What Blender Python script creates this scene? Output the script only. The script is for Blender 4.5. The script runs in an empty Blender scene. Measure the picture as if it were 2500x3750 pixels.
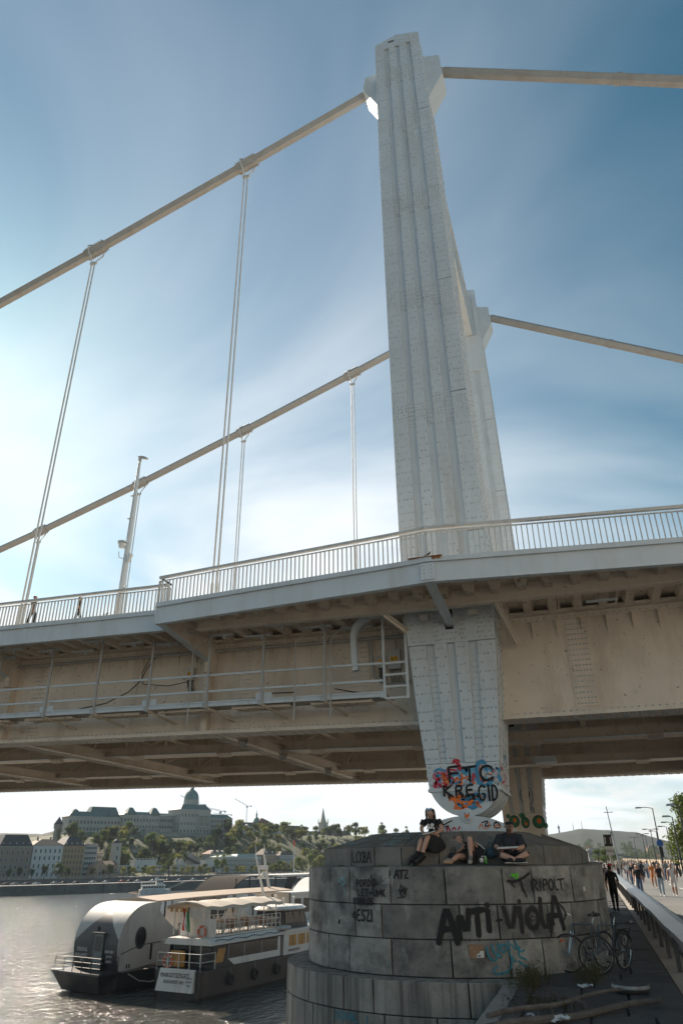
import bpy, bmesh, math, random
import numpy as np
from mathutils import Vector, Matrix, Quaternion
random.seed(11)
RNG = np.random.default_rng(5)
sc = bpy.context.scene
col = sc.collection
R = math.radians

# ------------------------------------------------------------------ camera
cam_d = bpy.data.cameras.new('camera')
cam = bpy.data.objects.new('camera', cam_d)
col.objects.link(cam)
sc.camera = cam
cam_d.sensor_fit = 'VERTICAL'
cam_d.sensor_height = 36.0
cam_d.lens = 2550.6 / 3750.0 * 36.0
cam_d.clip_start = 0.05
cam_d.clip_end = 6000
EYE = Vector((3.5374, -19.55, 2.0))
_yaw, _pitch, _roll = R(17.795), R(26.57), R(-0.5695)
_f = Vector((-math.sin(_yaw) * math.cos(_pitch), math.cos(_yaw) * math.cos(_pitch), math.sin(_pitch)))
_r = Vector((math.cos(_yaw), math.sin(_yaw), 0))
_u = _r.cross(_f)
_r2 = _r * math.cos(_roll) + _u * math.sin(_roll)
_u2 = _u * math.cos(_roll) - _r * math.sin(_roll)
cam.matrix_world = Matrix(((_r2.x, _u2.x, -_f.x, EYE.x), (_r2.y, _u2.y, -_f.y, EYE.y), (_r2.z, _u2.z, -_f.z, EYE.z), (0, 0, 0, 1)))

# ------------------------------------------------------------------ sky and sun
SUN_AZ, SUN_EL = 53.0, 30.0          # degrees left of the river axis (+Y), degrees up
world = bpy.data.worlds.new('World')
sc.world = world
world.use_nodes = True
wt = world.node_tree
wt.nodes.clear()
def WN(t, **k):
    n = wt.nodes.new(t)
    for a, b in k.items():
        setattr(n, a, b)
    return n
w_out = WN('ShaderNodeOutputWorld')
w_bg = WN('ShaderNodeBackground')
w_bg.inputs['Strength'].default_value = 0.062
sky = WN('ShaderNodeTexSky', sky_type='NISHITA')
sky.sun_disc = False
sky.sun_elevation = R(SUN_EL)
sky.sun_rotation = R(-SUN_AZ)
sky.altitude = 100
sky.air_density = 1.0
sky.dust_density = 0.6
sky.ozone_density = 3.0
# cirrus and low cumulus, laid over the whole dome
w_tc = WN('ShaderNodeTexCoord')
w_sep = WN('ShaderNodeSeparateXYZ')
wt.links.new(w_tc.outputs['Generated'], w_sep.inputs[0])
def wmath(op, a, b=None, clamp=False):
    n = WN('ShaderNodeMath', operation=op, use_clamp=clamp)
    for i, v in enumerate((a, b)):
        if v is None:
            continue
        if isinstance(v, (int, float)):
            n.inputs[i].default_value = v
        else:
            wt.links.new(v, n.inputs[i])
    return n.outputs[0]
zc = wmath('MAXIMUM', w_sep.outputs[2], 0.0)
den = wmath('ADD', zc, 0.12)
w_cx = wmath('DIVIDE', w_sep.outputs[0], den)
w_cy = wmath('DIVIDE', w_sep.outputs[1], den)
w_comb = WN('ShaderNodeCombineXYZ')
wt.links.new(w_cx, w_comb.inputs[0])
wt.links.new(w_cy, w_comb.inputs[1])
w_map = WN('ShaderNodeMapping')
w_map.inputs['Rotation'].default_value = (0, 0, R(35))
w_map.inputs['Scale'].default_value = (0.9, 1.05, 1)
w_map.inputs['Location'].default_value = (1.3, 0.4, 0)
wt.links.new(w_comb.outputs[0], w_map.inputs[0])
w_n1 = WN('ShaderNodeTexNoise')
w_n1.inputs['Scale'].default_value = 0.85
w_n1.inputs['Detail'].default_value = 5
w_n1.inputs['Roughness'].default_value = 0.48
w_n1.inputs['Distortion'].default_value = 0.7
wt.links.new(w_map.outputs[0], w_n1.inputs['Vector'])
w_r1 = WN('ShaderNodeMapRange', interpolation_type='SMOOTHSTEP')
w_r1.inputs['From Min'].default_value = 0.26
w_r1.inputs['From Max'].default_value = 0.74
w_r1.inputs['To Max'].default_value = 1.15
wt.links.new(w_n1.outputs['Fac'], w_r1.inputs['Value'])
# cumulus band near the horizon
w_map2 = WN('ShaderNodeMapping')
w_map2.inputs['Scale'].default_value = (1, 1, 2.3)
w_map2.inputs['Location'].default_value = (0.37, 0.1, 0.0)
wt.links.new(w_tc.outputs['Generated'], w_map2.inputs[0])
w_n2 = WN('ShaderNodeTexNoise')
w_n2.inputs['Scale'].default_value = 7.5
w_n2.inputs['Detail'].default_value = 8
w_n2.inputs['Roughness'].default_value = 0.58
wt.links.new(w_map2.outputs[0], w_n2.inputs['Vector'])
w_r2 = WN('ShaderNodeMapRange', interpolation_type='SMOOTHSTEP')
w_r2.inputs['From Min'].default_value = 0.505
w_r2.inputs['From Max'].default_value = 0.60
wt.links.new(w_n2.outputs['Fac'], w_r2.inputs['Value'])
w_el = WN('ShaderNodeMapRange', interpolation_type='SMOOTHSTEP')
w_el.inputs['From Min'].default_value = 0.16
w_el.inputs['From Max'].default_value = 0.062
wt.links.new(w_sep.outputs[2], w_el.inputs['Value'])
w_cum = wmath('MULTIPLY', w_r2.outputs[0], w_el.outputs[0])
w_cum = wmath('MULTIPLY', wmath('MULTIPLY', w_cum, 0.62), wmath('GREATER_THAN', w_sep.outputs[2], 0.0))
# air tint of the clear sky, and a veil that thickens towards the horizon
w_tint = WN('ShaderNodeMix', data_type='RGBA', blend_type='MULTIPLY')
w_tint.inputs['B'].default_value = (0.38, 0.92, 0.84, 1)
w_tf = WN('ShaderNodeMapRange', interpolation_type='SMOOTHSTEP')
w_tf.inputs['From Min'].default_value = 0.02
w_tf.inputs['From Max'].default_value = 0.40
w_tf.inputs['To Min'].default_value = 0.15
wt.links.new(w_sep.outputs[2], w_tf.inputs['Value'])
w_sd = WN('ShaderNodeVectorMath', operation='DOT_PRODUCT')
wt.links.new(w_tc.outputs['Generated'], w_sd.inputs[0])
w_sd.inputs[1].default_value = (-math.sin(R(SUN_AZ)) * math.cos(R(SUN_EL)), math.cos(R(SUN_AZ)) * math.cos(R(SUN_EL)), math.sin(R(SUN_EL)))
w_sf = WN('ShaderNodeMapRange', interpolation_type='SMOOTHSTEP')
w_sf.inputs['From Min'].default_value = 0.55
w_sf.inputs['From Max'].default_value = 0.97
w_sf.inputs['To Min'].default_value = 1.0
w_sf.inputs['To Max'].default_value = 0.56
wt.links.new(w_sd.outputs['Value'], w_sf.inputs['Value'])
wt.links.new(wmath('MULTIPLY', w_tf.outputs[0], w_sf.outputs[0]), w_tint.inputs['Factor'])
wt.links.new(sky.outputs[0], w_tint.inputs['A'])
w_path = wmath('DIVIDE', 0.11, wmath('ADD', wmath('MULTIPLY', wmath('MULTIPLY', zc, zc), 1.4), 0.09))
# thin cloud scatters forward: brighter towards the sun, fainter away from it
w_dot = WN('ShaderNodeVectorMath', operation='DOT_PRODUCT')
wt.links.new(w_tc.outputs['Generated'], w_dot.inputs[0])
w_dot.inputs[1].default_value = (-math.sin(R(SUN_AZ)) * math.cos(R(SUN_EL)), math.cos(R(SUN_AZ)) * math.cos(R(SUN_EL)), math.sin(R(SUN_EL)))
w_ph = WN('ShaderNodeMapRange', interpolation_type='SMOOTHSTEP')
w_ph.inputs['From Min'].default_value = 0.25
w_ph.inputs['From Max'].default_value = 0.92
w_ph.inputs['To Min'].default_value = 0.22
w_ph.inputs['To Max'].default_value = 3.4
wt.links.new(w_dot.outputs['Value'], w_ph.inputs['Value'])
w_veil = wmath('MULTIPLY', wmath('MULTIPLY', w_r1.outputs[0], w_path), w_ph.outputs[0], True)
w_mix1 = WN('ShaderNodeMix', data_type='RGBA')
w_mix1.inputs['B'].default_value = (9.4, 9.9, 10.2, 1)
wt.links.new(w_tint.outputs['Result'], w_mix1.inputs['A'])
wt.links.new(w_veil, w_mix1.inputs['Factor'])
w_mix2 = WN('ShaderNodeMix', data_type='RGBA')
w_mix2.inputs['B'].default_value = (9.5, 9.2, 8.9, 1)
wt.links.new(w_mix1.outputs['Result'], w_mix2.inputs['A'])
wt.links.new(w_cum, w_mix2.inputs['Factor'])
wt.links.new(w_mix2.outputs['Result'], w_bg.inputs['Color'])
wt.links.new(w_bg.outputs[0], w_out.inputs['Surface'])

sun_d = bpy.data.lights.new('sun', 'SUN')
sun_d.energy = 5.0
sun_d.angle = R(0.6)
sun_d.color = (1.0, 0.86, 0.70)
sun = bpy.data.objects.new('sun', sun_d)
col.objects.link(sun)
SUNV = Vector((-math.sin(R(SUN_AZ)) * math.cos(R(SUN_EL)), math.cos(R(SUN_AZ)) * math.cos(R(SUN_EL)), math.sin(R(SUN_EL))))
sun.rotation_euler = (-SUNV).to_track_quat('-Z', 'Y').to_euler()
sun.location = SUNV * 60

vs = sc.view_settings
vs.view_transform = 'Standard'
vs.look = 'None'
vs.exposure = 0.86
vs.gamma = 1.0
vs.use_curve_mapping = False
sc.cycles.use_denoising = True
sc.cycles.max_bounces = 7
sc.cycles.diffuse_bounces = 4
sc.cycles.glossy_bounces = 4
sc.cycles.caustics_reflective = True
sc.cycles.caustics_refractive = False
sc.cycles.blur_glossy = 0.4
sc.cycles.sample_clamp_indirect = 6.0

# ------------------------------------------------------------------ helpers
class MB:
    """collects faces in world (or local) coordinates and links them as one mesh object"""
    def __init__(s):
        s.v, s.f, s.m, s.cur = [], [], [], 0
    def add(s, vs_, fs):
        o = len(s.v)
        s.v += [tuple(p) for p in vs_]
        s.f += [tuple(i + o for i in f) for f in fs]
        s.m += [s.cur] * len(fs)
        return s
    def hexa(s, p):
        return s.add(p, [(3, 2, 1, 0), (4, 5, 6, 7), (0, 1, 5, 4), (1, 2, 6, 5), (2, 3, 7, 6), (3, 0, 4, 7)])
    def box(s, x0, x1, y0, y1, z0, z1):
        return s.hexa([(x0, y0, z0), (x1, y0, z0), (x1, y1, z0), (x0, y1, z0), (x0, y0, z1), (x1, y0, z1), (x1, y1, z1), (x0, y1, z1)])
    def bar(s, a, b, w, h, up=(0, 0, 1)):
        a, b, up = Vector(a), Vector(b), Vector(up)
        d = (b - a).normalized()
        if abs(d.dot(up)) > 0.98:
            up = Vector((0, 1, 0))
        sd = d.cross(up).normalized() * (w / 2)
        uu = sd.cross(d).normalized() * (h / 2)
        q = []
        for p in (a, b):
            q += [p - sd - uu, p + sd - uu, p + sd + uu, p - sd + uu]
        return s.add(q, [(0, 1, 2, 3), (7, 6, 5, 4), (4, 5, 1, 0), (5, 6, 2, 1), (6, 7, 3, 2), (7, 4, 0, 3)])
    def tube(s, path, r, n=8, cap=True):
        P = [Vector(p) for p in path]
        rr = r if isinstance(r, (list, tuple)) else [r] * len(P)
        ref, vs_, fs = None, [], []
        for i, p in enumerate(P):
            d = (P[min(i + 1, len(P) - 1)] - P[max(i - 1, 0)])
            d = d.normalized() if d.length > 1e-9 else Vector((0, 0, 1))
            if ref is None:
                ref = Vector((0, 0, 1)) if abs(d.z) < 0.9 else Vector((1, 0, 0))
            a = (ref - d * ref.dot(d)).normalized()
            ref = a
            b = d.cross(a)
            for k in range(n):
                t = 2 * math.pi * k / n
                vs_.append(p + (a * math.cos(t) + b * math.sin(t)) * rr[i])
        for i in range(len(P) - 1):
            for k in range(n):
                k2 = (k + 1) % n
                fs.append((i * n + k, i * n + k2, (i + 1) * n + k2, (i + 1) * n + k))
        if cap:
            fs.append(tuple(range(n - 1, -1, -1)))
            fs.append(tuple((len(P) - 1) * n + k for k in range(n)))
        return s.add(vs_, fs)
    def cyl(s, a, b, r0, r1=None, n=10):
        return s.tube([a, b], [r0, r0 if r1 is None else r1], n)
    def lathe(s, prof, c=(0, 0, 0), n=16, sx=1.0, sy=1.0):
        vs_, fs = [], []
        for (r, z) in prof:
            for k in range(n):
                t = 2 * math.pi * k / n
                vs_.append((c[0] + r * sx * math.cos(t), c[1] + r * sy * math.sin(t), c[2] + z))
        for i in range(len(prof) - 1):
            for k in range(n):
                k2 = (k + 1) % n
                fs.append((i * n + k, i * n + k2, (i + 1) * n + k2, (i + 1) * n + k))
        fs.append(tuple(range(n - 1, -1, -1)))
        fs.append(tuple((len(prof) - 1) * n + k for k in range(n)))
        return s.add(vs_, fs)
    def prism(s, poly, z0, z1):
        n = len(poly)
        return s.add([(x, y, z0) for x, y in poly] + [(x, y, z1) for x, y in poly],
                     [tuple(range(n - 1, -1, -1)), tuple(range(n, 2 * n))] + [(i, (i + 1) % n, (i + 1) % n + n, i + n) for i in range(n)])
    def extr(s, poly3, vec):
        n = len(poly3)
        vec = Vector(vec)
        P = [Vector(p) for p in poly3]
        return s.add(P + [p + vec for p in P],
                     [tuple(range(n - 1, -1, -1)), tuple(range(n, 2 * n))] + [(i, (i + 1) % n, (i + 1) % n + n, i + n) for i in range(n)])
    def loft(s, rings, cap=True, closed=True):
        n = len(rings[0])
        vs_ = [p for r_ in rings for p in r_]
        fs = []
        for i in range(len(rings) - 1):
            for k in range(n if closed else n - 1):
                k2 = (k + 1) % n
                fs.append((i * n + k, i * n + k2, (i + 1) * n + k2, (i + 1) * n + k))
        if cap:
            fs.append(tuple(range(n - 1, -1, -1)))
            fs.append(tuple((len(rings) - 1) * n + k for k in range(n)))
        return s.add(vs_, fs)
    def ball(s, c, r, n=10, sx=1, sy=1, sz=1):
        prof = [(r * math.sin(math.pi * i / (n // 2 + 2)), -r * sz * math.cos(math.pi * i / (n // 2 + 2))) for i in range(1, n // 2 + 2)]
        return s.lathe(prof, c, n, sx, sy)
    def mesh(s, name, mats, smooth=False, warp=None):
        me = bpy.data.meshes.new(name)
        v = [(x, y, z + warp(x)) for x, y, z in s.v] if warp else s.v
        me.from_pydata(v, [], s.f)
        if not isinstance(mats, (list, tuple)):
            mats = [mats]
        for m_ in mats:
            me.materials.append(m_)
        if len(mats) > 1:
            me.polygons.foreach_set('material_index', s.m)
        bm = bmesh.new()
        bm.from_mesh(me)
        bmesh.ops.recalc_face_normals(bm, faces=bm.faces)
        bm.to_mesh(me)
        bm.free()
        if smooth:
            me.polygons.foreach_set('use_smooth', [True] * len(me.polygons))
            try:
                me.set_sharp_from_angle(angle=R(38))
            except Exception:
                pass
        me.update()
        return me
    def build(s, name, mats, parent=None, smooth=False, warp=None, local=False):
        return link(name, s.mesh(name, mats, smooth, warp), parent, local)

def link(name, me, parent=None, local=False):
    o = bpy.data.objects.new(name, me)
    col.objects.link(o)
    if parent is not None:
        o.parent = parent
        if not local:
            wl = parent.location.copy()
            pp = parent.parent
            while pp is not None:
                wl = wl + pp.location if pp.type == 'EMPTY' else wl
                pp = pp.parent
            if parent.type == 'EMPTY':
                o.matrix_parent_inverse = Matrix.Translation(-wl)
    return o
def tag(o, label=None, cat=None, group=None, kind=None):
    if label: o['label'] = label
    if cat: o['category'] = cat
    if group: o['group'] = group
    if kind: o['kind'] = kind
    return o
def thing(name, label, cat, loc=(0, 0, 0), rz=0.0, group=None):
    o = bpy.data.objects.new(name, None)
    o.empty_display_size = 0.3
    col.objects.link(o)
    o.location = loc
    o.rotation_euler = (0, 0, rz)
    return tag(o, label, cat, group)
def copy_tree(o, parent=None):
    c = o.copy()
    col.objects.link(c)
    if parent is not None:
        c.parent = parent
    for ch in list(o.children):
        copy_tree(ch, c)
    return c

# ------------------------------------------------------------------ materials
MATS = {}
def mat(name, c, rough=0.6, metal=0.0, var=0.12, scale=3.0, bump=0.0, bscale=60.0, stain=None, sscale=(3, 3, 0.35), slo=0.52, shi=0.72,
        spots=None, pscale=30.0, plo=0.68, phi=0.72, objvar=0.0, spec=0.5, trans=0.0, alpha=1.0, emit=None, estr=0.0, stain2=None, s2scale=(1, 1, 1), s2lo=.5, s2hi=.7):
    """procedural paint / stone: noise in the colour, streak stains and specks with a shape of their own, fine bump"""
    m = bpy.data.materials.new(name)
    MATS[name] = m
    m.use_nodes = True
    nt = m.node_tree
    b = nt.nodes['Principled BSDF']
    L = nt.links.new
    tc = nt.nodes.new('ShaderNodeTexCoord')
    b.inputs['Roughness'].default_value = rough
    b.inputs['Metallic'].default_value = metal
    b.inputs['Specular IOR Level'].default_value = spec
    if trans:
        b.inputs['Transmission Weight'].default_value = trans
    if alpha < 1:
        b.inputs['Alpha'].default_value = alpha
    if emit:
        b.inputs['Emission Color'].default_value = (*emit, 1)
        b.inputs['Emission Strength'].default_value = estr
    no = nt.nodes.new('ShaderNodeTexNoise')
    no.inputs['Scale'].default_value = scale
    no.inputs['Detail'].default_value = 6
    no.inputs['Roughness'].default_value = 0.6
    L(tc.outputs['Object'], no.inputs['Vector'])
    mr = nt.nodes.new('ShaderNodeMapRange')
    mr.inputs['From Min'].default_value = 0.3
    mr.inputs['From Max'].default_value = 0.7
    mr.inputs['To Min'].default_value = 1 - var
    mr.inputs['To Max'].default_value = 1 + var
    L(no.outputs['Fac'], mr.inputs['Value'])
    fac = mr.outputs[0]
    if objvar:
        oi = nt.nodes.new('ShaderNodeObjectInfo')
        m2 = nt.nodes.new('ShaderNodeMapRange')
        m2.inputs['To Min'].default_value = 1 - objvar
        m2.inputs['To Max'].default_value = 1 + objvar
        L(oi.outputs['Random'], m2.inputs['Value'])
        mm = nt.nodes.new('ShaderNodeMath')
        mm.operation = 'MULTIPLY'
        L(fac, mm.inputs[0])
        L(m2.outputs[0], mm.inputs[1])
        fac = mm.outputs[0]
    vm = nt.nodes.new('ShaderNodeVectorMath')
    vm.operation = 'SCALE'
    vm.inputs[0].default_value = c
    L(fac, vm.inputs['Scale'])
    cur = vm.outputs[0]
    for stain, sscale, slo, shi in ((stain, sscale, slo, shi), (stain2, s2scale, s2lo, s2hi)):
        if not stain:
            continue
        mp = nt.nodes.new('ShaderNodeMapping')
        mp.inputs['Scale'].default_value = sscale
        L(tc.outputs['Object'], mp.inputs[0])
        n2 = nt.nodes.new('ShaderNodeTexNoise')
        n2.inputs['Scale'].default_value = 1.0
        n2.inputs['Detail'].default_value = 7
        n2.inputs['Roughness'].default_value = 0.65
        L(mp.outputs[0], n2.inputs['Vector'])
        r2 = nt.nodes.new('ShaderNodeMapRange')
        r2.inputs['From Min'].default_value = slo
        r2.inputs['From Max'].default_value = shi
        r2.inputs['To Max'].default_value = stain[3] if len(stain) > 3 else 0.7
        L(n2.outputs['Fac'], r2.inputs['Value'])
        mx = nt.nodes.new('ShaderNodeMix')
        mx.data_type = 'RGBA'
        mx.inputs['B'].default_value = (*stain[:3], 1)
        L(cur, mx.inputs['A'])
        L(r2.outputs[0], mx.inputs['Factor'])
        cur = mx.outputs['Result']
    if spots:
        n3 = nt.nodes.new('ShaderNodeTexNoise')
        n3.inputs['Scale'].default_value = pscale
        n3.inputs['Detail'].default_value = 3
        L(tc.outputs['Object'], n3.inputs['Vector'])
        r3 = nt.nodes.new('ShaderNodeMapRange')
        r3.inputs['From Min'].default_value = plo
        r3.inputs['From Max'].default_value = phi
        r3.inputs['To Max'].default_value = spots[3] if len(spots) > 3 else 0.8
        L(n3.outputs['Fac'], r3.inputs['Value'])
        mx = nt.nodes.new('ShaderNodeMix')
        mx.data_type = 'RGBA'
        mx.inputs['B'].default_value = (*spots[:3], 1)
        L(cur, mx.inputs['A'])
        L(r3.outputs[0], mx.inputs['Factor'])
        cur = mx.outputs['Result']
    L(cur, b.inputs['Base Color'])
    if bump:
        n4 = nt.nodes.new('ShaderNodeTexNoise')
        n4.inputs['Scale'].default_value = bscale
        n4.inputs['Detail'].default_value = 5
        L(tc.outputs['Object'], n4.inputs['Vector'])
        bp = nt.nodes.new('ShaderNodeBump')
        bp.inputs['Strength'].default_value = bump
        bp.inputs['Distance'].default_value = 0.02
        L(n4.outputs['Fac'], bp.inputs['Height'])
        L(bp.outputs[0], b.inputs['Normal'])
    return m

M_STEEL = mat('white_bridge_paint', (0.56, 0.615, 0.65), 0.5, var=0.05, scale=1.2, stain=(0.36, 0.30, 0.22, 0.45), sscale=(1.6, 1.6, 0.18), slo=0.50, shi=0.80, bump=0.05, bscale=25)
M_WEB = mat('weathered_girder_warm_lit_leg_paint', (0.70, 0.625, 0.535), 0.6, var=0.09, scale=0.9, stain=(0.34, 0.24, 0.15, 0.5), sscale=(1.1, 1.1, 0.25), slo=0.50, shi=0.75, spots=(0.10, 0.07, 0.05, 0.6), pscale=9.0, plo=0.68, phi=0.72, bump=0.06, bscale=18)  # girders' own beige; on the far leg's foot it paints warm bounce
M_UNDER = mat('underside_paint', (0.68, 0.59, 0.49), 0.65, var=0.12, scale=1.0, stain=(0.26, 0.19, 0.13, 0.5), sscale=(0.8, 0.8, 0.8), slo=0.5, shi=0.75, spots=(0.07, 0.05, 0.04, 0.7), pscale=6, plo=0.64, phi=0.70)
M_RIVET = mat('painted_rivet', (0.48, 0.51, 0.525), 0.6, var=0.25, scale=2.0)
M_RAIL = mat('rail_paint', (0.55, 0.55, 0.53), 0.45, var=0.08, stain=(0.25, 0.18, 0.12, 0.4), sscale=(5, 5, 2))
M_GREYRAIL = mat('galvanised_steel', (0.40, 0.39, 0.37), 0.5, metal=0.2, var=0.12)
M_BLACK = mat('black_rubber', (0.015, 0.015, 0.016), 0.55, var=0.2)
M_DARK = mat('dark_void_paint', (0.05, 0.048, 0.045), 0.8)
M_CABLE = mat('cable_paint', (0.36, 0.35, 0.33), 0.5, var=0.10, scale=4, stain=(0.22, 0.17, 0.12, 0.5), sscale=(2, 2, 2))
M_RUST = mat('rust', (0.26, 0.10, 0.035), 0.8, var=0.4, scale=9)
# ================================================================== THE BRIDGE
def grade(x):
    return (0.02 * -x - 0.00013 * x * x) if x < 0 else 0.0
def interp(tab, z):
    for (z0, a), (z1, b) in zip(tab, tab[1:]):
        if z <= z1:
            return a + (b - a) * (z - z0) / (z1 - z0)
    return tab[-1][1]
HW = [(2.4, .86), (3.4, .845), (4.16, .905), (5.25, 1.02), (7.23, 1.155), (8.21, 1.2), (10, 1.235), (17, 1.195), (27.75, 1.1), (35.4, .965)]
def hw(z): return interp(HW, z)
def cx(z): return .72 - .30 * (z - 3.5) / 31.5
SPAN = 16.6
RIBS = [(0.0, .2), (.298, .444), (.545, .697), (.803, 1.0)]
SEAMS = [4.16, 7.23, 10.46, 15.38, 20.21, 24.96, 29.69, 32.98, 35.04]

def rivets(pts, normal, r=0.034, h=0.022):
    """domed rivet heads: pts Nx3 numpy, one normal -> (verts, faces)"""
    pts = np.asarray(pts, float).reshape(-1, 3)
    nrm = Vector(normal).normalized()
    a = Vector((0, 0, 1)) if abs(nrm.z) < .9 else Vector((1, 0, 0))
    a = (a - nrm * a.dot(nrm)).normalized()
    b = nrm.cross(a)
    tpl = []
    for k in range(6):
        t = math.pi * k / 3
        tpl.append(a * (r * math.cos(t)) + b * (r * math.sin(t)))
    for k in range(6):
        t = math.pi * k / 3
        tpl.append(a * (r * .62 * math.cos(t)) + b * (r * .62 * math.sin(t)) + nrm * h)
    tpl = np.array([tuple(v) for v in tpl])
    V = (pts[:, None, :] + tpl[None]).reshape(-1, 3)
    base = [(k, (k + 1) % 6, (k + 1) % 6 + 6, k + 6) for k in range(6)]
    F = []
    for i in range(len(pts)):
        o = 12 * i
        F += [tuple(q + o for q in f) for f in base]
        F.append(tuple(o + 6 + k for k in range(6)))
    return V, F
def rivet_part(sets, parent, warp=None):
    V, F, o = [], [], 0
    for pts, n, r, h in sets:
        if len(pts) == 0:
            continue
        v, f = rivets(pts, n, r, h)
        V.append(v)
        F += [tuple(i + o for i in q) for q in f]
        o += len(v)
    V = np.concatenate(V)
    if warp:
        V[:, 2] += np.array([warp(x) for x in V[:, 0]])
    me = bpy.data.meshes.new('rivets')
    me.from_pydata(V.tolist(), [], F)
    me.materials.append(M_RIVET)
    me.polygons.foreach_set('use_smooth', [True] * len(me.polygons))
    me.update()
    o_ = link('rivets', me, parent)
    o_['kind'] = 'stuff'
    return o_

pylon = thing('bridge_pylon', 'tall white riveted steel bridge pylon standing on the graffitied stone pier', 'pylon', (.7, 0, 2.9))

def make_leg(yc, near):
    F0, F1 = yc - 1.02, yc + 1.1
    m = MB()
    zs = [3.51 if near else 2.6, 4.16, 5.25, 6.3, 7.23, 8.21, 9.2, 10.46, 13, 15.38, 17.5, 20.21, 22.5, 24.96, 27.75, 29.69, 32.98, 34.9]
    rings = []
    for z in zs:
        c, h = cx(z), hw(z)
        rings.append([(c - h, F0, z), (c + h, F0, z), (c + h, F1, z), (c - h, F1, z)])
    m.loft(rings)
    leg = m.build('leg', M_STEEL, pylon)
    # roof: shallow gable
    c, h = cx(35), hw(35) + .01
    m = MB()
    m.extr([(c - h, yc - 1.1, 34.9), (c + h, yc - 1.1, 34.9), (c + h, yc - 1.1, 35.05), (c, yc - 1.1, 35.36), (c - h, yc - 1.1, 35.05)], (0, 2.2, 0))
    m.build('cap', M_STEEL, leg)
    sets = []
    fy = yc - 1.1
    def X(fr, z):
        return cx(z) - hw(z) + 2 * hw(z) * fr
    # front plates, one per rib and storey, with open joints
    for ri, (fa, fb) in enumerate(RIBS):
        for si in range(len(SEAMS) - 1):
            z0, z1 = SEAMS[si], SEAMS[si + 1]
            off = [0, -.02, -.05, .03][ri] if si not in (0, len(SEAMS) - 2) else 0
            za, zb = z0 + .005 + (off if si else 0), z1 - .005
            if not near and si == 0: za = 3.84
            pr = (0.0, .006, .012, .004)[(ri + si) % 4]
            if z1 > 7.2 and z0 < 7.3 and near and z0 > 7:
                pass
            m = MB()
            nz = 3
            rg = []
            for k in range(nz + 1):
                z = za + (zb - za) * k / nz
                rg.append([(X(fa, z) - (.006 if ri == 0 else 0), fy - pr, z), (X(fb, z) + (.006 if ri == 3 else 0), fy - pr, z), (X(fb, z) + (.006 if ri == 3 else 0), F0 + .02, z), (X(fa, z) - (.006 if ri == 0 else 0), F0 + .02, z)])
            m.loft(rg)
            m.build('plate', M_STEEL if near or z1 > 8 else M_WEB, leg)  # far leg's low plates beige: warm under-deck light put into the colour
            # rivets on this plate
            step = .235 if near else .32
            n = int((zb - za) / step)
            P = []
            for k in range(n):
                z = za + .12 + k * step
                if not near and z < 9:
                    continue
                w = fb - fa
                if w > .18:
                    cols = (.10, .40, .62, .90) if k % 2 else (.22, .78)
                else:
                    cols = (.15, .85) if k % 2 else (.33, .66)
                for q in cols:
                    P.append((X(fa + w * q, z), fy - pr, z))
                if z > zb - 1.0 and si > 1:            # dense rows under each joint
                    for q in (.1, .37, .63, .9):
                        P.append((X(fa + w * q, z + step * .5), fy - pr, z + step * .5))
            sets.append((P, (0, -1, 0), .033, .022))
    # splice plates in the grooves just below each joint
    for fa, fb in ((.2, .298), (.444, .545), (.697, .803)):
        for zt in SEAMS[3:-1]:
            za, zb = zt - 1.0, zt - .03
            m = MB()
            m.loft([[(X(fa, z) + .004, F0 - .022, z), (X(fb, z) - .004, F0 - .022, z), (X(fb, z) - .004, F0 + .01, z), (X(fa, z) + .004, F0 + .01, z)] for z in (za, zb)])
            m.build('splice_plate', M_STEEL, leg)
            P = [(X(fa + (fb - fa) * q, z), F0 - .022, z) for z in np.arange(za + .08, zb, .16) for q in (.2, .5, .8)]
            sets.append((P, (0, -1, 0), .03, .02))
    # wide rivet strips low in the two outer grooves
    for fa, fb in ((.2, .298), (.697, .803)):
        m = MB()
        m.loft([[(X(fa, z) + .004, F0 - .03, z), (X(fb, z) - .004, F0 - .03, z), (X(fb, z) - .004, F0 + .01, z), (X(fa, z) + .004, F0 + .01, z)] for z in (4.17, 5.2, 6.75)])
        m.build('splice_plate', M_STEEL, leg)
        P = [(X(fa + (fb - fa) * q, z), F0 - .03, z) for z in np.arange(4.3, 6.7, .15) for q in (.3, .7)]
        sets.append((P, (0, -1, 0), .028, .02))
    # collar plate under the deck with the slot for the walkway bracket
    z0, z1 = 7.24, 8.45
    for fa, fb, a, b in ((-.012, .38, z0, z1), (.585, 1.012, z0, z1), (.38, .585, z0, 7.60)):
        m = MB()
        m.loft([[(X(fa, z), fy - .035, z), (X(fb, z), fy - .035, z), (X(fb, z), F0, z), (X(fa, z), F0, z)] for z in (a, b)])
        m.build('collar_plate', M_STEEL, leg)
    P = []
    for k, z in enumerate(np.arange(7.33, 8.4, .125)):
        for q in ((.03, .13, .16) if k % 2 else (.06, .14, .19)) + ((.31, .35) if k % 2 else (.33, .36)) + ((.61, .65) if k % 2 else (.63, .67)) + ((.82, .87, .96) if k % 2 else (.84, .9, .98)):
            P.append((X(q, z), fy - .035, z))
    for q in (.4, .45, .5, .55):
        P.append((X(q, 7.34), fy - .035, 7.34)); P.append((X(q + .02, 7.5), fy - .035, 7.5))
    sets.append((P, (0, -1, 0), .033, .022))
    m = MB()
    m.box(X(.385, 8), X(.58, 8), F0 - .004, F0 + .01, 7.61, 8.44)
    m.build('slot', M_DARK, leg)
    # head plate bridging the ribs at the top, with the groove ends open below it
    m = MB()
    c, h = cx(34.7), hw(34.7)
    m.box(c - h, c + h, fy - .01, F0, 34.55, 34.92)
    m.build('head_plate', M_STEEL, leg)
    # bottom plate above the rocker
    m = MB()
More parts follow.
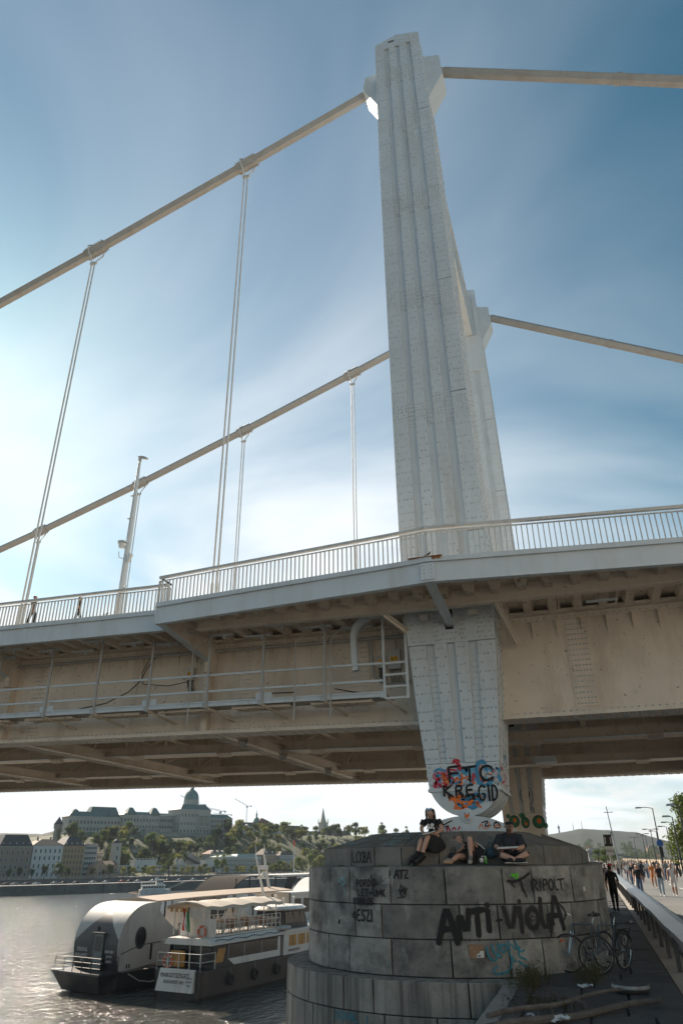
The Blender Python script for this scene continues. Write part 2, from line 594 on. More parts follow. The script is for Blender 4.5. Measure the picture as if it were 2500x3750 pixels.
    m.loft([[(cx(z) - hw(z) - .01, fy - .02, z), (cx(z) + hw(z) + .01, fy - .02, z), (cx(z) + hw(z) + .01, F1 + .02, z), (cx(z) - hw(z) - .01, F1 + .02, z)] for z in ((3.56, 4.15) if near else (2.57, 3.82))])
    m.build('foot_plate', M_STEEL if near else M_WEB, leg)  # far foot beige too, same steel paint with the warm bounce painted in
    P = [(X(q, z), fy - .02, z) for z in (() if not near else (3.66, 3.8, 3.95, 4.08)) for q in ((.04, .2, .5, .8, .96) if z in (3.66, 4.08) else (.04, .96))]
    sets.append((P, (0, -1, 0), .03, .02))
    # side faces: vertical angle strips with rivets
    for sgn in (1, -1):
        for y0, y1 in ((-1.08, -.86), (-.42, -.22), (.22, .42), (.84, 1.08)):
            for si in range(len(SEAMS) - 1):
                za, zb = SEAMS[si] + .01, SEAMS[si + 1] - .01
                m = MB()
                m.loft([[(cx(z) + sgn * hw(z), yc + y0, z), (cx(z) + sgn * (hw(z) + .025), yc + y0, z), (cx(z) + sgn * (hw(z) + .025), yc + y1, z), (cx(z) + sgn * hw(z), yc + y1, z)] for z in (za, (za + zb) / 2, zb)])
                m.build('side_strip', M_STEEL, leg)
            if near or sgn > 0:
                P = [(cx(z) + sgn * (hw(z) + .025), yc + y0 + (y1 - y0) * q, z) for k, z in enumerate(np.arange(3.7, 33.5, .21)) for q in ((.3,) if k % 2 else (.72,))]
                sets.append((P, (sgn, 0, 0), .032, .026))
    rivet_part(sets, leg)
    # rocker: laminated half-round foot
    for k in range(9 if near else 0):
        ya = yc - 1.1 + k * .245
        rr = .845 - (.012 if k % 2 else 0)
        c = cx(3.5)
        arc = []
        for t in np.linspace(math.pi, 2 * math.pi, 25):
            xx = .845 * math.cos(t); arc.append((c + xx * rr / .845, ya, 3.52 - (rr / .845) * max(0.0, math.sqrt(max(0, .895 ** 2 - xx * xx)) - .295)))
        m = MB()
        m.extr(arc, (0, .232, 0))
        m.build('rocker_plate', M_STEEL, leg, smooth=True)
    if near:
        m = MB()
        m.box(cx(3.5) - .90, cx(3.5) + .90, yc - 1.14, yc + 1.14, 3.50, 3.57)
        m.build('foot_flange', M_STEEL, leg)
    return leg
near_leg = make_leg(0.0, True)
far_leg = make_leg(SPAN, False)

# portal beam between the leg heads
m = MB()
m.box(.02, .92, 1.1, SPAN - 1.0, 31.45, 34.3)
pb = m.build('portal_beam', M_STEEL, pylon)
m = MB()
m.box(-.10, 1.04, 1.1, SPAN - 1.0, 34.31, 34.42)
m.box(-.08, 1.02, 1.1, SPAN - 1.0, 31.36, 31.44)
m.build('flange', M_STEEL, pb)
m = MB()
for y in np.arange(2.2, SPAN - 1.2, 1.3):
    m.box(.925, 1.0, y, y + .03, 31.46, 34.29)
m.build('stiffener', M_STEEL, pb)
m = MB()
m.box(cx(31) - hw(31) - .01, cx(31) + hw(31) + .03, SPAN - 1.15, SPAN - 1.02, 28.6, 31.3)
m.build('portal_panel', M_STEEL, far_leg)
m = MB()
m.box(cx(33) - hw(33) - .01, cx(33) + hw(33) - .28, SPAN - 1.15, SPAN - 1.02, 31.32, 34.86)
m.box(cx(33) + hw(33) - .24, cx(33) + hw(33) + .02, SPAN - 1.15, SPAN - 1.02, 31.32, 35.0)
m.build('portal_panel', M_STEEL, far_leg)

# saddle housings left and right of each head: wedge boxes the cable leaves through
for yc in (0.0, SPAN):
    leg = near_leg if yc == 0 else far_leg
    for sgn in (-1, 1):
        y0, y1 = yc - .5, yc + .5
        if sgn < 0:
            prof = [(-.40, 34.0), (-1.24, 33.95), (-1.36, 33.15), (-.45, 31.15)]
        else:
            prof = [(1.32, 34.15), (2.12, 33.9), (2.20, 32.55), (1.52, 31.2)]
        m = MB()
        m.extr([(x, y0, z) for x, z in prof], (0, y1 - y0, 0))
        s_ = m.build('saddle_housing', M_STEEL, leg)
        a, b = prof[1], prof[2]
        m = MB()
        n_ = Vector((b[1] - a[1], 0, -(b[0] - a[0]))).normalized() * (1 if sgn < 0 else -1)
        if n_.x * sgn < 0: n_ = -n_
        q = [Vector((a[0], y0 + .06, a[1])), Vector((a[0], y1 - .06, a[1])), Vector((b[0], y1 - .06, b[1])), Vector((b[0], y0 + .06, b[1]))]
        m.extr(q, n_ * .03)
        m.build('end_plate', M_STEEL, s_)

# ------------------------------------------------------------------ main cables
def hexpath(pts, r):
    m = MB()
    rings = []
    for i, p in enumerate(pts):
        p = Vector(p)
        d = (Vector(pts[min(i + 1, len(pts) - 1)]) - Vector(pts[max(i - 1, 0)])).normalized()
        sd = Vector((0, 1, 0))
        up = sd.cross(d).normalized()
        if up.z < 0: up = -up
        ring = []
        N = 24
        for k in range(N):
            t = 2 * math.pi * k / N
            # hexagon with strand ripples
            tt = (t % (math.pi / 3)) - math.pi / 6
            rr = r * math.cos(math.pi / 6) / math.cos(tt) * (1 - (.035 if k % 2 else 0))
            ring.append(p + sd * (rr * math.cos(t)) + up * (rr * math.sin(t)))
        rings.append(ring)
    m.loft(rings)
    return m
HX = [-7.21 - 7.77 * k for k in range(6)]
ZC = [30.95, 28.06, 25.34, 22.85, 20.6, 18.6]
def cable_pts_left(yc):
    return [(-1.25, yc, 33.5)] + [(x, yc, z + .28) for x, z in zip(HX, ZC)]
cables = []
for yc in (0.0, SPAN):
    nm = 'near' if yc == 0 else 'far'
    c_ = thing('main_cable', ('thick bundled main cable descending left from the ' if True else '') + ('front pylon leg, nearest the camera' if yc == 0 else 'rear pylon leg, behind the front cable'), 'cable', (-1.25, yc, 33.4), group='main suspension cables')
    hexpath(cable_pts_left(yc), .235).build('strand_bundle', M_CABLE, c_)
    sets = []
    for x, z in zip(HX[:5], ZC[:5]):
        i = HX.index(x)
        P = cable_pts_left(yc)
        d = (Vector(P[i]) - Vector(P[i + 2])).normalized()
        ctr = Vector(P[i + 1])
        cm = hexpath([ctr - d * .52, ctr - d * .48, ctr + d * .48, ctr + d * .52], .30)
        clamp = cm.build('clamp', M_CABLE, c_)
        m = MB()
        up = Vector((0, 1, 0)).cross(d)
        if up.z < 0: up = -up
        for k in range(8):
            p = ctr + d * (-.42 + k * .12)
            for sg in (-1, 1):
                for yy in (-.12, .12):
                    m.cyl(p + up * sg * .25 + Vector((0, yy, 0)), p + up * sg * .37 + Vector((0, yy, 0)), .022, n=6)
        m.build('bolts', M_GREYRAIL, clamp)
    c2 = thing('main_cable', 'thick bundled back-stay cable running right from the ' + ('front pylon head' if yc == 0 else 'rear pylon head, lower in the sky'), 'cable', (2.2, yc, 33.4), group='main suspension cables')
    B = [(2.2, yc, 33.38), (8.9, yc, 29.45), (11.2, yc, 28.1), (20, yc, 22.9), (34, yc, 14.6)]
    hexpath(B, .235).build('strand_bundle', M_CABLE, c2)
    d = (Vector(B[1]) - Vector(B[0])).normalized()
    hexpath([Vector(B[1]) - d * .10, Vector(B[1]) + d * .10], .27).build('clamp', M_CABLE, c2)

# ------------------------------------------------------------------ hangers
hl = {(0, 0): 'double wire hanger from the front cable nearest the pylon', (0, 1): 'double wire hanger from the front cable at far left',
      (1, 0): 'thin hanger from the rear cable closest to the pylon', (1, 1): 'thin double hanger from the rear cable, just right of the long front hanger',
      (1, 2): 'thin double hanger from the rear cable beside the lamp post', (1, 3): 'thin double hanger from the rear cable at far left'}
for yi, yc in enumerate((0.0, SPAN)):
    for k in range(2 if yi == 0 else 4):
        x, z = HX[k], ZC[k]
        zb = 8.6 + grade(x)
        t = thing('hanger', hl[(yi, k)], 'hanger', (x, yc, zb), group='vertical cable hangers')
        for sg in (-1, 1):
            m = MB()
            xo = .085 * sg
            m.tube([(x + xo, yc, zb), (x + xo, yc, z - .55), (x + xo * 1.1, yc + .12 * sg, z - .30), (x + xo * 2.4, yc + .30 * sg, z + .1), (x + xo * 2.6, yc + .32 * sg, z + .35), (x + xo * 1.4, yc, z + .66)], .034, 8)
            m.build('wire', M_RAIL, t, smooth=True)
        m = MB()
        m.box(x - .17, x + .17, yc - .05, yc + .05, z - .64, z - .52)
        m.build('spreader', M_RAIL, t)
        m = MB()
        for sg in (-1, 1):
            m.cyl((x + .085 * sg, yc, zb), (x + .085 * sg, yc, zb + 1.6), .055, n=8)
        m.build('socket', M_RAIL, t, smooth=True)

# ------------------------------------------------------------------ deck
deck = thing('bridge_deck', 'white steel bridge deck with riveted plate girders crossing the whole picture', 'bridge', (0, 8, 5.4))
XL, XR = -46.0, 26.0
def gx(step=1.0, a=XL, b=XR):
    return list(np.arange(a, b, step)) + [b]
def strip(xs, y0, y1, z0, z1, name, material, parent=deck):
    m = MB()
    m.loft([[(x, y0, z0), (x, y1, z0), (x, y1, z1), (x, y0, z1)] for x in xs])
    return m.build(name, material, parent, warp=grade)
GX = gx(2.0)
def girder(y, face):
    """plate girder: web, bottom flange, angles, splices, fins, rivets; face=-1 looks to the camera side"""
    web = strip(GX, y - .015, y + .015, 5.42, 8.22, 'girder_web', M_WEB)
    fl0, fl1 = y - .40, y + .45
    strip(GX, fl0, fl1, 5.33, 5.425, 'bottom_flange', M_WEB, web)
    strip(GX, y - .045, y - .016, 5.43, 5.585, 'angle', M_WEB, web)
    strip(GX, y - .045, y - .016, 8.02, 8.18, 'angle', M_WEB, web)
    strip(GX, y - .30, y + .30, 8.20, 8.26, 'top_flange', M_WEB, web)
    sets = []
    xs = np.arange(-30 if y < 5 else -40, 16, .17)
    xs = xs[(xs < -.7) | (xs > 1.95)]
    sets.append(([(x, y - .045, 5.51) for x in xs], (0, -1, 0), .028, .02))
    sets.append(([(x, y - .045, 8.10) for x in xs], (0, -1, 0), .028, .02))
    P = []
    for k, x in enumerate(np.arange(-28 if y < 5 else -38, 12, .155)):
        if -.7 < x < 1.95: continue
        for q in (np.linspace(fl0 + .08, fl1 - .08, 6)):
            P.append((x + (q - fl0) * .10 + (.07 if k % 2 else 0), q, 5.33))
    sets.append((P, (0, 0, -1), .03, .022))
    sp_x = [-29.4, -21.7, -13.91, -10.1, -6.13, -2.35, 3.95, 11.6] if y < 5 else [-25, -21.7, -13.9, -6.1, -2.3, 3.9, 11.6]
    for x in sp_x:
        w = .30 if x != -10.1 else .10
        m = MB()
        m.box(x - w, x + w, y - .038, y - .017, 5.60, 8.00)
        m.build('splice_plate', M_WEB, web, warp=grade)
        P = [(x + q, y - .038, z) for z in np.arange(5.68, 7.98, .145) for q in ((-.23, -.14, -.05, .05, .14, .23) if w > .2 else (-.05, .05))]
        sets.append((P, (0, -1, 0), .026, .02))
    for x in np.arange(-19.15, 14, .665):
        if -.9 < x < 2.1: continue
        m = MB()
        m.extr([(x - .012, y - .018, 8.03), (x - .012, y - .20, 8.03), (x - .012, y - .018, 7.52)], (.024, 0, 0))
        m.build('fin', M_WEB, web, warp=grade)
    for x in (-14.98, -7.3, 8.4):
        m = MB()
        m.box(x - .11, x + .11, y - .30, y - .02, 5.43, 8.0)
        m.build('web_stiffener', M_WEB, web, warp=grade)
        P = [(x + q, y - .30, z) for z in np.arange(6.7, 7.9, .14) for q in (-.06, .06)]
        sets.append((P, (0, -1, 0), .025, .02))
    rivet_part(sets, web, warp=grade)
    return web
web_near = girder(.40, -1)
web_far = girder(16.2, -1)

# roadway slab and its steel plate
strip(GX, -2.4, 19.0, 8.40, 8.56, 'deck_plate', M_UNDER)
# transverse hat ribs under the footway and the roadway
m_ = MB()
hat = [(-.16, 0), (-.10, -.20), (.10, -.20), (.16, 0)]
for x in np.arange(-26.5, 17, .665):
    m = MB()
    m.extr([(x + a, -2.38, 8.395 + b) for a, b in hat], (0, 2.50, 0))
    m.build('hat_rib', M_UNDER, deck, warp=grade)
mm = MB()
for x in np.arange(-44.5, 24, .9):
    mm.extr([(x + a, .75, 8.395 + b) for a, b in hat], (0, 15.1, 0))
tag(mm.build('roadway_ribs', M_UNDER, deck, warp=grade), kind='stuff')
# cross girders at the hangers, with a lattice lower chord
CX_ = [-38.3, -30.5, -22.8, -14.98, -7.21, 8.4, 16.2]
for x in CX_:
    m = MB()
    m.box(x - .02, x + .02, .75, 15.9, 7.0, 8.2)
    cg = m.build('cross_girder', M_UNDER, deck, warp=grade)
    m = MB()
    m.box(x - .16, x + .16, .75, 15.9, 6.94, 7.0)
    m.build('flange', M_UNDER, cg, warp=grade)
    m = MB()
    m.box(x - .015, x + .015, .75, 15.9, 5.48, 5.80)
    m.box(x - .14, x + .14, .75, 15.9, 5.80, 5.83)
    m.box(x - .14, x + .14, .75, 15.9, 5.45, 5.478)
    lc = m.build('lower_chord', M_WEB, cg, warp=grade)
    m = MB()
    for xx in (x - .50, x - .26):
        m.box(xx, xx + .03, .8, 15.8, 5.42, 5.46)
    for y in np.arange(1.0, 15.7, 1.3):
        m.box(x - .47, x - .26, y, y + .05, 5.425, 5.455)
    m.build('cable_ladder', M_RAIL, lc, warp=grade)
    for y in (1.1, 4.2, 7.4, 10.6, 13.8):
        m = MB()
        m.bar((x, y, 5.84), (x, y, 6.94), .09, .09)
        m.build('hanger_post', M_UNDER, cg, warp=grade)
        m = MB()
        m.bar((x, y, 5.84), (x, min(y + 3.1, 15.8), 6.94), .07, .07)
        m.build('lattice', M_UNDER, cg, warp=grade)
# intermediate cross beams
for x in list(np.arange(-42.2, -1, 3.885)) + [3.9, 12.2, 20.0]:
    m = MB()
    m.box(x - .015, x + .015, .75, 15.9, 7.55, 8.2)
    m.box(x - .12, x + .12, .75, 15.9, 7.51, 7.55)
    m.build('cross_beam', M_UNDER, deck, warp=grade)
# stringers
for y in (3.4, 9.3, 12.6):
    strip(GX, y - .012, y + .012, 7.3, 8.2, 'stringer', M_UNDER)
    strip(GX, y - .11, y + .11, 7.26, 7.30, 'stringer_flange', M_UNDER)
# inspection gangways
for y, z in ((6.3, 5.62), (13.2, 5.62)):
    gw = strip(GX, y, y + .035, z, z + .34, 'gangway_channel', M_WEB)
    strip(GX, y - .30, y, z - .012, z + .0, 'gangway_flange', M_STEEL, gw)
    strip(GX, y + .04, y + 1.0, z + .02, z + .05, 'gangway_floor', M_UNDER, gw)
    for zz in (.72, 1.08):
        m = MB()
        m.tube([(x, y + .02, z + zz + grade(x)) for x in GX], .022, 6)
        m.build('gangway_rail', M_WEB, gw)
    for k, x in enumerate(np.arange(-43, 22, 1.95)):
        m = MB()
        if k % 2:
            m.box(x - .035, x + .035, y - .03, y + .0, z - .16, z + 1.1)
            m.extr([(x - .02, y - .32, z - .05), (x - .02, y - .05, z - .16), (x - .02, y - .02, z - .16), (x - .02, y - .02, z - .02), (x - .02, y - .32, z - .015)], (.5, 0, 0))
        else:
            m.box(x - .03, x + .03, y - .02, y + .02, z + .34, z + 1.1)
        m.build('gangway_post', M_WEB, gw, warp=grade)
# service ducts under the roadway
m = MB(); m.tube([(x, 4.6, 6.75 + grade(x)) for x in GX if x < -1.5] + [(-.9, 4.6, 6.75), (-.3, 4.3, 6.6), (.2, 3.6, 6.45)], .22, 14)
m.build('service_duct', M_WEB, deck, smooth=True)
m = MB(); m.tube([(2.3, 2.4, 6.55), (3.1, 2.7, 6.55), (3.8, 2.9, 6.62), (4.6, 3.0, 6.9), (6, 3.0, 6.95), (12, 3.0, 6.95), (26, 3.0, 6.95)], [.30, .30, .30, .24, .22, .22, .22], 16)
m.build('service_duct', M_STEEL, deck, smooth=True)
for y, z, r in ((2.1, 6.1, .06), (2.5, 6.6, .05), (10.8, 7.0, .08)):
    m = MB(); m.tube([(x, y, z + grade(x)) for x in GX if x > 2.2], r, 8)
    m.build('pipe', M_GREYRAIL, deck, smooth=True)
    m = MB(); m.tube([(x, y, z + grade(x)) for x in GX if x < -1.2], r, 8)
    m.build('pipe', M_GREYRAIL, deck, smooth=True)
m = MB(); m.tube([(2.0, 2.1, 5.75), (2.35, 2.1, 6.08), (2.6, 2.1, 6.1)], .06, 8); m.build('pipe', M_GREYRAIL, deck, smooth=True)
m = MB(); m.box(1.75, 2.6, 10.4, 12.9, 5.55, 5.62); m.box(1.75, 2.6, 10.38, 10.42, 5.4, 5.55)
m.build('gusset', M_STEEL, deck)

# floodlights on the cross girder left of the pylon
for k, y in enumerate((1.6, 5.0, 10.0, 14.0)):
    f = thing('floodlight', ['box floodlight under the deck nearest the front girder', 'second floodlight along the beam under the deck', 'third floodlight along the beam under the deck', 'farthest floodlight along the beam under the deck'][k], 'floodlight', (-7.0 + .35, y, 5.36 + .13), group='floodlights under the deck')
    m = MB(); m.box(-.11, .11, -.06, .06, -.24, -.02); m.build('housing', M_GREYRAIL, f, local=True)
    m = MB()
    for q in np.linspace(-.09, .09, 6): m.box(q - .006, q + .006, .061, .10, -.22, -.04)
    m.build('cooling_fins', M_GREYRAIL, f, local=True)
    m = MB(); m.tube([(-.12, 0, -.13), (-.15, 0, 0), (-.15, 0, .05), (.15, 0, .05), (.15, 0, 0), (.12, 0, -.13)], .012, 6); m.build('yoke', M_BLACK, f, local=True)
    f.rotation_euler = (R(35), 0, R(20))

# ------------------------------------------------------------------ footway edge: fascia, inner beam, brackets
LEFT_Y = -2.5
BULGE = [(-7.3, -3.1), (.75, -4.2), (9.0, -3.1)]
def poly_strip(pts, o0, o1, z0, z1, name, material, parent=deck, n=10):
    """a strip that follows a plan polyline; o0/o1 offset outwards (-Y)"""
    m = MB()
    rings = []
    P = []
    for (a, b) in zip(pts, pts[1:]):
        for k in range(n):
            t = k / n
            P.append((a[0] + (b[0] - a[0]) * t, a[1] + (b[1] - a[1]) * t))
    P.append(pts[-1])
    for x, y in P:
        rings.append([(x, y + o1, z0), (x, y + o0, z0), (x, y + o0, z1), (x, y + o1, z1)])
    m.loft(rings)
    return m.build(name, material, parent, warp=grade)
LEFTP = [(-46, LEFT_Y), (-26, LEFT_Y), (-7.32, LEFT_Y)]
RIGHTP = [(9.02, LEFT_Y), (26, LEFT_Y)]
for pts in (LEFTP, BULGE, RIGHTP):
    fa = poly_strip(pts, 0, .03, 7.90, 8.37, 'fascia', M_STEEL)
    poly_strip(pts, -.07, .30, 8.36, 8.48, 'kerb_ledge', M_STEEL, fa)
    poly_strip(pts, -.01, .16, 7.87, 7.90, 'fascia_flange', M_STEEL, fa)
# bulge floor and end plates
m = MB()
m.prism([(-7.3, -3.08), (.75, -4.18), (9.0, -3.08), (9.0, -2.38), (-7.3, -2.38)], 8.39, 8.47)
m.build('footway_plate', M_UNDER, deck, warp=grade)
for x, s in ((-7.3, 1), (9.0, -1)):
    m = MB()
    m.box(x - .03, x + .03, -3.12, -2.4, 7.9, 8.48)
    m.build('end_plate', M_STEEL, deck, warp=grade)
# inner longitudinal beam
strip(gx(1.5, -6.6, 26), -1.92, -1.88, 8.0, 8.40, 'footway_beam', M_WEB)
strip(gx(1.5, -6.6, 26), -2.02, -1.78, 7.96, 8.0, 'footway_beam_flange', M_WEB)
# splice plate on the fascia at the bend, with its rust stain
m = MB(); m.box(.58, .92, -4.235, -4.20, 7.92, 8.34); sp = m.build('fascia_splice', M_STEEL, deck)
sets = [([(x, -4.236, z) for x in (.66, .84) for z in (7.98, 8.08, 8.18, 8.28)], (0, -1, 0), .022, .016)]
rivet_part(sets, sp)
m = MB(); m.box(.30, 1.12, -4.29, -4.20, 8.481, 8.492); m.build('rust_patch', M_RUST, sp)
m = MB(); m.extr([(.86, -4.272, 8.47), (1.12, -4.272, 8.47), (1.06, -4.272, 8.40), (.98, -4.272, 8.44), (.92, -4.272, 8.385)], (0, .004, 0)); m.build('rust_patch', M_RUST, sp)
# cantilever brackets
def bracket(x, y_out, w=.22, y_in=.38, zi=7.55, zo=7.95):
    m = MB()
    m.extr([(x - .015, y_out + .05, 8.38), (x - .015, y_in, 8.38), (x - .015, y_in, zi), (x - .015, y_in - .5, zi + .02), (x - .015, y_out + .05, zo)], (.03, 0, 0))
    b = m.build('bracket', M_WEB, deck, warp=grade)
    m = MB()
    m.bar((x, y_out + .02, zo - .02), (x, y_in - .45, zi), w, .03, (0, 1, 0))
    m.build('bracket_flange', M_STEEL, b, warp=grade)
    m = MB()
    m.box(x - .12, x + .12, y_in - .45, y_in - .02, zi - .35, zi + .45)
    m.build('gusset_box', M_WEB, b, warp=grade)
    P = [(x + q, y_in - .452, z) for q in (-.07, .07) for z in np.arange(zi - .3, zi + .42, .12)]
    rivet_part([(P, (0, -1, 0), .024, .018)], b, warp=grade)
bracket(-7.21, -3.1)
bracket(-14.98, -2.5)
bracket(8.4, -3.1)
# bracket into the pylon slot and the two diagonal struts
m = MB()
m.bar((.75, -4.1, 7.93), (.72, -1.05, 7.72), .24, .04, (0, 0, 1))
m.bar((.75, -4.1, 7.98), (.72, -1.05, 7.78), .03, .16, (0, 0, 1))
b_ = m.build('slot_bracket', M_STEEL, deck)
P = [(.66 + (k % 3) * .06, -1.2 - .07 * k, 7.706 + .0048 * k) for k in range(0, 9)]
rivet_part([(P, (0, 0, -1), .022, .016)], b_)
for a, b in (((-.95, -1.9, 7.98), (-.42, -.9, 7.62)), ((2.05, -1.9, 7.98), (2.35, .1, 7.35))):
    m = MB(); m.bar(a, b, .20, .03, (0, 0, 1)); m.bar(a, b, .03, .18); m.build('strut', M_WEB, deck)
for x in (-2.4, 3.6, 5.1):
    m = MB(); m.bar((x, -1.9, 8.36), (x, .35, 8.30), .05, .14); m.build('strut', M_UNDER, deck, warp=grade)
# curved white down-pipe box
m = MB()
path = [(-1.15, -1.1, 8.30), (-1.55, -1.02, 8.27), (-1.85, -.97, 8.16), (-2.05, -.93, 7.98), (-2.12, -.9, 7.75), (-2.10, -.9, 7.2), (-2.06, -.9, 6.75)]
for p, q in zip(path, path[1:]):
    m.bar(p, q, .16, .20, (0, 1, 0))
m.build('curved_duct', M_STEEL, deck)
# little box lamps under the inner beam
for x in (.10, 1.42):
    l = thing('work_light', 'small box light under the footway, ' + ('left' if x < .7 else 'right') + ' of the pylon slot', 'light', (x, -1.62, 7.93))
    m = MB(); m.box(-.11, .11, -.10, .10, -.16, -.02); m.build('housing', M_GREYRAIL, l, local=True)
    m = MB(); m.tube([(-.13, 0, -.1), (-.14, 0, .02), (.14, 0, .02), (.13, 0, -.1)], .012, 6); m.build('yoke', M_GREYRAIL, l, local=True)
# short light channels under the footway
for k in range(16):
    x = -17 + k * 1.06
    y = (-1.35, -.85, -.45)[k % 3]
    m = MB(); m.box(x - .42, x + .42, y - .05, y + .05, 8.08, 8.13); m.box(x + .1, x + .16, y - .03, y + .03, 7.98, 8.08)
    m.build('light_channel', M_STEEL, deck, warp=grade)
for x in (4.7, 7.2): 
    m = MB(); m.box(x - .4, x + .4, -.75, -.65, 8.08, 8.13); m.build('light_channel', M_STEEL, deck)

# ------------------------------------------------------------------ hung service platform left of the pylon
plat = thing('service_platform', 'narrow hung service walkway with rails along the girder left of the pylon', 'walkway', (-8, -.6, 5.95))
PX = gx(2.0, -30, -1.2)
for z, hgt, wd, y in ((5.93, .11, .05, -1.02), (6.82, .06, .04, -1.02), (6.34, .06, .04, -1.02), (6.03, .05, .04, -1.02)):
    m = MB()
    m.loft([[(x, y, z), (x, y + wd, z), (x, y + wd, z + hgt), (x, y, z + hgt)] for x in PX])
    m.build('rail' if z > 6 else 'edge_channel', M_STEEL, plat, warp=grade)
m = MB(); m.loft([[(x, -.95, 5.99), (x, -.1, 5.99), (x, -.1, 6.02), (x, -.95, 6.02)] for x in PX]); m.build('floor_grating', M_GREYRAIL, plat, warp=grade)
for k in range(12):
    x = PX[0] + .5 + k * 2.45
    m = MB(); m.box(x - .9, x + .9, -.8, -.6, 5.86, 5.92); m.box(x - .9, x + .9, -.4, -.3, 5.86, 5.92); m.build('floor_joist', M_UNDER, plat, warp=grade)
for x in (-26, -24, -22, -20.1, -18.2, -16.2, -14.4, -12.34, -10.49, -8.6, -6.62, -4.85, -2.95, -1.22):
    m = MB()
    m.box(x - .035, x + .035, -1.065, -1.022, 5.88, 8.1 if x != -1.22 else 8.2)
    m.box(x - .12, x - .04, -1.05, -1.03, 5.9, 6.04)
    m.build('post', M_GREYRAIL if x < -1.5 else M_STEEL, plat, warp=grade)
    m = MB(); m.bar((x, -1.0, 5.9), (x + .25, .3, 5.72), .06, .06); m.build('support_arm', M_UNDER, plat, warp=grade)
    if x in (-12.34, -8.6, -4.85):
        m = MB(); m.box(x - .22, x + .28, -.99, -.97, 6.04, 6.24); m.build('name_plate', M_STEEL, plat, warp=grade)
for x in (-6.98, -3.7, -2.65, -10.2):
    m = MB(); m.tube([(x, -1.42, 5.35), (x + .01, -1.42, 7.5), (x + .12, -1.3, 7.7), (x + .3, -1.0, 8.05)] if x > -7 else [(x, -1.42, 6.0), (x, -1.42, 8.1)], .022, 6)
    m.build('conduit', M_GREYRAIL, plat, smooth=True, warp=grade)
# gate ladder beside the pylon
m = MB()
m.box(-.62, -.54, -1.06, -1.02, 5.86, 8.1)
for z in (5.87, 6.18, 6.5, 6.82): m.box(-1.2, -.62, -1.05, -1.02, z, z + .06)
m.build('gate', M_STEEL, plat)
for pth, rr in (([(-9.3, .3, 8.0), (-9.6, .2, 7.5), (-9.7, .1, 7.1), (-9.9, -.2, 6.7), (-10.4, -.6, 6.3), (-11.4, -.8, 6.1)], .018),
                ([(-9.5, .3, 8.0), (-9.75, .2, 7.4), (-9.6, .1, 7.0), (-8.6, 0, 6.86), (-7.9, 0, 6.95)], .014),
                ([(-5.4, -.9, 6.05), (-4.7, -.8, 6.25), (-4.0, -.6, 6.28)], .018), ([(-2.7, -.9, 6.25), (-2.2, -.8, 6.15), (-1.6, -.6, 6.05)], .018)):
    m = MB(); m.tube(pth, rr, 5); m.build('loose_cable', M_BLACK, plat, warp=grade)
# cable conduit run along the web top and down to the boxes
m = MB(); m.tube([(x, .20, 7.93 + grade(x)) for x in gx(2, -20, -.7)], .055, 8)
m.tube([(-1.95, .22, 7.95), (-1.93, .25, 7.6), (-1.88, .27, 6.9), (-1.45, .27, 6.55), (-.8, .27, 6.6)], .05, 8)
m.build('conduit_run', M_GREYRAIL, deck, smooth=True)
M_BOX = mat('switch_box_grey', (.50, .50, .48), .5, var=.05)
M_WARN = mat('warning_yellow', (.75, .38, .02), .5, var=.1)
M_INKB = mat('black_ink', (.02, .02, .02), .6)
for x, z, w, h, lab in ((-1.62, 7.20, .20, .36, 'smaller grey switch box with orange warning sticker beside the pylon'), (-1.22, 7.26, .36, .58, 'larger grey switch box with orange warning sticker beside the pylon'), (-7.95, 7.25, .24, .38, 'grey switch box with orange sticker hung on the girder left of the bracket')):
    zz = z + grade(x)
    b = thing('switch_box', lab, 'switch box', (x, .3, zz), group='switch boxes on the girder')
    m = MB(); m.box(-w / 2, w / 2, -.13, .04, -h / 2, h / 2); m.build('cabinet', M_BOX, b, local=True)
    m = MB(); m.box(-w * .33, w * .33, -.134, -.131, -.06, .07); st = m.build('warning_sticker', M_WARN, b, local=True)
    m = MB(); m.extr([(-w * .26, -.136, -.04), (-w * .06, -.136, -.04), (-w * .16, -.136, .05)], (0, .001, 0)); m.build('triangle_mark', M_INKB, st, local=True)
    m = MB(); m.box(w * .02, w * .28, -.136, -.135, .02, .035); m.box(w * .02, w * .28, -.136, -.135, -.02, -.005); m.build('print_line', M_INKB, st, local=True)
    m = MB()
    for k in range(5):
        q = -w / 2 + w * (k + .5) / 5
        m.tube([(q, -.05, -h / 2), (q + .01, -.06, -h / 2 - .14), (q + .03, 0, -h / 2 - .3), (q + .02, .02, -h / 2 - .42 + .05 * (k % 2))], .014, 5)
    m.build('leads', M_BLACK, b, local=True)

# ------------------------------------------------------------------ railings: one thing per run, every bar a part
def railing(pts, spacing, label, name='railing'):
    t = thing(name, label, 'railing', (pts[0][0], pts[0][1], 8.48 + grade(pts[0][0])), group='footway railings on the bridge')
    poly_strip(pts, -.045, .045, 9.225, 9.30, 'handrail', M_RAIL, t, 8)
    poly_strip(pts, -.02, .02, 9.14, 9.165, 'top_bar', M_RAIL, t, 8)
    m = MB(); m.box(-.012, .012, -.02, .02, 8.47, 9.16)
    me = m.mesh('baluster', M_RAIL)
    L = [math.dist(a, b) for a, b in zip(pts, pts[1:])]
    tot = sum(L)
    n = int(tot / spacing)
    for k in range(n + 1):
        s = k * tot / n
        for (a, b), l in zip(zip(pts, pts[1:]), L):
            if s <= l + 1e-6:
                break
            s -= l
        x = a[0] + (b[0] - a[0]) * s / l
        y = a[1] + (b[1] - a[1]) * s / l
        o = bpy.data.objects.new('baluster', me)
        col.objects.link(o)
        o.parent = t
        o.matrix_parent_inverse = Matrix.Translation(-t.location)
        o.location = (x, y, grade(x))
    return t
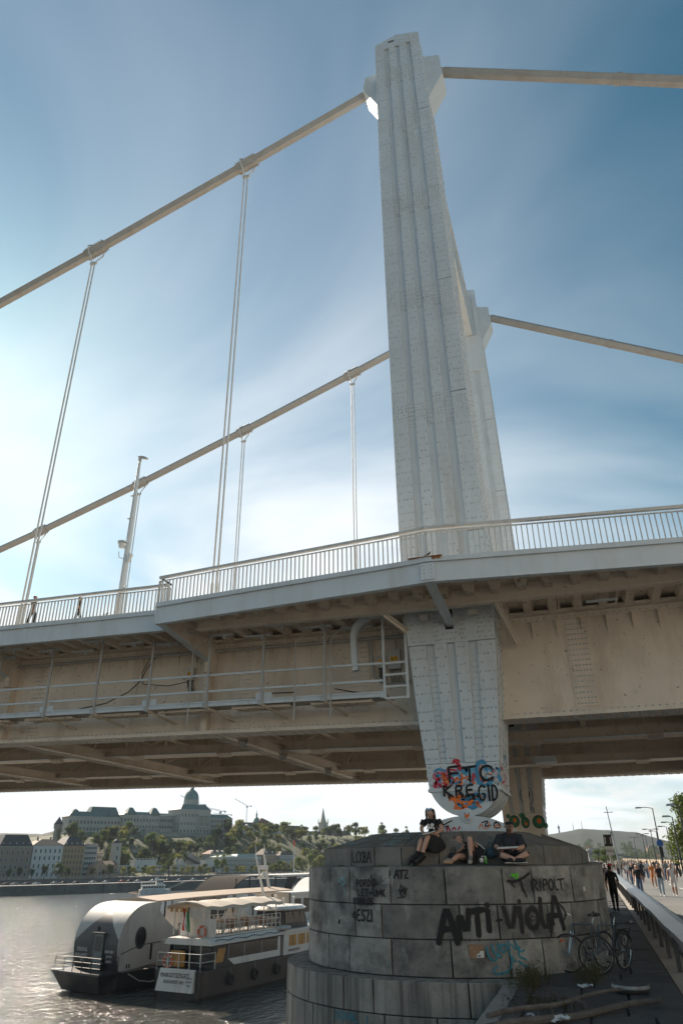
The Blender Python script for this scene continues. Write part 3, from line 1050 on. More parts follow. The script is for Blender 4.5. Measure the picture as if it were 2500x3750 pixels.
railing([(-24, LEFT_Y), (-7.4, LEFT_Y)], .124, 'steel bar railing of the straight footway at the left edge')
railing([(-7.3, -3.1), (.75, -4.2)], .124, 'steel bar railing of the widened footway left of the bend')
railing([(.77, -4.2), (9.0, -3.1)], .124, 'steel bar railing of the footway right of the bend')
railing([(-7.28, -3.06), (-7.28, -2.52)], .13, 'short return railing closing the step in the footway')
railing([(9.05, LEFT_Y), (24, LEFT_Y)], .124, 'steel bar railing beyond the right edge of the widened footway')
# ================================================================== WATER, QUAY, PIER
def water_material():
    m = bpy.data.materials.new('river_water')
    m.use_nodes = True
    nt = m.node_tree
    L = nt.links.new
    b = nt.nodes['Principled BSDF']
    b.inputs['Base Color'].default_value = (0.078, 0.077, 0.066, 1)
    b.inputs['Roughness'].default_value = 0.09
    b.inputs['IOR'].default_value = 1.33
    b.inputs['Specular IOR Level'].default_value = 0.75
    tc = nt.nodes.new('ShaderNodeTexCoord')
    h = None
    for sc_, det, amt, rot, sx in ((0.16, 3, 1.0, 25, 1.6), (0.70, 4, 0.75, -20, 2.0), (2.4, 5, 0.34, 40, 1.5)):
        mp = nt.nodes.new('ShaderNodeMapping')
        mp.inputs['Rotation'].default_value = (0, 0, R(rot))
        mp.inputs['Scale'].default_value = (sx, 1, 1)
        L(tc.outputs['Object'], mp.inputs[0])
        n = nt.nodes.new('ShaderNodeTexNoise')
        n.inputs['Scale'].default_value = sc_
        n.inputs['Detail'].default_value = det
        n.inputs['Roughness'].default_value = .55
        L(mp.outputs[0], n.inputs['Vector'])
        mu = nt.nodes.new('ShaderNodeMath')
        mu.operation = 'MULTIPLY'
        mu.inputs[1].default_value = amt
        L(n.outputs['Fac'], mu.inputs[0])
        if h is None:
            h = mu.outputs[0]
        else:
            ad = nt.nodes.new('ShaderNodeMath')
            L(h, ad.inputs[0])
            L(mu.outputs[0], ad.inputs[1])
            h = ad.outputs[0]
    bp = nt.nodes.new('ShaderNodeBump')
    bp.inputs['Strength'].default_value = 1.0
    bp.inputs['Distance'].default_value = 0.48
    L(h, bp.inputs['Height'])
    L(bp.outputs[0], b.inputs['Normal'])
    return m
M_WATER = water_material()
WZ = -7.0
m = MB()
m.add([(-900, -500, WZ), (1.7, -500, WZ), (1.7, 2600, WZ), (-900, 2600, WZ)], [(0, 1, 2, 3)])
tag(m.build('water', M_WATER), kind='structure')

M_GROUND = mat('dusty_ground', (.38, .35, .31), .9, var=.2, scale=.4, bump=.2, bscale=8)
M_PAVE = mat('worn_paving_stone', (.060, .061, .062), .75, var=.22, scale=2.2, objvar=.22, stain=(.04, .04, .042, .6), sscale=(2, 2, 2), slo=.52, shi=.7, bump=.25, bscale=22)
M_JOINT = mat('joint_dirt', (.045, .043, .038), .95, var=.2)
M_ASPH = mat('asphalt', (.17, .168, .16), .85, var=.12, scale=.5, bump=.12, bscale=90)
M_CONC = mat('concrete_wall', (.26, .25, .23), .85, var=.18, scale=1.2, stain=(.10, .10, .09, .6), sscale=(1.2, 1.2, .25), bump=.15, bscale=14)
m = MB()
m.add([(1.9, -120, -.06), (1500, -120, -.06), (1500, 2600, -.06), (1.9, 2600, -.06)], [(0, 1, 2, 3)])
tag(m.build('ground', M_GROUND), kind='structure')
m = MB()
m.box(1.6, 1.9, -120, 900, -9, -.065)
tag(m.build('quay_wall', M_CONC), kind='structure')
# quay paving: long slabs, each its own stone
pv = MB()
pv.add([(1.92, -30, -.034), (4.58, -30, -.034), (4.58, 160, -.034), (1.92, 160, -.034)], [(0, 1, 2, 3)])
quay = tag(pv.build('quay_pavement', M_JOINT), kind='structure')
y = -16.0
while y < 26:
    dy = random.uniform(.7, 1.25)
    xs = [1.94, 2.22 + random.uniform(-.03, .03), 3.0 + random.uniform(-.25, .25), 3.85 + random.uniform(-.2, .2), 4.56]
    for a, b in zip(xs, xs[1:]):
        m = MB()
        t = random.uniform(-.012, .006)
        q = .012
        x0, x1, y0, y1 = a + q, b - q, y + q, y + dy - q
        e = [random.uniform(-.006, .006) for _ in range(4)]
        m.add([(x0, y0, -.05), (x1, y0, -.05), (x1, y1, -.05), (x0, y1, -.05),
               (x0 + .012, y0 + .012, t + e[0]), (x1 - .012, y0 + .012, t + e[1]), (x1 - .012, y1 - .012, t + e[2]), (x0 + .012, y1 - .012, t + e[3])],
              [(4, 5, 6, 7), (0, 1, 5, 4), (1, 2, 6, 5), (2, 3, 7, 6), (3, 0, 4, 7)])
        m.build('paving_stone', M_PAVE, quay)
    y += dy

# road beyond the barrier
m = MB()
m.add([(5.15, -60, -.02), (13.0, -60, -.02), (13.0, 600, -.02), (5.15, 600, -.02)], [(0, 1, 2, 3)])
road = tag(m.build('road', M_ASPH), kind='structure')
M_PAINT = mat('road_paint', (.7, .7, .66), .7, var=.15, scale=8)
m = MB()
m.add([(12.5, -60, -.016), (12.62, -60, -.016), (12.62, 400, -.016), (12.5, 400, -.016)], [(0, 1, 2, 3)])
m.build('edge_line', M_PAINT, road)
for k in range(22):
    m = MB()
    yy = -5 + k * 9.0
    m.add([(9.0, yy, -.016), (9.12, yy, -.016), (9.12, yy + 3, -.016), (9.0, yy + 3, -.016)], [(0, 1, 2, 3)])
    m.build('lane_dash', M_PAINT, road)
m = MB()
m.box(13.0, 13.25, -60, 500, -.05, .12)
tag(m.build('kerb', M_CONC), kind='structure')
m = MB()
m.box(13.25, 17.0, -60, 500, -.05, .11)
tag(m.build('pavement', M_PAVE), kind='structure')
M_WARMWALL = mat('sandstone_wall', (.38, .31, .23), .85, var=.12, scale=1.0, bump=.1, bscale=10)
m = MB()
m.box(17.0, 17.6, 20, 420, -.05, 1.5)
for y in np.arange(20, 420, 6):
    m.box(16.93, 17.67, y, y + .7, -.05, 1.7)
tag(m.build('embankment_wall', M_WARMWALL), 'low pale stone embankment wall along the far side of the road', 'wall')

# steel-capped barrier between walkway and road
M_BARR = mat('weathered_barrier_steel', (.15, .16, .165), .35, metal=.4, var=.15, scale=2, stain=(.1, .09, .08, .5), sscale=(2, .6, 2))
M_POSTD = mat('dark_post_steel', (.05, .055, .06), .6, var=.2)
bar_ = thing('crash_barrier', 'long steel crash barrier on posts between the walkway and the road', 'barrier', (4.8, 5, 0))
m = MB()
prof = [(4.62, .73), (4.66, .78), (4.95, .84), (5.14, .78), (5.16, .66), (5.12, .66), (5.10, .75), (4.94, .80), (4.68, .74), (4.65, .70)]
ys = list(np.arange(-12, 40, 2.0)) + [70]
m.loft([[(x + .006 * math.sin(y * 1.3), y, z + .012 * math.sin(y * .9)) for x, z in prof] for y in ys])
m.build('beam', M_BARR, bar_)
for y in np.arange(-11, 60, 2.3):
    m = MB()
    m.box(4.78, 4.86, y, y + .12, -.05, .75)
    m.box(4.70, 4.95, y - .02, y + .14, .66, .76)
    m.build('post', M_POSTD, bar_)

# ------------------------------------------------------------------ stone pier
PXC, PYC = .15, -.4
M_STONE = mat('pier_granite', (.235, .23, .21), .72, var=.34, scale=3.0, objvar=.36, stain=(.045, .047, .048, .85), sscale=(1.3, 1.3, 1.7), slo=.47, shi=.64, stain2=(.45, .44, .42, .6), s2scale=(2.6, 2.6, 1.1), s2lo=.56, s2hi=.74, spots=(.05, .05, .05, .5), pscale=24, plo=.58, phi=.72, bump=.4, bscale=34)
M_STONE2 = mat('pier_granite_streaked', (.26, .25, .225), .72, var=.26, scale=2.4, objvar=.16, stain=(.06, .058, .055, .85), sscale=(4.5, 4.5, .20), slo=.44, shi=.62, stain2=(.10, .10, .095, .6), s2scale=(1.2, 1.2, 1.2), s2lo=.5, s2hi=.68, spots=(.05, .05, .05, .4), pscale=26, plo=.58, phi=.72, bump=.35, bscale=34)
M_MORTAR = mat('pier_mortar', (.028, .027, .025), .95)
pier = thing('bridge_pier', 'rounded grey granite bridge pier covered in graffiti', 'pier', (PXC, PYC, -2))
def on_pier(t, r, z):
    t = R(t)
    return (PXC + r * math.sin(t), PYC - r * math.cos(t), z)
def stone(t0, t1, r, z0, z1, thick, material, gap=.008):
    g = math.degrees(gap / r)
    a, b = t0 + g, t1 - g
    ch = .012
    gc = math.degrees(ch / r)
    n = max(2, int((b - a) / 4))
    jit = random.uniform(-.006, .008)
    rows = [(r - thick, z0 + gap, 0), (r - ch + jit, z0 + gap, 0), (r + jit, z0 + gap + ch, 1), (r + jit, z1 - gap - ch, 1), (r - ch + jit, z1 - gap, 0), (r - thick, z1 - gap, 0)]
    m = MB()
    rings = []
    for k in range(n + 1):
        t = a + (b - a) * k / n
        edge = (k in (0, n))
        rings.append([on_pier(t + (gc * (1 if k == 0 else -1) if (edge and q) else 0), rr if not (edge and not q and rr > r - .1) else rr - .0, z) for rr, z, q in rows])
    # bend the end columns back for the bevel
    m.loft(rings)
    return m.build('stone', material, pier)
def course(joints, r, z0, z1, thick, material):
    for a, b in zip(joints, joints[1:]):
        stone(a, b, r, z0, z1, thick, material)
course([-100, -84, -70, -58.1, -39.6, -28.7, -11.5, 7.4, 26.4, 37.1, 54.4, 74, 96], 3.5, 1.19, 1.86, .5, M_STONE)
course([-100, -78, -55, -43.2, -26.0, -15.0, 11.5, 23.7, 41.9, 52.4, 71, 96], 3.5, .595, 1.19, .5, M_STONE)
course([-100, -80, -60.8, -40.8, -29, -11.7, 8, 26.4, 38.1, 57.5, 76, 96], 3.5, -.03, .595, .5, M_STONE)
course([-104, -86, -68, -50.6, -41, -24.6, -14.4, 12.2, 23.2, 42, 60], 3.98, -.58, -.03, .9, M_STONE2)
course([-104, -88, -72, -53.9, -38.2, -28.2, -11, 3.5, 16.9, 34, 52], 3.98, -1.2, -.58, .9, M_STONE2)
course([-104, -86, -66, -46, -28, -10, 10, 28, 46], 3.98, -1.9, -1.2, .9, M_STONE2)
for k in range(5):
    j = [-104 + q * 18 + (9 if k % 2 else 0) for q in range(9)]
    course(j, 3.98, -2.9 - k, -1.9 - k, .9, M_STONE2)
# body behind the facing, running through under the far leg
def stadium(r, n=28, y_end=17.0):
    p = [(PXC + r * math.sin(R(t)), PYC - r * math.cos(R(t))) for t in np.linspace(-90, 90, n)]
    p += [(PXC + r * math.sin(R(t)), y_end - r * math.cos(R(t))) for t in np.linspace(90, 270, n)]
    return p
m = MB()
m.prism(stadium(3.46), -.05, 1.80)
m.prism(stadium(3.93), -8.5, -.06)
m.build('core', M_MORTAR, pier)
# straight flanks
for sg in (1, -1):
    for ci, (z0, z1) in enumerate(((1.19, 1.86), (.595, 1.19), (-.03, .595))):
        y = PYC + (.4, 1.1, .7)[ci] * .6
        while y < 17:
            m = MB()
            x = PXC + sg * 3.5
            xa, xb = sorted((x, x - sg * .4))
            m.box(xa, xb, y + .01, y + 1.78, z0 + .01, z1 - .01)
            m.build('stone', M_STONE, pier)
            y += 1.8
# upper ledge: sloping slabs on tier two
for a, b in zip([-100, -74, -48, -26, -4, 19, 42, 66, 92], [-74, -48, -26, -4, 19, 42, 66, 92, 100]):
    m = MB()
    rings = []
    for k in range(6):
        t = a + .15 + (b - a - .3) * k / 5
        rings.append([on_pier(t, 3.485, 1.865), on_pier(t, 2.2, 1.93), on_pier(t, 2.2, 1.80), on_pier(t, 3.485, 1.80)])
    m.loft(rings)
    m.build('ledge_slab', M_STONE, pier)
# cap: faceted wall with a sloping top
M_CAP = mat('pier_cap_granite', (.17, .165, .15), .78, var=.2, scale=2.4, objvar=.12, stain=(.10, .088, .07, .7), sscale=(2.2, 2.2, 1.4), slo=.48, shi=.68, bump=.3, bscale=40)
capt = [-100, -66.3, -34.7, -21.4, -9.8, 4.6, 18.0, 33, 48.5, 66.8, 100]
def capr(t): return 3.14 - .75 * max(0, 1 - abs(t - 18) / 30.0)
for a, b in zip(capt, capt[1:]):
    g = .22
    ra, rb = capr(a), capr(b)
    m = MB()
    P = []
    for t, r_ in ((a + g, ra), (b - g, rb)):
        P.append([on_pier(t, r_, 1.87), on_pier(t, r_, 2.24), on_pier(t, 1.95, 2.56), on_pier(t, 1.2, 2.58), on_pier(t, 1.2, 1.87)])
    m.loft(P)
    m.build('cap_stone', M_CAP, pier)
m = MB()
m.prism([(PXC + 1.95 * math.sin(R(t)), PYC - 1.95 * math.cos(R(t))) for t in np.linspace(-90, 90, 16)] + [(PXC + 1.95, 19), (PXC - 1.95, 19)], 1.80, 2.565)
m.build('cap_core', M_CAP, pier)
m = MB()
for sg in (1, -1):
    m.hexa([(PXC + sg * 2.2, 0, 1.82), (PXC + sg * 3.1, 0, 1.82), (PXC + sg * 3.1, 17, 1.82), (PXC + sg * 2.2, 17, 1.82), (PXC + sg * 2.2, 0, 2.55), (PXC + sg * 3.1, 0, 2.24), (PXC + sg * 3.1, 17, 2.24), (PXC + sg * 2.2, 17, 2.55)])
m.build('cap_flank', M_CAP, pier)
# moss tufts along the ledge joint
M_MOSS = mat('moss', (.06, .085, .02), .95, var=.4, scale=30)
for t in (-20.5, -17, -7.6, -3.6, 1.2, 28, -41):
    m = MB()
    for k in range(14):
        p = Vector(on_pier(t + random.uniform(-1.6, 1.6), capr(t) + random.uniform(.01, .06), 1.885))
        m.ball(p, random.uniform(.015, .03), 6, 1, 1, .8)
    tag(m.build('moss_tuft', M_MOSS, pier), kind='stuff')

# bearing seats on the pier
for yc in (0.0,):
    bt = thing('pylon_bearing', ('graffitied white domed steel bearing under the front pylon leg' if yc == 0 else 'white domed bearing under the rear pylon leg'), 'bearing', (.72, yc, 2.55), group='pylon bearings')
    for k in range(9):
        ya = yc - 1.12 + k * .249
        rr = .98 - (.015 if k % 2 else 0)
        arc = [(.72 + rr * math.cos(t), ya, 2.565 + (.375) * math.sin(t) * (rr / .98)) for t in np.linspace(0, math.pi, 25)]
        m = MB()
        m.extr(arc, (0, .235, 0))
        m.build('seat_plate', M_STEEL, bt, smooth=True)
    m = MB()
    m.lathe([(.175, -.02), (.175, .0), (.165, .012), (.135, .013), (.13, .03), (.11, .035)], n=28)
    pm_ = m.mesh('pin_cap', M_STEEL, True)
    o = link('pin_cap', pm_, bt)
    o.matrix_parent_inverse = Matrix.Translation(-Vector((.72, yc, 2.55)))
    o.location = (.74, yc - 1.13, 2.935)
    o.rotation_euler = (R(90), 0, 0)
# ================================================================== GRAFFITI: painted strokes laid on the faces
GL = {
 'A': [[(0, 0), (.45, 1), (.6, 1), (1, 0)], [(.2, .42), (.85, .42)]], 'N': [[(0, 0), (.08, 1), (.75, .05), (.95, 1)]],
 'T': [[(0, .92), (1, 1)], [(.5, .96), (.52, 0)]], 'I': [[(.5, 0), (.48, 1)]], 'i': [[(.5, 0), (.48, .78)], [(.47, .97), (.5, .99)]],
 '-': [[(.1, .48), (.9, .5)]], 'V': [[(0, 1), (.45, 0), (.95, 1)]],
 'O': [[(.5, 1), (.12, .8), (.05, .4), (.25, .05), (.6, 0), (.9, .3), (.92, .7), (.7, .97), (.45, 1)]],
 'L': [[(.1, 1), (.1, .02), (.9, .05)]], 'R': [[(.1, 0), (.12, 1), (.75, .95), (.85, .7), (.65, .5), (.15, .48)], [(.4, .48), (.95, 0)]],
 'P': [[(.1, 0), (.12, 1), (.75, .97), (.88, .72), (.65, .5), (.15, .45)]], 'D': [[(.1, 0), (.12, 1), (.65, .9), (.9, .5), (.65, .1), (.08, .02)]],
 'B': [[(.1, 0), (.12, 1), (.7, .92), (.75, .62), (.15, .53), (.85, .42), (.8, .08), (.08, .02)]],
 'E': [[(.9, 1), (.1, .97), (.1, .02), (.92, .04)], [(.1, .5), (.75, .52)]], 'F': [[(.95, 1), (.1, .95), (.12, 0)], [(.1, .52), (.8, .55)]],
 'C': [[(.92, .85), (.6, 1), (.2, .85), (.05, .45), (.25, .08), (.65, 0), (.95, .18)]], 'G': [[(.9, .85), (.55, 1), (.15, .8), (.05, .35), (.35, .02), (.8, .1), (.88, .45), (.55, .45)]],
 'S': [[(.9, .9), (.5, 1), (.12, .8), (.3, .55), (.75, .45), (.9, .2), (.5, 0), (.08, .12)]], 'U': [[(.08, 1), (.1, .25), (.45, 0), (.85, .2), (.92, 1)]],
 'K': [[(.1, 1), (.12, 0)], [(.9, 1), (.15, .48), (.95, 0)]], 'Z': [[(.08, .95), (.9, 1), (.1, .03), (.95, .05)]], 'H': [[(.1, 1), (.1, 0)], [(.9, 1), (.9, 0)], [(.1, .5), (.9, .52)]],
 'M': [[(.03, 0), (.12, 1), (.5, .35), (.88, 1), (.97, 0)]], 'Y': [[(.05, 1), (.48, .5), (.95, 1)], [(.48, .5), (.45, 0)]], 'W': [[(0, 1), (.25, 0), (.5, .7), (.75, 0), (1, 1)]],
 'X': [[(.05, 1), (.95, 0)], [(.95, 1), (.05, 0)]], '1': [[(.2, .75), (.55, 1), (.55, 0)]], '4': [[(.7, 0), (.72, 1), (.05, .3), (.98, .3)]], 'J': [[(.85, 1), (.85, .2), (.45, 0), (.1, .2)]],
 '.': [[(.4, .02), (.5, .05)]], ' ': [], '2': [[(.1, .8), (.45, 1), (.85, .75), (.1, .03), (.95, .05)]], '!': [[(.5, 1), (.5, .3)], [(.5, .05), (.52, .08)]],
 '5': [[(.9, 1), (.15, .97), (.12, .58), (.6, .62), (.9, .35), (.55, 0), (.08, .1)]], '8': [[(.5, .52), (.15, .75), (.5, 1), (.85, .75), (.5, .52), (.1, .25), (.5, 0), (.9, .25), (.5, .52)]], '6': [[(.8, .95), (.3, .7), (.1, .3), (.45, 0), (.85, .25), (.5, .5), (.15, .35)]],
 '0': [[(.5, 1), (.1, .7), (.1, .3), (.5, 0), (.9, .3), (.9, .7), (.5, 1)]],
}
def smooth_line(P, n=3):
    for _ in range(n):
        if len(P) < 3:
            return P
        Q = [P[0]]
        for a, b in zip(P, P[1:]):
            Q.append((a[0] * .75 + b[0] * .25, a[1] * .75 + b[1] * .25))
            Q.append((a[0] * .25 + b[0] * .75, a[1] * .25 + b[1] * .75))
        Q.append(P[-1])
        P = Q
    return P
_lift = [0]
def ribbon(m, P, w, fn, taper=False):
    """a flat painted band with round ends following the 2-D line P; fn(u, v, lift) puts it on the surface"""
    _lift[0] = (_lift[0] + 1) % 40
    lf = .0025 + .00012 * _lift[0]
    # resample
    Q = []
    for a, b in zip(P, P[1:]):
        d = math.dist(a, b)
        n = max(1, int(d / (w * .7)))
        for k in range(n):
            Q.append((a[0] + (b[0] - a[0]) * k / n, a[1] + (b[1] - a[1]) * k / n))
    Q.append(P[-1])
    L_, R_ = [], []
    N = len(Q)
    for i, p in enumerate(Q):
        a, b = Q[max(i - 1, 0)], Q[min(i + 1, N - 1)]
        dx, dy = b[0] - a[0], b[1] - a[1]
        l = math.hypot(dx, dy) or 1
        nx, ny = -dy / l, dx / l
        ww = w / 2 * random.uniform(.9, 1.08)
        if taper: ww *= 1 - .5 * i / max(1, N - 1)
        L_.append((p[0] + nx * ww, p[1] + ny * ww))
        R_.append((p[0] - nx * ww, p[1] - ny * ww))
    def capend(i, j):
        dx, dy = Q[i][0] - Q[j][0], Q[i][1] - Q[j][1]
        l = math.hypot(dx, dy) or 1
        return dx / l, dy / l
    V = [fn(*p, lf) for p in L_] + [fn(*p, lf) for p in R_]
    F = [(i, i + 1, N + i + 1, N + i) for i in range(N - 1)]
    if N > 1:
        for i, j in ((0, 1), (N - 1, N - 2)):
            ex, ey = capend(i, j)
            base = len(V)
            for s, q in ((.35, .92), (.5, .5), (.35, -.92)):
                nx, ny = -ey, ex
                V.append(fn(Q[i][0] + ex * w * s * .9 + nx * w * .5 * q * .75, Q[i][1] + ey * w * s * .9 + ny * w * .5 * q * .75, lf))
            a_, b_ = (i, N + i) if True else (0, 0)
            V2 = [i, base, base + 1, base + 2, N + i] if i == 0 else [i, base, base + 1, base + 2, N + i]
            # orient so the first cap point sits beside the left edge
            pl = L_[i]; c0 = (Q[i][0] + ex * w * .3 - ey * w * .3, Q[i][1] + ey * w * .3 + ex * w * .3)
            if math.dist(pl, c0) > math.dist(R_[i], c0):
                V2 = [N + i, base, base + 1, base + 2, i]
            F.append(tuple(V2))
    m.add(V, F)
def write(text, u0, v0, cw, chh, w, fn, gap=.25, slant=0.0, rise=0.0, jitter=.05, up=None):
    m = MB()
    u = u0
    for ch in text:
        for st in GL.get(ch, []):
            k = cw * (.35 if ch in 'iI.!1' else 1)
            P = [(u + (x * k) + slant * y * chh + random.uniform(-jitter, jitter) * cw * .3, v0 + y * chh + (u - u0) * rise + random.uniform(-jitter, jitter) * chh * .3) for x, y in st]
            P = smooth_line(P, 2 if ch in 'OCSGUDBPRJ0258.6' else 1)
            ribbon(m, P, w, fn)
        u += (cw * (.35 if ch in 'iI.!1' else (.5 if ch == ' ' else 1))) + gap * cw
    return m
def scribble(n, u0, u1, v0, v1, w, fn, seg=7):
    m = MB()
    for _ in range(n):
        P = [(random.uniform(u0, u1), random.uniform(v0, v1)) for _ in range(seg)]
        ribbon(m, smooth_line(P, 3), w, fn)
    return m
PRAD = math.pi / 180
def f_t2(u, v, lf):            # u: arc metres on the tier-two cylinder, v: height
    return on_pier(u / 3.51 / PRAD, 3.512 + lf, v)
def f_t3(u, v, lf):
    return on_pier(u / 3.99 / PRAD, 3.994 + lf, v)
def arc(t): return t * PRAD * 3.51
G_BLACK = mat('black_spray_paint', (.006, .006, .007), .7, var=.3, scale=12)
G_FADED = mat('faded_black_spray', (.014, .014, .015), .7, var=.4, scale=10)
G_BLUE = mat('blue_spray_paint', (.05, .25, .43), .6, var=.25, scale=8)
G_TEAL = mat('teal_spray_paint', (.02, .20, .27), .6, var=.3, scale=10)
G_CYAN = mat('pale_blue_chalk_paint', (.22, .42, .46), .7, var=.3, scale=14)
G_WHITE = mat('white_spray_paint', (.55, .56, .55), .6, var=.15, scale=8)
G_GREYP = mat('thin_grey_chalk', (.24, .24, .235), .8, var=.3, scale=14)
G_MIST = mat('black_overspray', (.01, .01, .011), .9, alpha=.13, var=.3, scale=20)
G_RED = mat('red_spray_paint', (.50, .03, .05), .6, var=.25, scale=10)
G_ORANGE = mat('orange_spray_paint', (.75, .17, .025), .6, var=.2, scale=10)
G_GREEN = mat('green_spray_paint', (.03, .17, .09), .6, var=.25, scale=10)
G_LIME = mat('lime_spray_paint', (.10, .50, .02), .6, var=.2, scale=10)
def gr(mb, material, parent=None):
    return mb.build('graffiti', material, parent if parent is not None else pier)
# ANTI-VIOLA
m = MB()
def letter(m, ch, t0, t1, v0, v1, w, fn=f_t2):
    for st in GL[ch]:
        P = [(arc(t0 + (t1 - t0) * x), v0 + (v1 - v0) * y) for x, y in st]
        ribbon(m, smooth_line(P, 2 if ch in 'O' else 1), w, fn)
for ch, a, b, v0, v1 in (('A', 4.2, 10.2, .55, 1.10), ('N', 10.8, 14.4, .64, 1.10), ('T', 14.9, 19.0, .68, 1.11), ('i', 18.6, 22.4, .75, 1.19), ('-', 22.9, 25.0, .58, 1.28)):
    letter(m, ch, a, b, v0, v1, .105 if ch != '-' else .045)
gr(m, G_BLACK)
m = MB()
for ch, a, b, v0, v1 in (('V', 25.8, 30.0, .70, 1.14), ('i', 28.8, 34.0, .72, 1.25), ('O', 33.2, 38.0, .77, 1.12), ('L', 38.6, 42.2, .78, 1.28), ('A', 42.0, 47.5, .74, 1.30)):
    letter(m, ch, a, b, v0, v1, .085)
ribbon(m, smooth_line([(arc(40.8), .8), (arc(41.4), 1.05), (arc(43), .95), (arc(43.5), .82)], 2), .04, f_t2)
ribbon(m, smooth_line([(arc(44), 1.32), (arc(46.5), 1.18), (arc(49.2), 1.05), (arc(48.6), .9), (arc(46.2), .88)], 2), .03, f_t2)
gr(m, G_FADED)
# overspray halo and runs below the heavy letters
m = MB()
for ch, a, b, v0, v1 in (('A', 4.2, 10.2, .55, 1.10), ('N', 10.8, 14.4, .64, 1.10), ('T', 14.9, 19.0, .68, 1.11), ('V', 25.8, 30.0, .70, 1.14), ('O', 33.2, 38.0, .77, 1.12), ('A', 42.0, 47.5, .74, 1.30)):
    letter(m, ch, a, b, v0, v1, .145, lambda u, v, lf: f_t2(u, v, lf * .25))
gr(m, G_MIST)
m = MB()
for t_, v_, l_ in ((5.1, .56, .14), (9.9, .58, .07), (11.2, .63, .10), (14.0, .64, .06), (17.0, .68, .12), (27.9, .70, .16), (31.6, .72, .08), (36.0, .77, .10), (42.6, .74, .14), (46.8, .74, .09)):
    ribbon(m, [(arc(t_), v_), (arc(t_ + .1), v_ - l_ * .5), (arc(t_), v_ - l_)], .012, f_t2, True)
gr(m, G_BLACK)
# TRIPOLI
m = MB()
ribbon(m, smooth_line([(arc(28.0), 1.60), (arc(30.5), 1.58), (arc(34), 1.66), (arc(36.0), 1.73)], 2), .05, f_t2)
ribbon(m, [(arc(32.6), 1.60), (arc(33.2), 1.45), (arc(34.2), 1.33)], .045, f_t2, True)
ribbon(m, [(arc(29.2), 1.57), (arc(30.2), 1.50)], .04, f_t2, True)
gr(m, G_BLACK)
m = MB()
for ch, a, b in (('R', 36.4, 39.0), ('I', 39.0, 40.6), ('P', 40.8, 43.0), ('O', 43.2, 45.4), ('L', 45.8, 47.4), ('T', 47.2, 50.2)):
    letter(m, ch, a, b, 1.42, 1.62, .03)
gr(m, G_FADED)
gr(write('BE R', arc(33.5), 1.22, .11, .10, .007, f_t2, .35), G_GREYP)
# small tags at the left
gr(write('PORDO', arc(-25.2), 1.50, .085, .13, .026, f_t2, .22, rise=.03), G_BLACK)
m = MB(); ribbon(m, [(arc(-18.6), 1.66), (arc(-18.4), 1.72)], .03, f_t2); ribbon(m, smooth_line([(arc(-18.0), 1.50), (arc(-17.2), 1.56), (arc(-16.0), 1.55)], 1), .03, f_t2); gr(m, G_BLACK)
gr(write('LET-UNK', arc(-24.6), 1.33, .085, .13, .027, f_t2, .2, rise=.0), G_BLACK)
gr(write('PORD.OS', arc(-26.6), 1.175, .07, .12, .027, f_t2, .2), G_BLACK)
gr(write('4ESZI', arc(-27.2), .88, .105, .20, .036, f_t2, .18), G_BLACK)
gr(write('SHY', arc(-14.3), 1.56, .085, .14, .010, f_t2, .1, slant=.2), G_WHITE)
gr(write('ATZ', arc(-9.8), 1.66, .10, .15, .030, f_t2, .05, slant=.15), G_FADED)
gr(scribble(3, arc(-9.5), arc(-4.5), 1.30, 1.58, .018, f_t2, 6), G_FADED)
m = write('WYS', arc(-34.4), 1.55, .08, .13, .016, f_t2, .05); ribbon(m, smooth_line([(arc(-32.8), 1.50), (arc(-31.8), 1.56), (arc(-31.2), 1.42), (arc(-30.9), 1.38)], 2), .015, f_t2); gr(m, G_CYAN)
m = MB(); ribbon(m, [(arc(-34.2), .82), (arc(-33.8), .86)], .06, f_t2); gr(m, G_BLACK)
# green mark, teal tag, poster, round sticker
gr(scribble(3, arc(29.3), arc(32.2), 1.64, 1.75, .022, f_t2, 5), G_LIME)
m = MB()
for P in ([(19.0, .46), (19.5, .28), (21.5, .22), (23.0, .36), (22.6, .52)], [(20.8, .50), (21.4, .34), (23.6, .30)], [(22.0, .14), (20.6, .10), (20.8, .02), (24.0, .03), (26.4, .10), (27.0, .3)],
          [(23.4, .50), (24.2, .34), (25.6, .44), (24.8, .52), (23.6, .46)], [(26.0, .54), (26.4, .28), (28, .22)], [(27, .5), (28.6, .4), (30, .48), (29, .3), (31.6, .24)], [(28.4, .56), (29.6, .36), (31.2, .40)], [(29, .22), (31, .14), (32.6, .10)]):
    ribbon(m, smooth_line([(arc(a), b + .02) for a, b in P], 3), .032, f_t2)
gr(m, G_TEAL)
M_CARD = mat('brown_cardboard', (.27, .17, .10), .85, var=.25, scale=9)
M_PAPER = mat('white_paper', (.62, .62, .60), .8, var=.06)
m = MB(); q = [f_t2(arc(a), z, .006) for a, z in ((13.6, .30), (18.2, .30), (18.1, .52), (13.5, .53))]; q2 = [f_t2(arc(a), z, .014) for a, z in ((13.6, .30), (18.2, .30), (18.1, .52), (13.5, .53))]
m.hexa(q + q2)
post = tag(m.build('poster', M_CARD), 'torn brown paper poster pasted on the pier below the big black lettering', 'poster')
m = MB(); m.add([f_t2(arc(a), z, .017) for a, z in ((15.7, .31), (18.0, .31), (18.1, .42), (16.9, .42), (16.7, .385), (15.8, .37))], [(0, 1, 2, 3, 4, 5)]); m.build('paper_remnant', M_PAPER, post)
m = MB()
for k, ch in enumerate('HE'):
    for st in GL[ch]:
        ribbon(m, [(arc(16.0 + k * .55 + .45 * x), .325 + .03 * y) for x, y in st], .007, lambda u, v, lf: f_t2(u, v, .018 + lf * .2))
m.build('print', M_INKB, post)
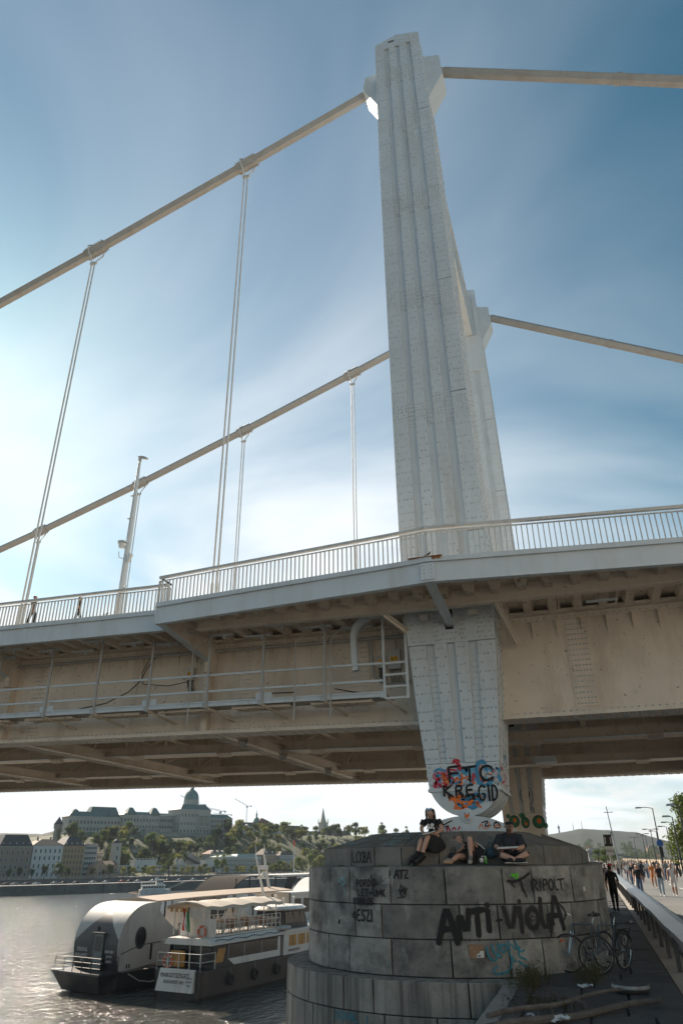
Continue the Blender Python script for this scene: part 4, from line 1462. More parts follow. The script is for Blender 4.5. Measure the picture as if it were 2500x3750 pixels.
def disc(t, v, r, material, nm, n=20):
    m = MB()
    m.add([f_t2(arc(t) + r * math.cos(2 * math.pi * k / n), v + r * math.sin(2 * math.pi * k / n), .009) for k in range(n)], [tuple(range(n))])
    return m.build(nm, material)
stk = tag(disc(35.5, .94, .045, M_INKB, 'sticker'), 'small round black sticker inside the letter O on the pier', 'sticker')
m = MB()
for k, ch in enumerate('CUCK'):
    for st in GL[ch]:
        ribbon(m, [(arc(35.5) - .032 + .017 * k + .013 * x, .93 + .02 * y) for x, y in st], .004, lambda u, v, lf: f_t2(u, v, .010 + lf * .2))
m.build('print', G_WHITE, stk)
m = MB(); m.add([f_t2(arc(a), z, .006) for a, z in ((60.2, 1.38), (61.4, 1.38), (61.4, 1.46), (60.2, 1.46))], [(0, 1, 2, 3)])
tag(m.build('paper_label', M_PAPER), 'tiny white paper label on the shaded right end of the pier', 'label')
# tier three tag
m = write('DONAL', -1.92, -.745, .10, .15, .02, f_t3, .2, rise=.0); gr(m, G_TEAL)
m = MB(); ribbon(m, [(-1.13, -.62), (-1.16, -.74)], .02, f_t3); gr(m, G_TEAL)
# cap: writing on the sloping top and a tag on its wall
def f_slope(u, v, lf):        # u degrees, v 0..1 up the slope
    a = on_pier(u, capr(u), 2.25)
    b = on_pier(u, 1.95, 2.565)
    return (a[0] + (b[0] - a[0]) * v, a[1] + (b[1] - a[1]) * v, a[2] + (b[2] - a[2]) * v + .012 + lf)
def slope_text(txt, u0, v0, cw, chh, w):
    m = MB()
    u = u0
    for ch in txt:
        for st in GL.get(ch, []):
            P = smooth_line([(math.radians(u + x * cw) * 2.7, v0 * .9 + y * chh * .9) for x, y in st], 1)
            ribbon(m, P, w, lambda a, b, lf: f_slope(math.degrees(a / 2.7), b / .9, lf))
        u += cw * 1.3
    return m
for txt, u, v, cw, chh in (('EVEN', -46, .62, 1.6, .14), ('OEXI', -45, .40, 1.6, .14), ('GUTMEN', -50, .16, 1.8, .16), ('PEWMA FEX', -28, .72, 1.3, .10), ('NAST ANTIFA', -29, .48, 1.3, .10), ('ANTI', -18, .26, 1.2, .10), ('ACAB', -19, .08, 1.2, .10), ('CORTESY', -8, .7, 1.1, .09)):
    gr(slope_text(txt, u, v, cw, chh, .016), G_CYAN)
def f_capwall(u, v, lf):
    # on the facet between -34.7 and -21.4
    a, b = Vector(on_pier(-34.7, capr(-34.7), 0)), Vector(on_pier(-21.4, capr(-21.4), 0))
    t = (u + 34.7) / 13.3
    n = Vector(on_pier(-28, 1, 0)) - Vector(on_pier(-28, 0, 0))
    p = a + (b - a) * t + n * (.006 + lf)
    return (p.x, p.y, v)
m = MB()
for ch, a, b in (('L', -34.0, -31.4), ('O', -31.6, -29.0), ('O', -29.2, -27.2), ('B', -27.4, -25.6), ('A', -25.6, -23.4)):
    for st in GL[ch]:
        P = [(math.radians(a + (b - a) * x) * 3.1, 1.95 + .22 * y) for x, y in st]
        ribbon(m, smooth_line(P, 2), .024, lambda u, v, lf: f_capwall(math.degrees(u / 3.1), v, lf))
gr(m, G_BLACK)
def f_capf(u, v, lf):
    a, b = Vector(on_pier(4.6, capr(4.6), 0)), Vector(on_pier(18, capr(18), 0))
    t = (u - 4.6) / 13.4
    n = Vector(on_pier(11, 1, 0)) - Vector(on_pier(11, 0, 0))
    p = a + (b - a) * t + n * (.006 + lf)
    return (p.x, p.y, v)

# the pylon foot
yF = -1.1 - .026
def f_foot(u, v, lf): return (u, yF - lf, v)
def f_rock(u, v, lf): return (u, -1.103 - lf, v)
def f_seat(u, v, lf): return (u, -1.123 - lf, v)
def foot(strokes, w, material, fn=f_foot, n=3):
    m = MB()
    for P in strokes:
        ribbon(m, smooth_line(P, n), w, fn)
    return gr(m, material, near_leg)
foot([[(.02, 3.62), (.05, 3.80), (.10, 3.95)], [(.22, 3.65), (.30, 3.85), (.22, 3.95), (.14, 3.8)], [(.95, 3.68), (.98, 3.95), (1.06, 3.72)], [(1.16, 3.7), (1.10, 3.9)]], .055, G_RED)
foot([[(.02, 3.98), (.12, 4.04), (.28, 3.98)], [(.10, 3.62), (.18, 3.88), (.08, 3.9)], [(.45, 3.64), (.42, 3.82), (.55, 3.92), (.66, 3.84), (.60, 3.70), (.46, 3.66)], [(.30, 3.6), (.4, 3.72), (.36, 3.86)], [(.62, 4.0), (.76, 3.96), (.8, 3.86)], [(.5, 3.6), (.7, 3.62), (.8, 3.7)]], .06, G_BLUE)
foot([[(1.10, 3.70), (1.06, 3.95), (1.10, 4.12), (1.24, 4.18), (1.30, 4.02)], [(1.10, 3.68), (1.24, 3.62), (1.40, 3.66)], [(1.40, 3.78), (1.52, 3.90), (1.60, 3.96)], [(1.46, 3.95), (1.58, 3.82), (1.60, 3.72)]], .11, G_BLUE)
foot([[(1.14, 3.75), (1.12, 3.95), (1.16, 4.08), (1.24, 4.06)], [(1.2, 3.66), (1.36, 3.74), (1.34, 3.84), (1.24, 3.82)], [(1.36, 3.86), (1.44, 3.90), (1.47, 4.00), (1.50, 3.90), (1.58, 3.87), (1.52, 3.80), (1.56, 3.70), (1.46, 3.76), (1.37, 3.72), (1.42, 3.80), (1.36, 3.86)]], .024, G_ORANGE, n=1)
foot([[(.52, 3.72), (.56, 3.84), (.60, 3.74)], [(.68, 3.9), (.70, 3.74), (.66, 3.62)], [(.34, 3.68), (.36, 3.82)], [(.56, 3.62), (.62, 3.66)]], .045, G_ORANGE)
foot([[(.50, 4.17), (.56, 4.24), (.64, 4.20)], [(.58, 4.16), (.66, 4.10), (.70, 4.02)], [(.60, 4.06), (.66, 4.0)]], .07, G_RED)
rg_ = random.Random(4)
G_PINK = mat('pink_spray_paint', (.52, .16, .20), .65, var=.25, scale=8)
G_SKY = mat('light_blue_spray_paint', (.16, .40, .55), .65, var=.25, scale=8)
_lift[0] = 0
foot([[(.02, 3.66), (.3, 3.70), (.55, 3.66)], [(.02, 3.86), (.28, 3.92), (.5, 3.86)]], .17, G_PINK, n=2)
foot([[(.55, 3.82), (.8, 3.72), (1.02, 3.80)], [(.6, 3.96), (.85, 3.93), (1.0, 3.97)], [(1.1, 3.70), (1.3, 3.78), (1.5, 3.72)]], .16, G_SKY, n=2)
foot([[(1.05, 3.92), (1.25, 3.95), (1.5, 3.9)], [(.2, 3.77), (.5, 3.78), (.8, 3.84)]], .12, G_WHITE, n=2)
foot([[(.42, 3.34), (.62, 3.28), (.85, 3.33)], [(.5, 3.18), (.7, 3.14), (.9, 3.17)]], .12, G_ORANGE, f_rock, 2)
foot([[(.85, 3.24), (1.0, 3.30), (1.12, 3.26)], [(.9, 3.40), (1.1, 3.38), (1.2, 3.40)]], .11, G_SKY, f_rock, 2)
for mt, n_, w_ in ((G_BLUE, 9, .05), (G_RED, 8, .045), (G_WHITE, 7, .04), (G_ORANGE, 7, .035), (G_BLUE, 6, .07)):
    strokes = []
    for _ in range(n_):
        x, z = rg_.uniform(.0, 1.5), rg_.uniform(3.62, 4.0)
        strokes.append([(x, z), (x + rg_.uniform(-.1, .14), z + rg_.uniform(-.1, .14)), (x + rg_.uniform(-.05, .2), z + rg_.uniform(-.08, .1)), (x + rg_.uniform(-.1, .2), z + rg_.uniform(-.12, .08))])
    strokes = [[(min(1.56, max(-.05, a)), min(4.1, max(3.6, b))) for a, b in P] for P in strokes]
    foot(strokes, w_, mt)
for mt, n_, w_ in ((G_ORANGE, 8, .045), (G_BLUE, 7, .06), (G_BLACK, 3, .05), (G_ORANGE, 4, .06)):
    strokes = []
    for _ in range(n_):
        x, z = rg_.uniform(.4, 1.05), rg_.uniform(3.12, 3.42)
        strokes.append([(x, z), (x + rg_.uniform(-.1, .1), z + rg_.uniform(-.08, .06)), (x + rg_.uniform(-.12, .12), z + rg_.uniform(-.06, .06))])
    strokes = [[(a, min(3.48, max(3.08, b))) for a, b in P] for P in strokes]
    foot(strokes, w_, mt, f_rock)
m = MB()
for ch, a, b, v0, v1, w in (('F', .34, .66, 3.73, 4.08, .055), ('T', .72, 1.05, 3.72, 4.06, .055), ('C', 1.12, 1.46, 3.72, 4.07, .06)):
    for st in GL[ch]:
        ribbon(m, smooth_line([(a + (b - a) * x, v0 + (v1 - v0) * y) for x, y in st], 2 if ch == 'C' else 0), w, lambda u, v, lf: f_foot(u, v, lf + .008))
gr(m, G_BLACK, near_leg)
foot([[(1.40, 3.98), (1.48, 4.00), (1.44, 3.92)], [(1.54, 4.01), (1.60, 3.98), (1.54, 3.94), (1.55, 4.02)], [(1.52, 3.66), (1.58, 3.65), (1.54, 3.61)]], .02, G_BLACK)
def f_flange(u, v, lf): return (u, (-1.143 if v > 3.497 and v < 3.573 else -1.128) - lf, v)
m = MB()
for ch, a, b in (('K', .20, .42), ('R', .50, .70), ('E', .76, .96), ('G', 1.06, 1.24), ('I', 1.14, 1.50), ('D', 1.38, 1.54)):
    v0, v1 = (3.40, 3.63) if ch in 'KRE' else (3.26, 3.62)
    for st in GL[ch]:
        ribbon(m, smooth_line([(a + (b - a) * x, v0 + (v1 - v0) * y) for x, y in st], 1), .05, lambda u, v, lf: (u, -1.158 - lf, v))
gr(m, G_BLACK, near_leg)
foot([[(.30, 3.44), (.36, 3.40), (.34, 3.30)], [(.46, 3.24), (.52, 3.36), (.60, 3.28), (.66, 3.20), (.58, 3.14)], [(.44, 3.12), (.56, 3.10), (.70, 3.12)], [(.62, 3.40), (.70, 3.36), (.72, 3.28)], [(.98, 3.12), (1.04, 3.18), (1.08, 3.12)]], .05, G_ORANGE, f_rock)
foot([[(.74, 3.22), (.86, 3.30), (.98, 3.34), (1.10, 3.28)], [(.80, 3.14), (.92, 3.20), (1.06, 3.24)], [(.90, 3.40), (1.02, 3.42), (1.06, 3.36)], [(.86, 3.10), (.98, 3.14)]], .085, G_BLUE, f_rock)
foot([[(.76, 3.38), (.88, 3.36), (.96, 3.30), (.84, 3.28)], [(.74, 3.32), (.86, 3.33)]], .10, G_BLACK, f_rock)
foot([[(.40, 3.38), (.44, 3.44), (.48, 3.37)], [(.52, 3.37), (.53, 3.44), (.58, 3.44)], [(.60, 3.36), (.64, 3.43), (.68, 3.36)]], .014, G_WHITE, f_rock, 0)
# heart on the pin cap and scrawl on the seat
def f_pin(u, v, lf): return (u, -1.164 - lf, v)
m = MB(); m.add([(.74 + a * .065, -1.172, 2.935 + b * .065) for a, b in ((0, -1.0), (.55, -.4), (.95, .15), (.8, .65), (.35, .7), (.05, .35), (-.3, .75), (-.75, .6), (-.85, .1), (-.5, -.45))], [tuple(range(10))]); gr(m, G_ORANGE, near_leg)
foot([[(.67, 2.99), (.69, 3.02), (.70, 2.98)], [(.78, 3.01), (.81, 2.99)], [(.67, 2.88), (.70, 2.91), (.68, 2.93)], [(.68, 2.86), (.74, 2.84), (.80, 2.86)]], .011, G_BLACK, f_pin)
foot([[(1.08, 2.78), (1.26, 2.83), (1.10, 2.68), (1.28, 2.72)], [(1.42, 2.80), (1.34, 2.72), (1.40, 2.64), (1.52, 2.68), (1.46, 2.78), (1.38, 2.76)], [(.10, 2.72), (.26, 2.80), (.36, 2.84)], [(.16, 2.70), (.30, 2.74), (.20, 2.66)]], .028, G_BLACK, f_seat, 2)
foot([[(1.00, 2.66), (1.06, 2.78), (1.10, 2.64), (1.24, 2.66), (1.24, 2.78)], [(1.36, 2.66), (1.44, 2.74), (1.52, 2.66)]], .024, G_ORANGE, f_seat, 1)
foot([[(.06, 2.66), (.14, 2.70), (.12, 2.62)], [(.22, 2.62), (.26, 2.70), (.30, 2.62)], [(.36, 2.64), (.40, 2.70), (.44, 2.64)], [(.5, 2.64), (.54, 2.70)]], .035, G_RED, f_seat, 1)
# red marks on the right side of the foot
xs_ = cx(3.8) + hw(3.8) + .03
def f_side(u, v, lf): return (cx(v) + hw(v) + .032 + lf, u, v)
foot([[(-.9, 3.6), (-.9, 4.05), (-.5, 4.0)], [(-.7, 3.7), (-.3, 3.75)], [(-.2, 3.6), (-.2, 4.0), (.1, 3.7)], [(.3, 3.6), (.4, 4.05)]], .06, G_RED, f_side, 0)
foot([[(-.2, 4.2), (.1, 4.5), (.4, 4.2)]], .08, G_BLUE, f_side, 2)
# rear leg: green bubble letters and a scrawl above
yR = SPAN - 1.127
def f_rear(u, v, lf): return (u, yR - lf, v)
def rear(strokes, w, material, n=3):
    m = MB()
    for P in strokes: ribbon(m, smooth_line(P, n), w, f_rear)
    return gr(m, material, far_leg)

m = MB()
for cxx, czz, rx, rz in ((.32, 3.50, .22, .24), (.80, 3.44, .17, .22), (1.38, 3.46, .26, .26), (.06, 3.72, .09, .09), (.62, 3.74, .08, .08), (1.66, 3.30, .10, .12), (.72, 3.66, .10, .18)):
    m.add([(cxx + rx * math.cos(2 * math.pi * k / 18), yR - .004 - .0007 * cxx, czz + rz * math.sin(2 * math.pi * k / 18)) for k in range(18)], [tuple(range(18))])
gr(m, G_GREEN, far_leg)
m = MB()
for cxx, czz, rx, rz in ((.34, 3.54, .07, .10), (.82, 3.40, .06, .08), (1.40, 3.50, .10, .12)):
    m.add([(cxx + rx * math.cos(2 * math.pi * k / 14), yR - .012, czz + rz * math.sin(2 * math.pi * k / 14)) for k in range(14)], [tuple(range(14))])
gr(m, G_ORANGE, far_leg)
_o = yR
yR = yR - .012
rear([[(cxx + rx * math.cos(t), czz + rz * math.sin(t)) for t in np.linspace(0, 6.28, 16)] for cxx, czz, rx, rz in ((.32, 3.50, .22, .24), (.80, 3.44, .17, .22), (1.38, 3.46, .26, .26))], .03, G_BLACK, 0)
yR = SPAN - 1.02
def f_rear(u, v, lf): return (u, yR - lf - .04, v)
rear([[(.98 + .28 * math.cos(t), 4.56 + .40 * math.sin(t)) for t in np.linspace(0, 6.28, 18)]], .022, G_BLACK, 0)
rear([[(random.uniform(.78, 1.18), random.uniform(4.3, 4.85)) for _ in range(6)] for _ in range(5)], .022, G_BLACK, 2)
rear([[(.80, 4.00), (.80, 4.22), (.92, 4.18), (.82, 4.08), (.94, 3.98)], [(.98, 3.96), (1.06, 4.14), (1.12, 3.94)], [(1.16, 4.10), (1.22, 3.98)], [(1.30, 4.12), (1.20, 3.84)]], .025, G_BLACK, 1)
# ================================================================== PEOPLE
def skin_mesh(name, joints, edges, regions, mats, sub=2):
    """one continuous body grown over a skeleton; faces coloured by the nearest bone"""
    names = list(joints)
    idx = {n: i for i, n in enumerate(names)}
    me = bpy.data.meshes.new(name)
    me.from_pydata([joints[n][0] for n in names], [(idx[a], idx[b]) for a, b in edges], [])
    o = bpy.data.objects.new(name + '_tmp', me)
    col.objects.link(o)
    md = o.modifiers.new('skin', 'SKIN')
    md.branch_smoothing = .4
    md.use_smooth_shade = True
    sv = me.skin_vertices[0].data
    for n, i in idx.items():
        r_ = joints[n][1]
        sv[i].radius = r_ if isinstance(r_, tuple) else (r_, r_)
        sv[i].use_root = (n == 'pelvis')
    s2 = o.modifiers.new('sub', 'SUBSURF')
    s2.levels = sub
    s2.render_levels = sub
    dg = bpy.context.evaluated_depsgraph_get()
    ev = o.evaluated_get(dg)
    out = bpy.data.meshes.new_from_object(ev, preserve_all_data_layers=False, depsgraph=dg)
    bpy.data.objects.remove(o)
    bpy.data.meshes.remove(me)
    out.materials.clear()
    mk = list(mats)
    for k in mk:
        out.materials.append(mats[k])
    n = len(out.polygons)
    cen = np.zeros(n * 3)
    out.polygons.foreach_get('center', cen)
    cen = cen.reshape(-1, 3)
    best = np.full(n, 1e9)
    mi = np.zeros(n, int)
    for (a, b), rg in zip(edges, regions):
        A, B = np.array(joints[a][0], float), np.array(joints[b][0], float)
        ab = B - A
        t = np.clip(((cen - A) @ ab) / max(ab @ ab, 1e-9), 0, 1)
        d = np.linalg.norm(cen - (A + t[:, None] * ab), axis=1)
        w = d < best
        best[w] = d[w]
        mi[w] = mk.index(rg)
    out.polygons.foreach_set('material_index', mi.tolist())
    out.polygons.foreach_set('use_smooth', [True] * n)
    out.name = name
    out.update()
    return out
M_SKIN = mat('skin', (.50, .30, .22), .55, var=.08, scale=8)
M_SKIN2 = mat('tanned_skin', (.40, .22, .15), .55, var=.08, scale=8)
def cloth(n, c, r=.85): return mat(n, c, r, var=.18, scale=9, bump=.25, bscale=30)
C_BLACK = cloth('black_cloth', (.014, .014, .016))
C_NAVY = cloth('dark_navy_cloth', (.022, .026, .034))
C_DENIM = cloth('blue_denim', (.07, .12, .20))
C_LDENIM = cloth('light_denim', (.28, .36, .42))
C_WHITE = cloth('white_cloth', (.62, .60, .57))
C_ORANGE = cloth('orange_cloth', (.55, .17, .03))
C_GREY = cloth('grey_cloth', (.20, .20, .20))
C_BEIGE = cloth('beige_cloth', (.42, .34, .25))
C_RED = cloth('red_cap_cloth', (.60, .06, .10))
M_HAIRB = mat('dark_hair', (.014, .011, .010), .45, var=.3, scale=40, bump=.4, bscale=120)
M_HAIRN = mat('brown_hair', (.07, .035, .018), .5, var=.3, scale=40, bump=.4, bscale=120)
M_LIP = mat('lips', (.35, .10, .09), .5)
M_EYE = mat('eye_dark', (.02, .015, .012), .3)
def V3(*a): return Vector(a)
def hand_joints(J, E, G, side, wrist, direction, palm_n, size=.085, curl=.5):
    """palm plus five separate fingers rooted in the palm"""
    d = Vector(direction).normalized()
    n = Vector(palm_n).normalized()
    s = d.cross(n).normalized()
    w = Vector(wrist)
    pc = w + d * size * .55
    J['palm' + side] = (tuple(pc), (.036, .018))
    E.append(('wr' + side, 'palm' + side)); G.append('hand')
    for k, (off, ln) in enumerate(((-.75, .85), (-.26, 1.0), (.24, .95), (.72, .75))):
        a = pc + s * (off * size * .42) + d * size * .45
        b = a + d * size * .42 * ln - n * size * .15 * curl
        c = b + d * size * .32 * ln * (1 - curl * .6) - n * size * .38 * curl
        for q, p in (('a', a), ('b', b), ('c', c)):
            J[f'f{k}{q}{side}'] = (tuple(p), .0088)
        E += [('palm' + side, f'f{k}a{side}'), (f'f{k}a{side}', f'f{k}b{side}'), (f'f{k}b{side}', f'f{k}c{side}')]
        G += ['hand'] * 3
    a = w + d * size * .35 - s * size * .42
    b = a - s * size * .30 + d * size * .35
    J['ta' + side] = (tuple(a), .011); J['tb' + side] = (tuple(b), .0095)
    E += [('palm' + side, 'ta' + side), ('ta' + side, 'tb' + side)]; G += ['hand'] * 2
def body(J, hands=None, neckskin=True, sub=2):
    E = [('pelvis', 'waist'), ('waist', 'chest'), ('chest', 'neck'), ('neck', 'head'), ('head', 'crown')]
    G = ['torso', 'torso', 'torso', 'head', 'head']
    for s in 'LR':
        E += [('chest', 'sh' + s), ('sh' + s, 'el' + s), ('el' + s, 'wr' + s), ('pelvis', 'hip' + s), ('hip' + s, 'kn' + s), ('kn' + s, 'an' + s), ('an' + s, 'toe' + s)]
        G += ['torso', 'uarm', 'farm', 'hips', 'thigh', 'shin', 'foot']
    if hands:
        for s in 'LR':
            if s in hands:
                hand_joints(J, E, G, s, J['wr' + s][0], *hands[s])
    return E, G
def face(head, fwd, up, parent, skin, hair, r=.105, eyes=True, local=False, glasses=False):
    f, u = Vector(fwd).normalized(), Vector(up).normalized()
    u = (u - f * u.dot(f)).normalized()
    s = f.cross(u)
    h = Vector(head)
    m = MB()
    tip = h + f * r * 1.12 - u * r * .15
    m.add([h + f * r * .88 + u * r * .18, h + f * r * .84 - u * r * .3 + s * r * .2, h + f * r * .84 - u * r * .3 - s * r * .2, tip], [(0, 1, 3), (1, 2, 3), (2, 0, 3), (0, 2, 1)])
    m.build('nose', skin, parent, local=local)
    for sg in (-1, 1):
        m = MB(); m.ball(h + f * r * .84 + s * sg * r * .36 + u * r * .1, r * .10, 6); m.build('eye', M_EYE, parent, local=local)
        m = MB(); m.ball(h + s * sg * r * .98 - u * r * .05, r * .24, 8, .5, .8, 1.2); m.build('ear', skin, parent, local=local)
    m = MB(); m.bar(h + f * r * .90 - u * r * .55 - s * r * .28, h + f * r * .90 - u * r * .55 + s * r * .28, r * .1, r * .1); m.build('mouth', M_LIP, parent, local=local)
def person_thing(label, loc, group=None): return thing('person', label, 'person', loc, group=group)

# ---- woman sitting on the cap, sketching
g = person_thing('person in black shirt and skirt with goggles on the head, sketching on the pier', (.1, -3.2, 1.9))
J = {'pelvis': ((.24, -2.86, 2.46), .13), 'waist': ((.23, -2.92, 2.58), .105), 'chest': ((.225, -2.98, 2.71), (.135, .095)), 'neck': ((.225, -3.02, 2.815), .045), 'head': ((.225, -3.09, 2.90), (.085, .095)), 'crown': ((.21, -3.06, 2.985), .075),
     'shL': ((.06, -2.99, 2.755), .06), 'elL': ((-.005, -3.02, 2.60), .043), 'wrL': ((.07, -3.24, 2.53), .03), 'shR': ((.39, -2.99, 2.745), .06), 'elR': ((.47, -3.06, 2.59), .043), 'wrR': ((.37, -3.25, 2.50), .03),
     'hipL': ((.14, -2.90, 2.42), .10), 'knL': ((.04, -3.33, 2.36), .062), 'anL': ((-.04, -3.40, 2.08), .042), 'toeL': ((-.13, -3.60, 2.00), .045),
     'hipR': ((.31, -2.92, 2.42), .10), 'knR': ((.20, -3.36, 2.44), .062), 'anR': ((.06, -3.44, 2.06), .042), 'toeR': ((-.03, -3.64, 1.96), .045)}
E_, G_ = body(J, {'L': ((.5, -.6, -.15), (0, .3, 1)), 'R': ((-.7, -.5, 0), (0, -.2, 1))})
link('body', skin_mesh('body', J, E_, G_, {'torso': C_BLACK, 'head': M_SKIN, 'uarm': M_SKIN, 'farm': M_SKIN, 'hips': C_BLACK, 'thigh': M_SKIN, 'shin': M_SKIN, 'foot': C_BLACK, 'hand': M_SKIN}), g)
hd = V3(.222, -3.085, 2.92)
face((.224, -3.105, 2.905), (-.12, -1, -.35), (0, -.3, 1), g, M_SKIN, M_HAIRB, .092)
def blob(pts, name, material, parent, sub=2, local=False):
    """a soft shape grown over a chain of (pos, radius)"""
    J = {('pelvis' if i == 0 else f'j{i}'): (p, r) for i, (p, r) in enumerate(pts)}
    k = list(J)
    me = skin_mesh(name, J, list(zip(k, k[1:])), ['a'] * (len(k) - 1), {'a': material}, sub)
    return link(name, me, parent, local)
hair = blob([((.225, -3.045, 2.985), (.098, .09)), ((.235, -3.005, 2.94), (.102, .085)), ((.25, -2.97, 2.84), (.095, .055)), ((.27, -2.94, 2.70), (.07, .04)), ((.27, -2.92, 2.60), (.04, .025))], 'hair', M_HAIRB, g)
for sg in (-1, 1):
    blob([((.224 + sg * .075, -3.08, 2.985), .03), ((.226 + sg * .088, -3.085, 2.90), .028), ((.23 + sg * .085, -3.06, 2.80), .026), ((.232 + sg * .075, -3.07, 2.71), .018)], 'hair_strand', M_HAIRB, hair, 1)
M_GLASS = mat('mirror_lens', (.5, .58, .62), .12, metal=.6, var=.05)
for sg in (-1, 1):
    m = MB(); c = V3(.222 + sg * .036, -3.155, 2.985)
    m.tube([c + V3(0, .012, -.004), c - V3(0, .012, -.004)], .031, 14); m.build('goggle', M_GLASS, g)
m = MB(); m.tube([V3(.13, -3.08, 2.985), V3(.17, -3.13, 2.985), V3(.222, -3.15, 2.988), V3(.275, -3.13, 2.985), V3(.315, -3.08, 2.985)], .009, 6); m.build('goggle_strap', M_BLACK, g)
# shirt sleeves, collar, skirt, socks, boots
for s, sg in (('L', -1), ('R', 1)):
    a, b = Vector(J['sh' + s][0]), Vector(J['el' + s][0])
    m = MB(); m.tube([a + (a - b) * .12, a + (b - a) * .25, a + (b - a) * .55], [.068, .07, .074], 12, False); m.build('sleeve', C_BLACK, g, smooth=True)
m = MB()
sk = [[(.12, -3.33, 2.46), (.30, -3.36, 2.50), (.42, -3.20, 2.44), (.44, -2.98, 2.40), (.40, -2.78, 2.42), (.20, -2.74, 2.42), (.05, -2.82, 2.40), (.02, -3.05, 2.42)],
      [(.02, -3.38, 2.36), (.30, -3.42, 2.42), (.46, -3.22, 2.32), (.54, -2.98, 2.28), (.44, -2.74, 2.34), (.20, -2.72, 2.34), (-.05, -2.82, 2.32), (-.06, -3.10, 2.34)],
      [(.10, -3.36, 2.24), (.29, -3.40, 2.24), (.40, -3.26, 2.17), (.57, -3.04, 2.22), (.46, -2.76, 2.28), (.20, -2.74, 2.28), (-.10, -2.86, 2.24), (-.10, -3.14, 2.18)],
      [(.22, -3.34, 2.16), (.30, -3.36, 2.12), (.36, -3.30, 2.10), (.54, -3.10, 2.19), (.46, -2.80, 2.25), (.20, -2.78, 2.25), (-.08, -2.9, 2.22), (-.08, -3.14, 2.12)]]
m.loft([[Vector(p) for p in r_] for r_ in sk], cap=False)
o = m.build('skirt', C_BLACK, g, smooth=True)
sd = o.modifiers.new('thick', 'SOLIDIFY'); sd.thickness = .012
sd2 = o.modifiers.new('sub', 'SUBSURF'); sd2.levels = 1; sd2.render_levels = 1
for s in 'LR':
    a, t_, k_ = Vector(J['an' + s][0]), Vector(J['toe' + s][0]), Vector(J['kn' + s][0])
    m = MB(); u = (k_ - a).normalized(); m.tube([a - u * .01, a + u * .08], [.05, .047], 10); m.build('sock', C_BLACK, g, smooth=True)
    d = (t_ - a).normalized()
    blob([(tuple(a - V3(0, 0, .012) - d * .05), .058), (tuple(a + d * .10 - V3(0, 0, .005)), .055), (tuple(t_ + d * .03), (.058, .05))], 'boot', M_BLACK, g)
    m = MB(); sdv = d.cross(V3(0, 0, 1)).normalized(); q = a - d * .10; nn = d.cross(sdv).normalized()
    if nn.z > 0: nn = -nn
    e = [q + sdv * .045, a + d * .12 + sdv * .055, t_ + d * .06 + sdv * .045, t_ + d * .09, t_ + d * .06 - sdv * .045, a + d * .12 - sdv * .055, q - sdv * .045]
    m.extr([p + nn * .035 for p in e], nn * .03); m.build('sole', M_BLACK, g)
# shirt print (abstract pale blots)
m = MB()
for (x, z, rx, rz) in ((.17, 2.66, .035, .045), (.26, 2.67, .04, .04), (.21, 2.62, .05, .022), (.29, 2.61, .022, .03), (.15, 2.60, .02, .02)):
    y = -3.082 - .012
    m.add([(x + rx * math.cos(t) * random.uniform(.8, 1.2), y - .02 * (z - 2.6) * 0 - .006 * math.sin(x * 9), z + rz * math.sin(t) * random.uniform(.8, 1.2)) for t in np.linspace(0, 6.0, 11)], [tuple(range(11))])
m.build('shirt_print', C_WHITE, g)
M_PAGE = mat('page', (.72, .70, .64), .8, var=.04)
bk_ = thing('sketchbook', 'open pale sketchbook on the lap of the person with goggles', 'sketchbook', (.2, -3.3, 2.5))
m = MB(); m.hexa([(.09, -3.40, 2.475), (.22, -3.44, 2.485), (.24, -3.26, 2.52), (.10, -3.22, 2.51), (.09, -3.40, 2.487), (.22, -3.44, 2.497), (.24, -3.26, 2.532), (.10, -3.22, 2.522)]); m.build('left_page', M_PAGE, bk_)
m = MB(); m.hexa([(.223, -3.44, 2.485), (.36, -3.42, 2.525), (.37, -3.24, 2.55), (.243, -3.26, 2.52), (.223, -3.44, 2.497), (.36, -3.42, 2.537), (.37, -3.24, 2.562), (.243, -3.26, 2.532)]); m.build('right_page', M_PAGE, bk_)
m = MB(); m.hexa([(.08, -3.41, 2.462), (.225, -3.45, 2.472), (.245, -3.25, 2.508), (.09, -3.21, 2.498), (.08, -3.41, 2.472), (.225, -3.45, 2.482), (.245, -3.25, 2.517), (.09, -3.21, 2.508)]); m.build('cover', C_BLACK, bk_)
m = MB(); m.tube([(.09, -3.33, 2.50), (.12, -3.30, 2.60)], .005, 6); tag(m.build('pencil', M_INKB), 'thin dark pencil held over the open sketchbook', 'pencil')
bt_ = thing('water_bottle', 'clear plastic water bottle standing beside the boots on the pier', 'bottle', (-.17, -3.32, 1.885))
M_PLAST = mat('clear_plastic', (.75, .8, .82), .15, var=.05, trans=.6)
m = MB(); m.lathe([(.030, 0), (.034, .02), (.034, .11), (.030, .13), (.034, .15), (.032, .20), (.014, .245), (.013, .26)], n=14); m.build('bottle_body', M_PLAST, bt_, smooth=True, local=True)
m = MB(); m.lathe([(.016, .26), (.016, .285)], n=12); m.build('cap', C_WHITE, bt_, local=True)

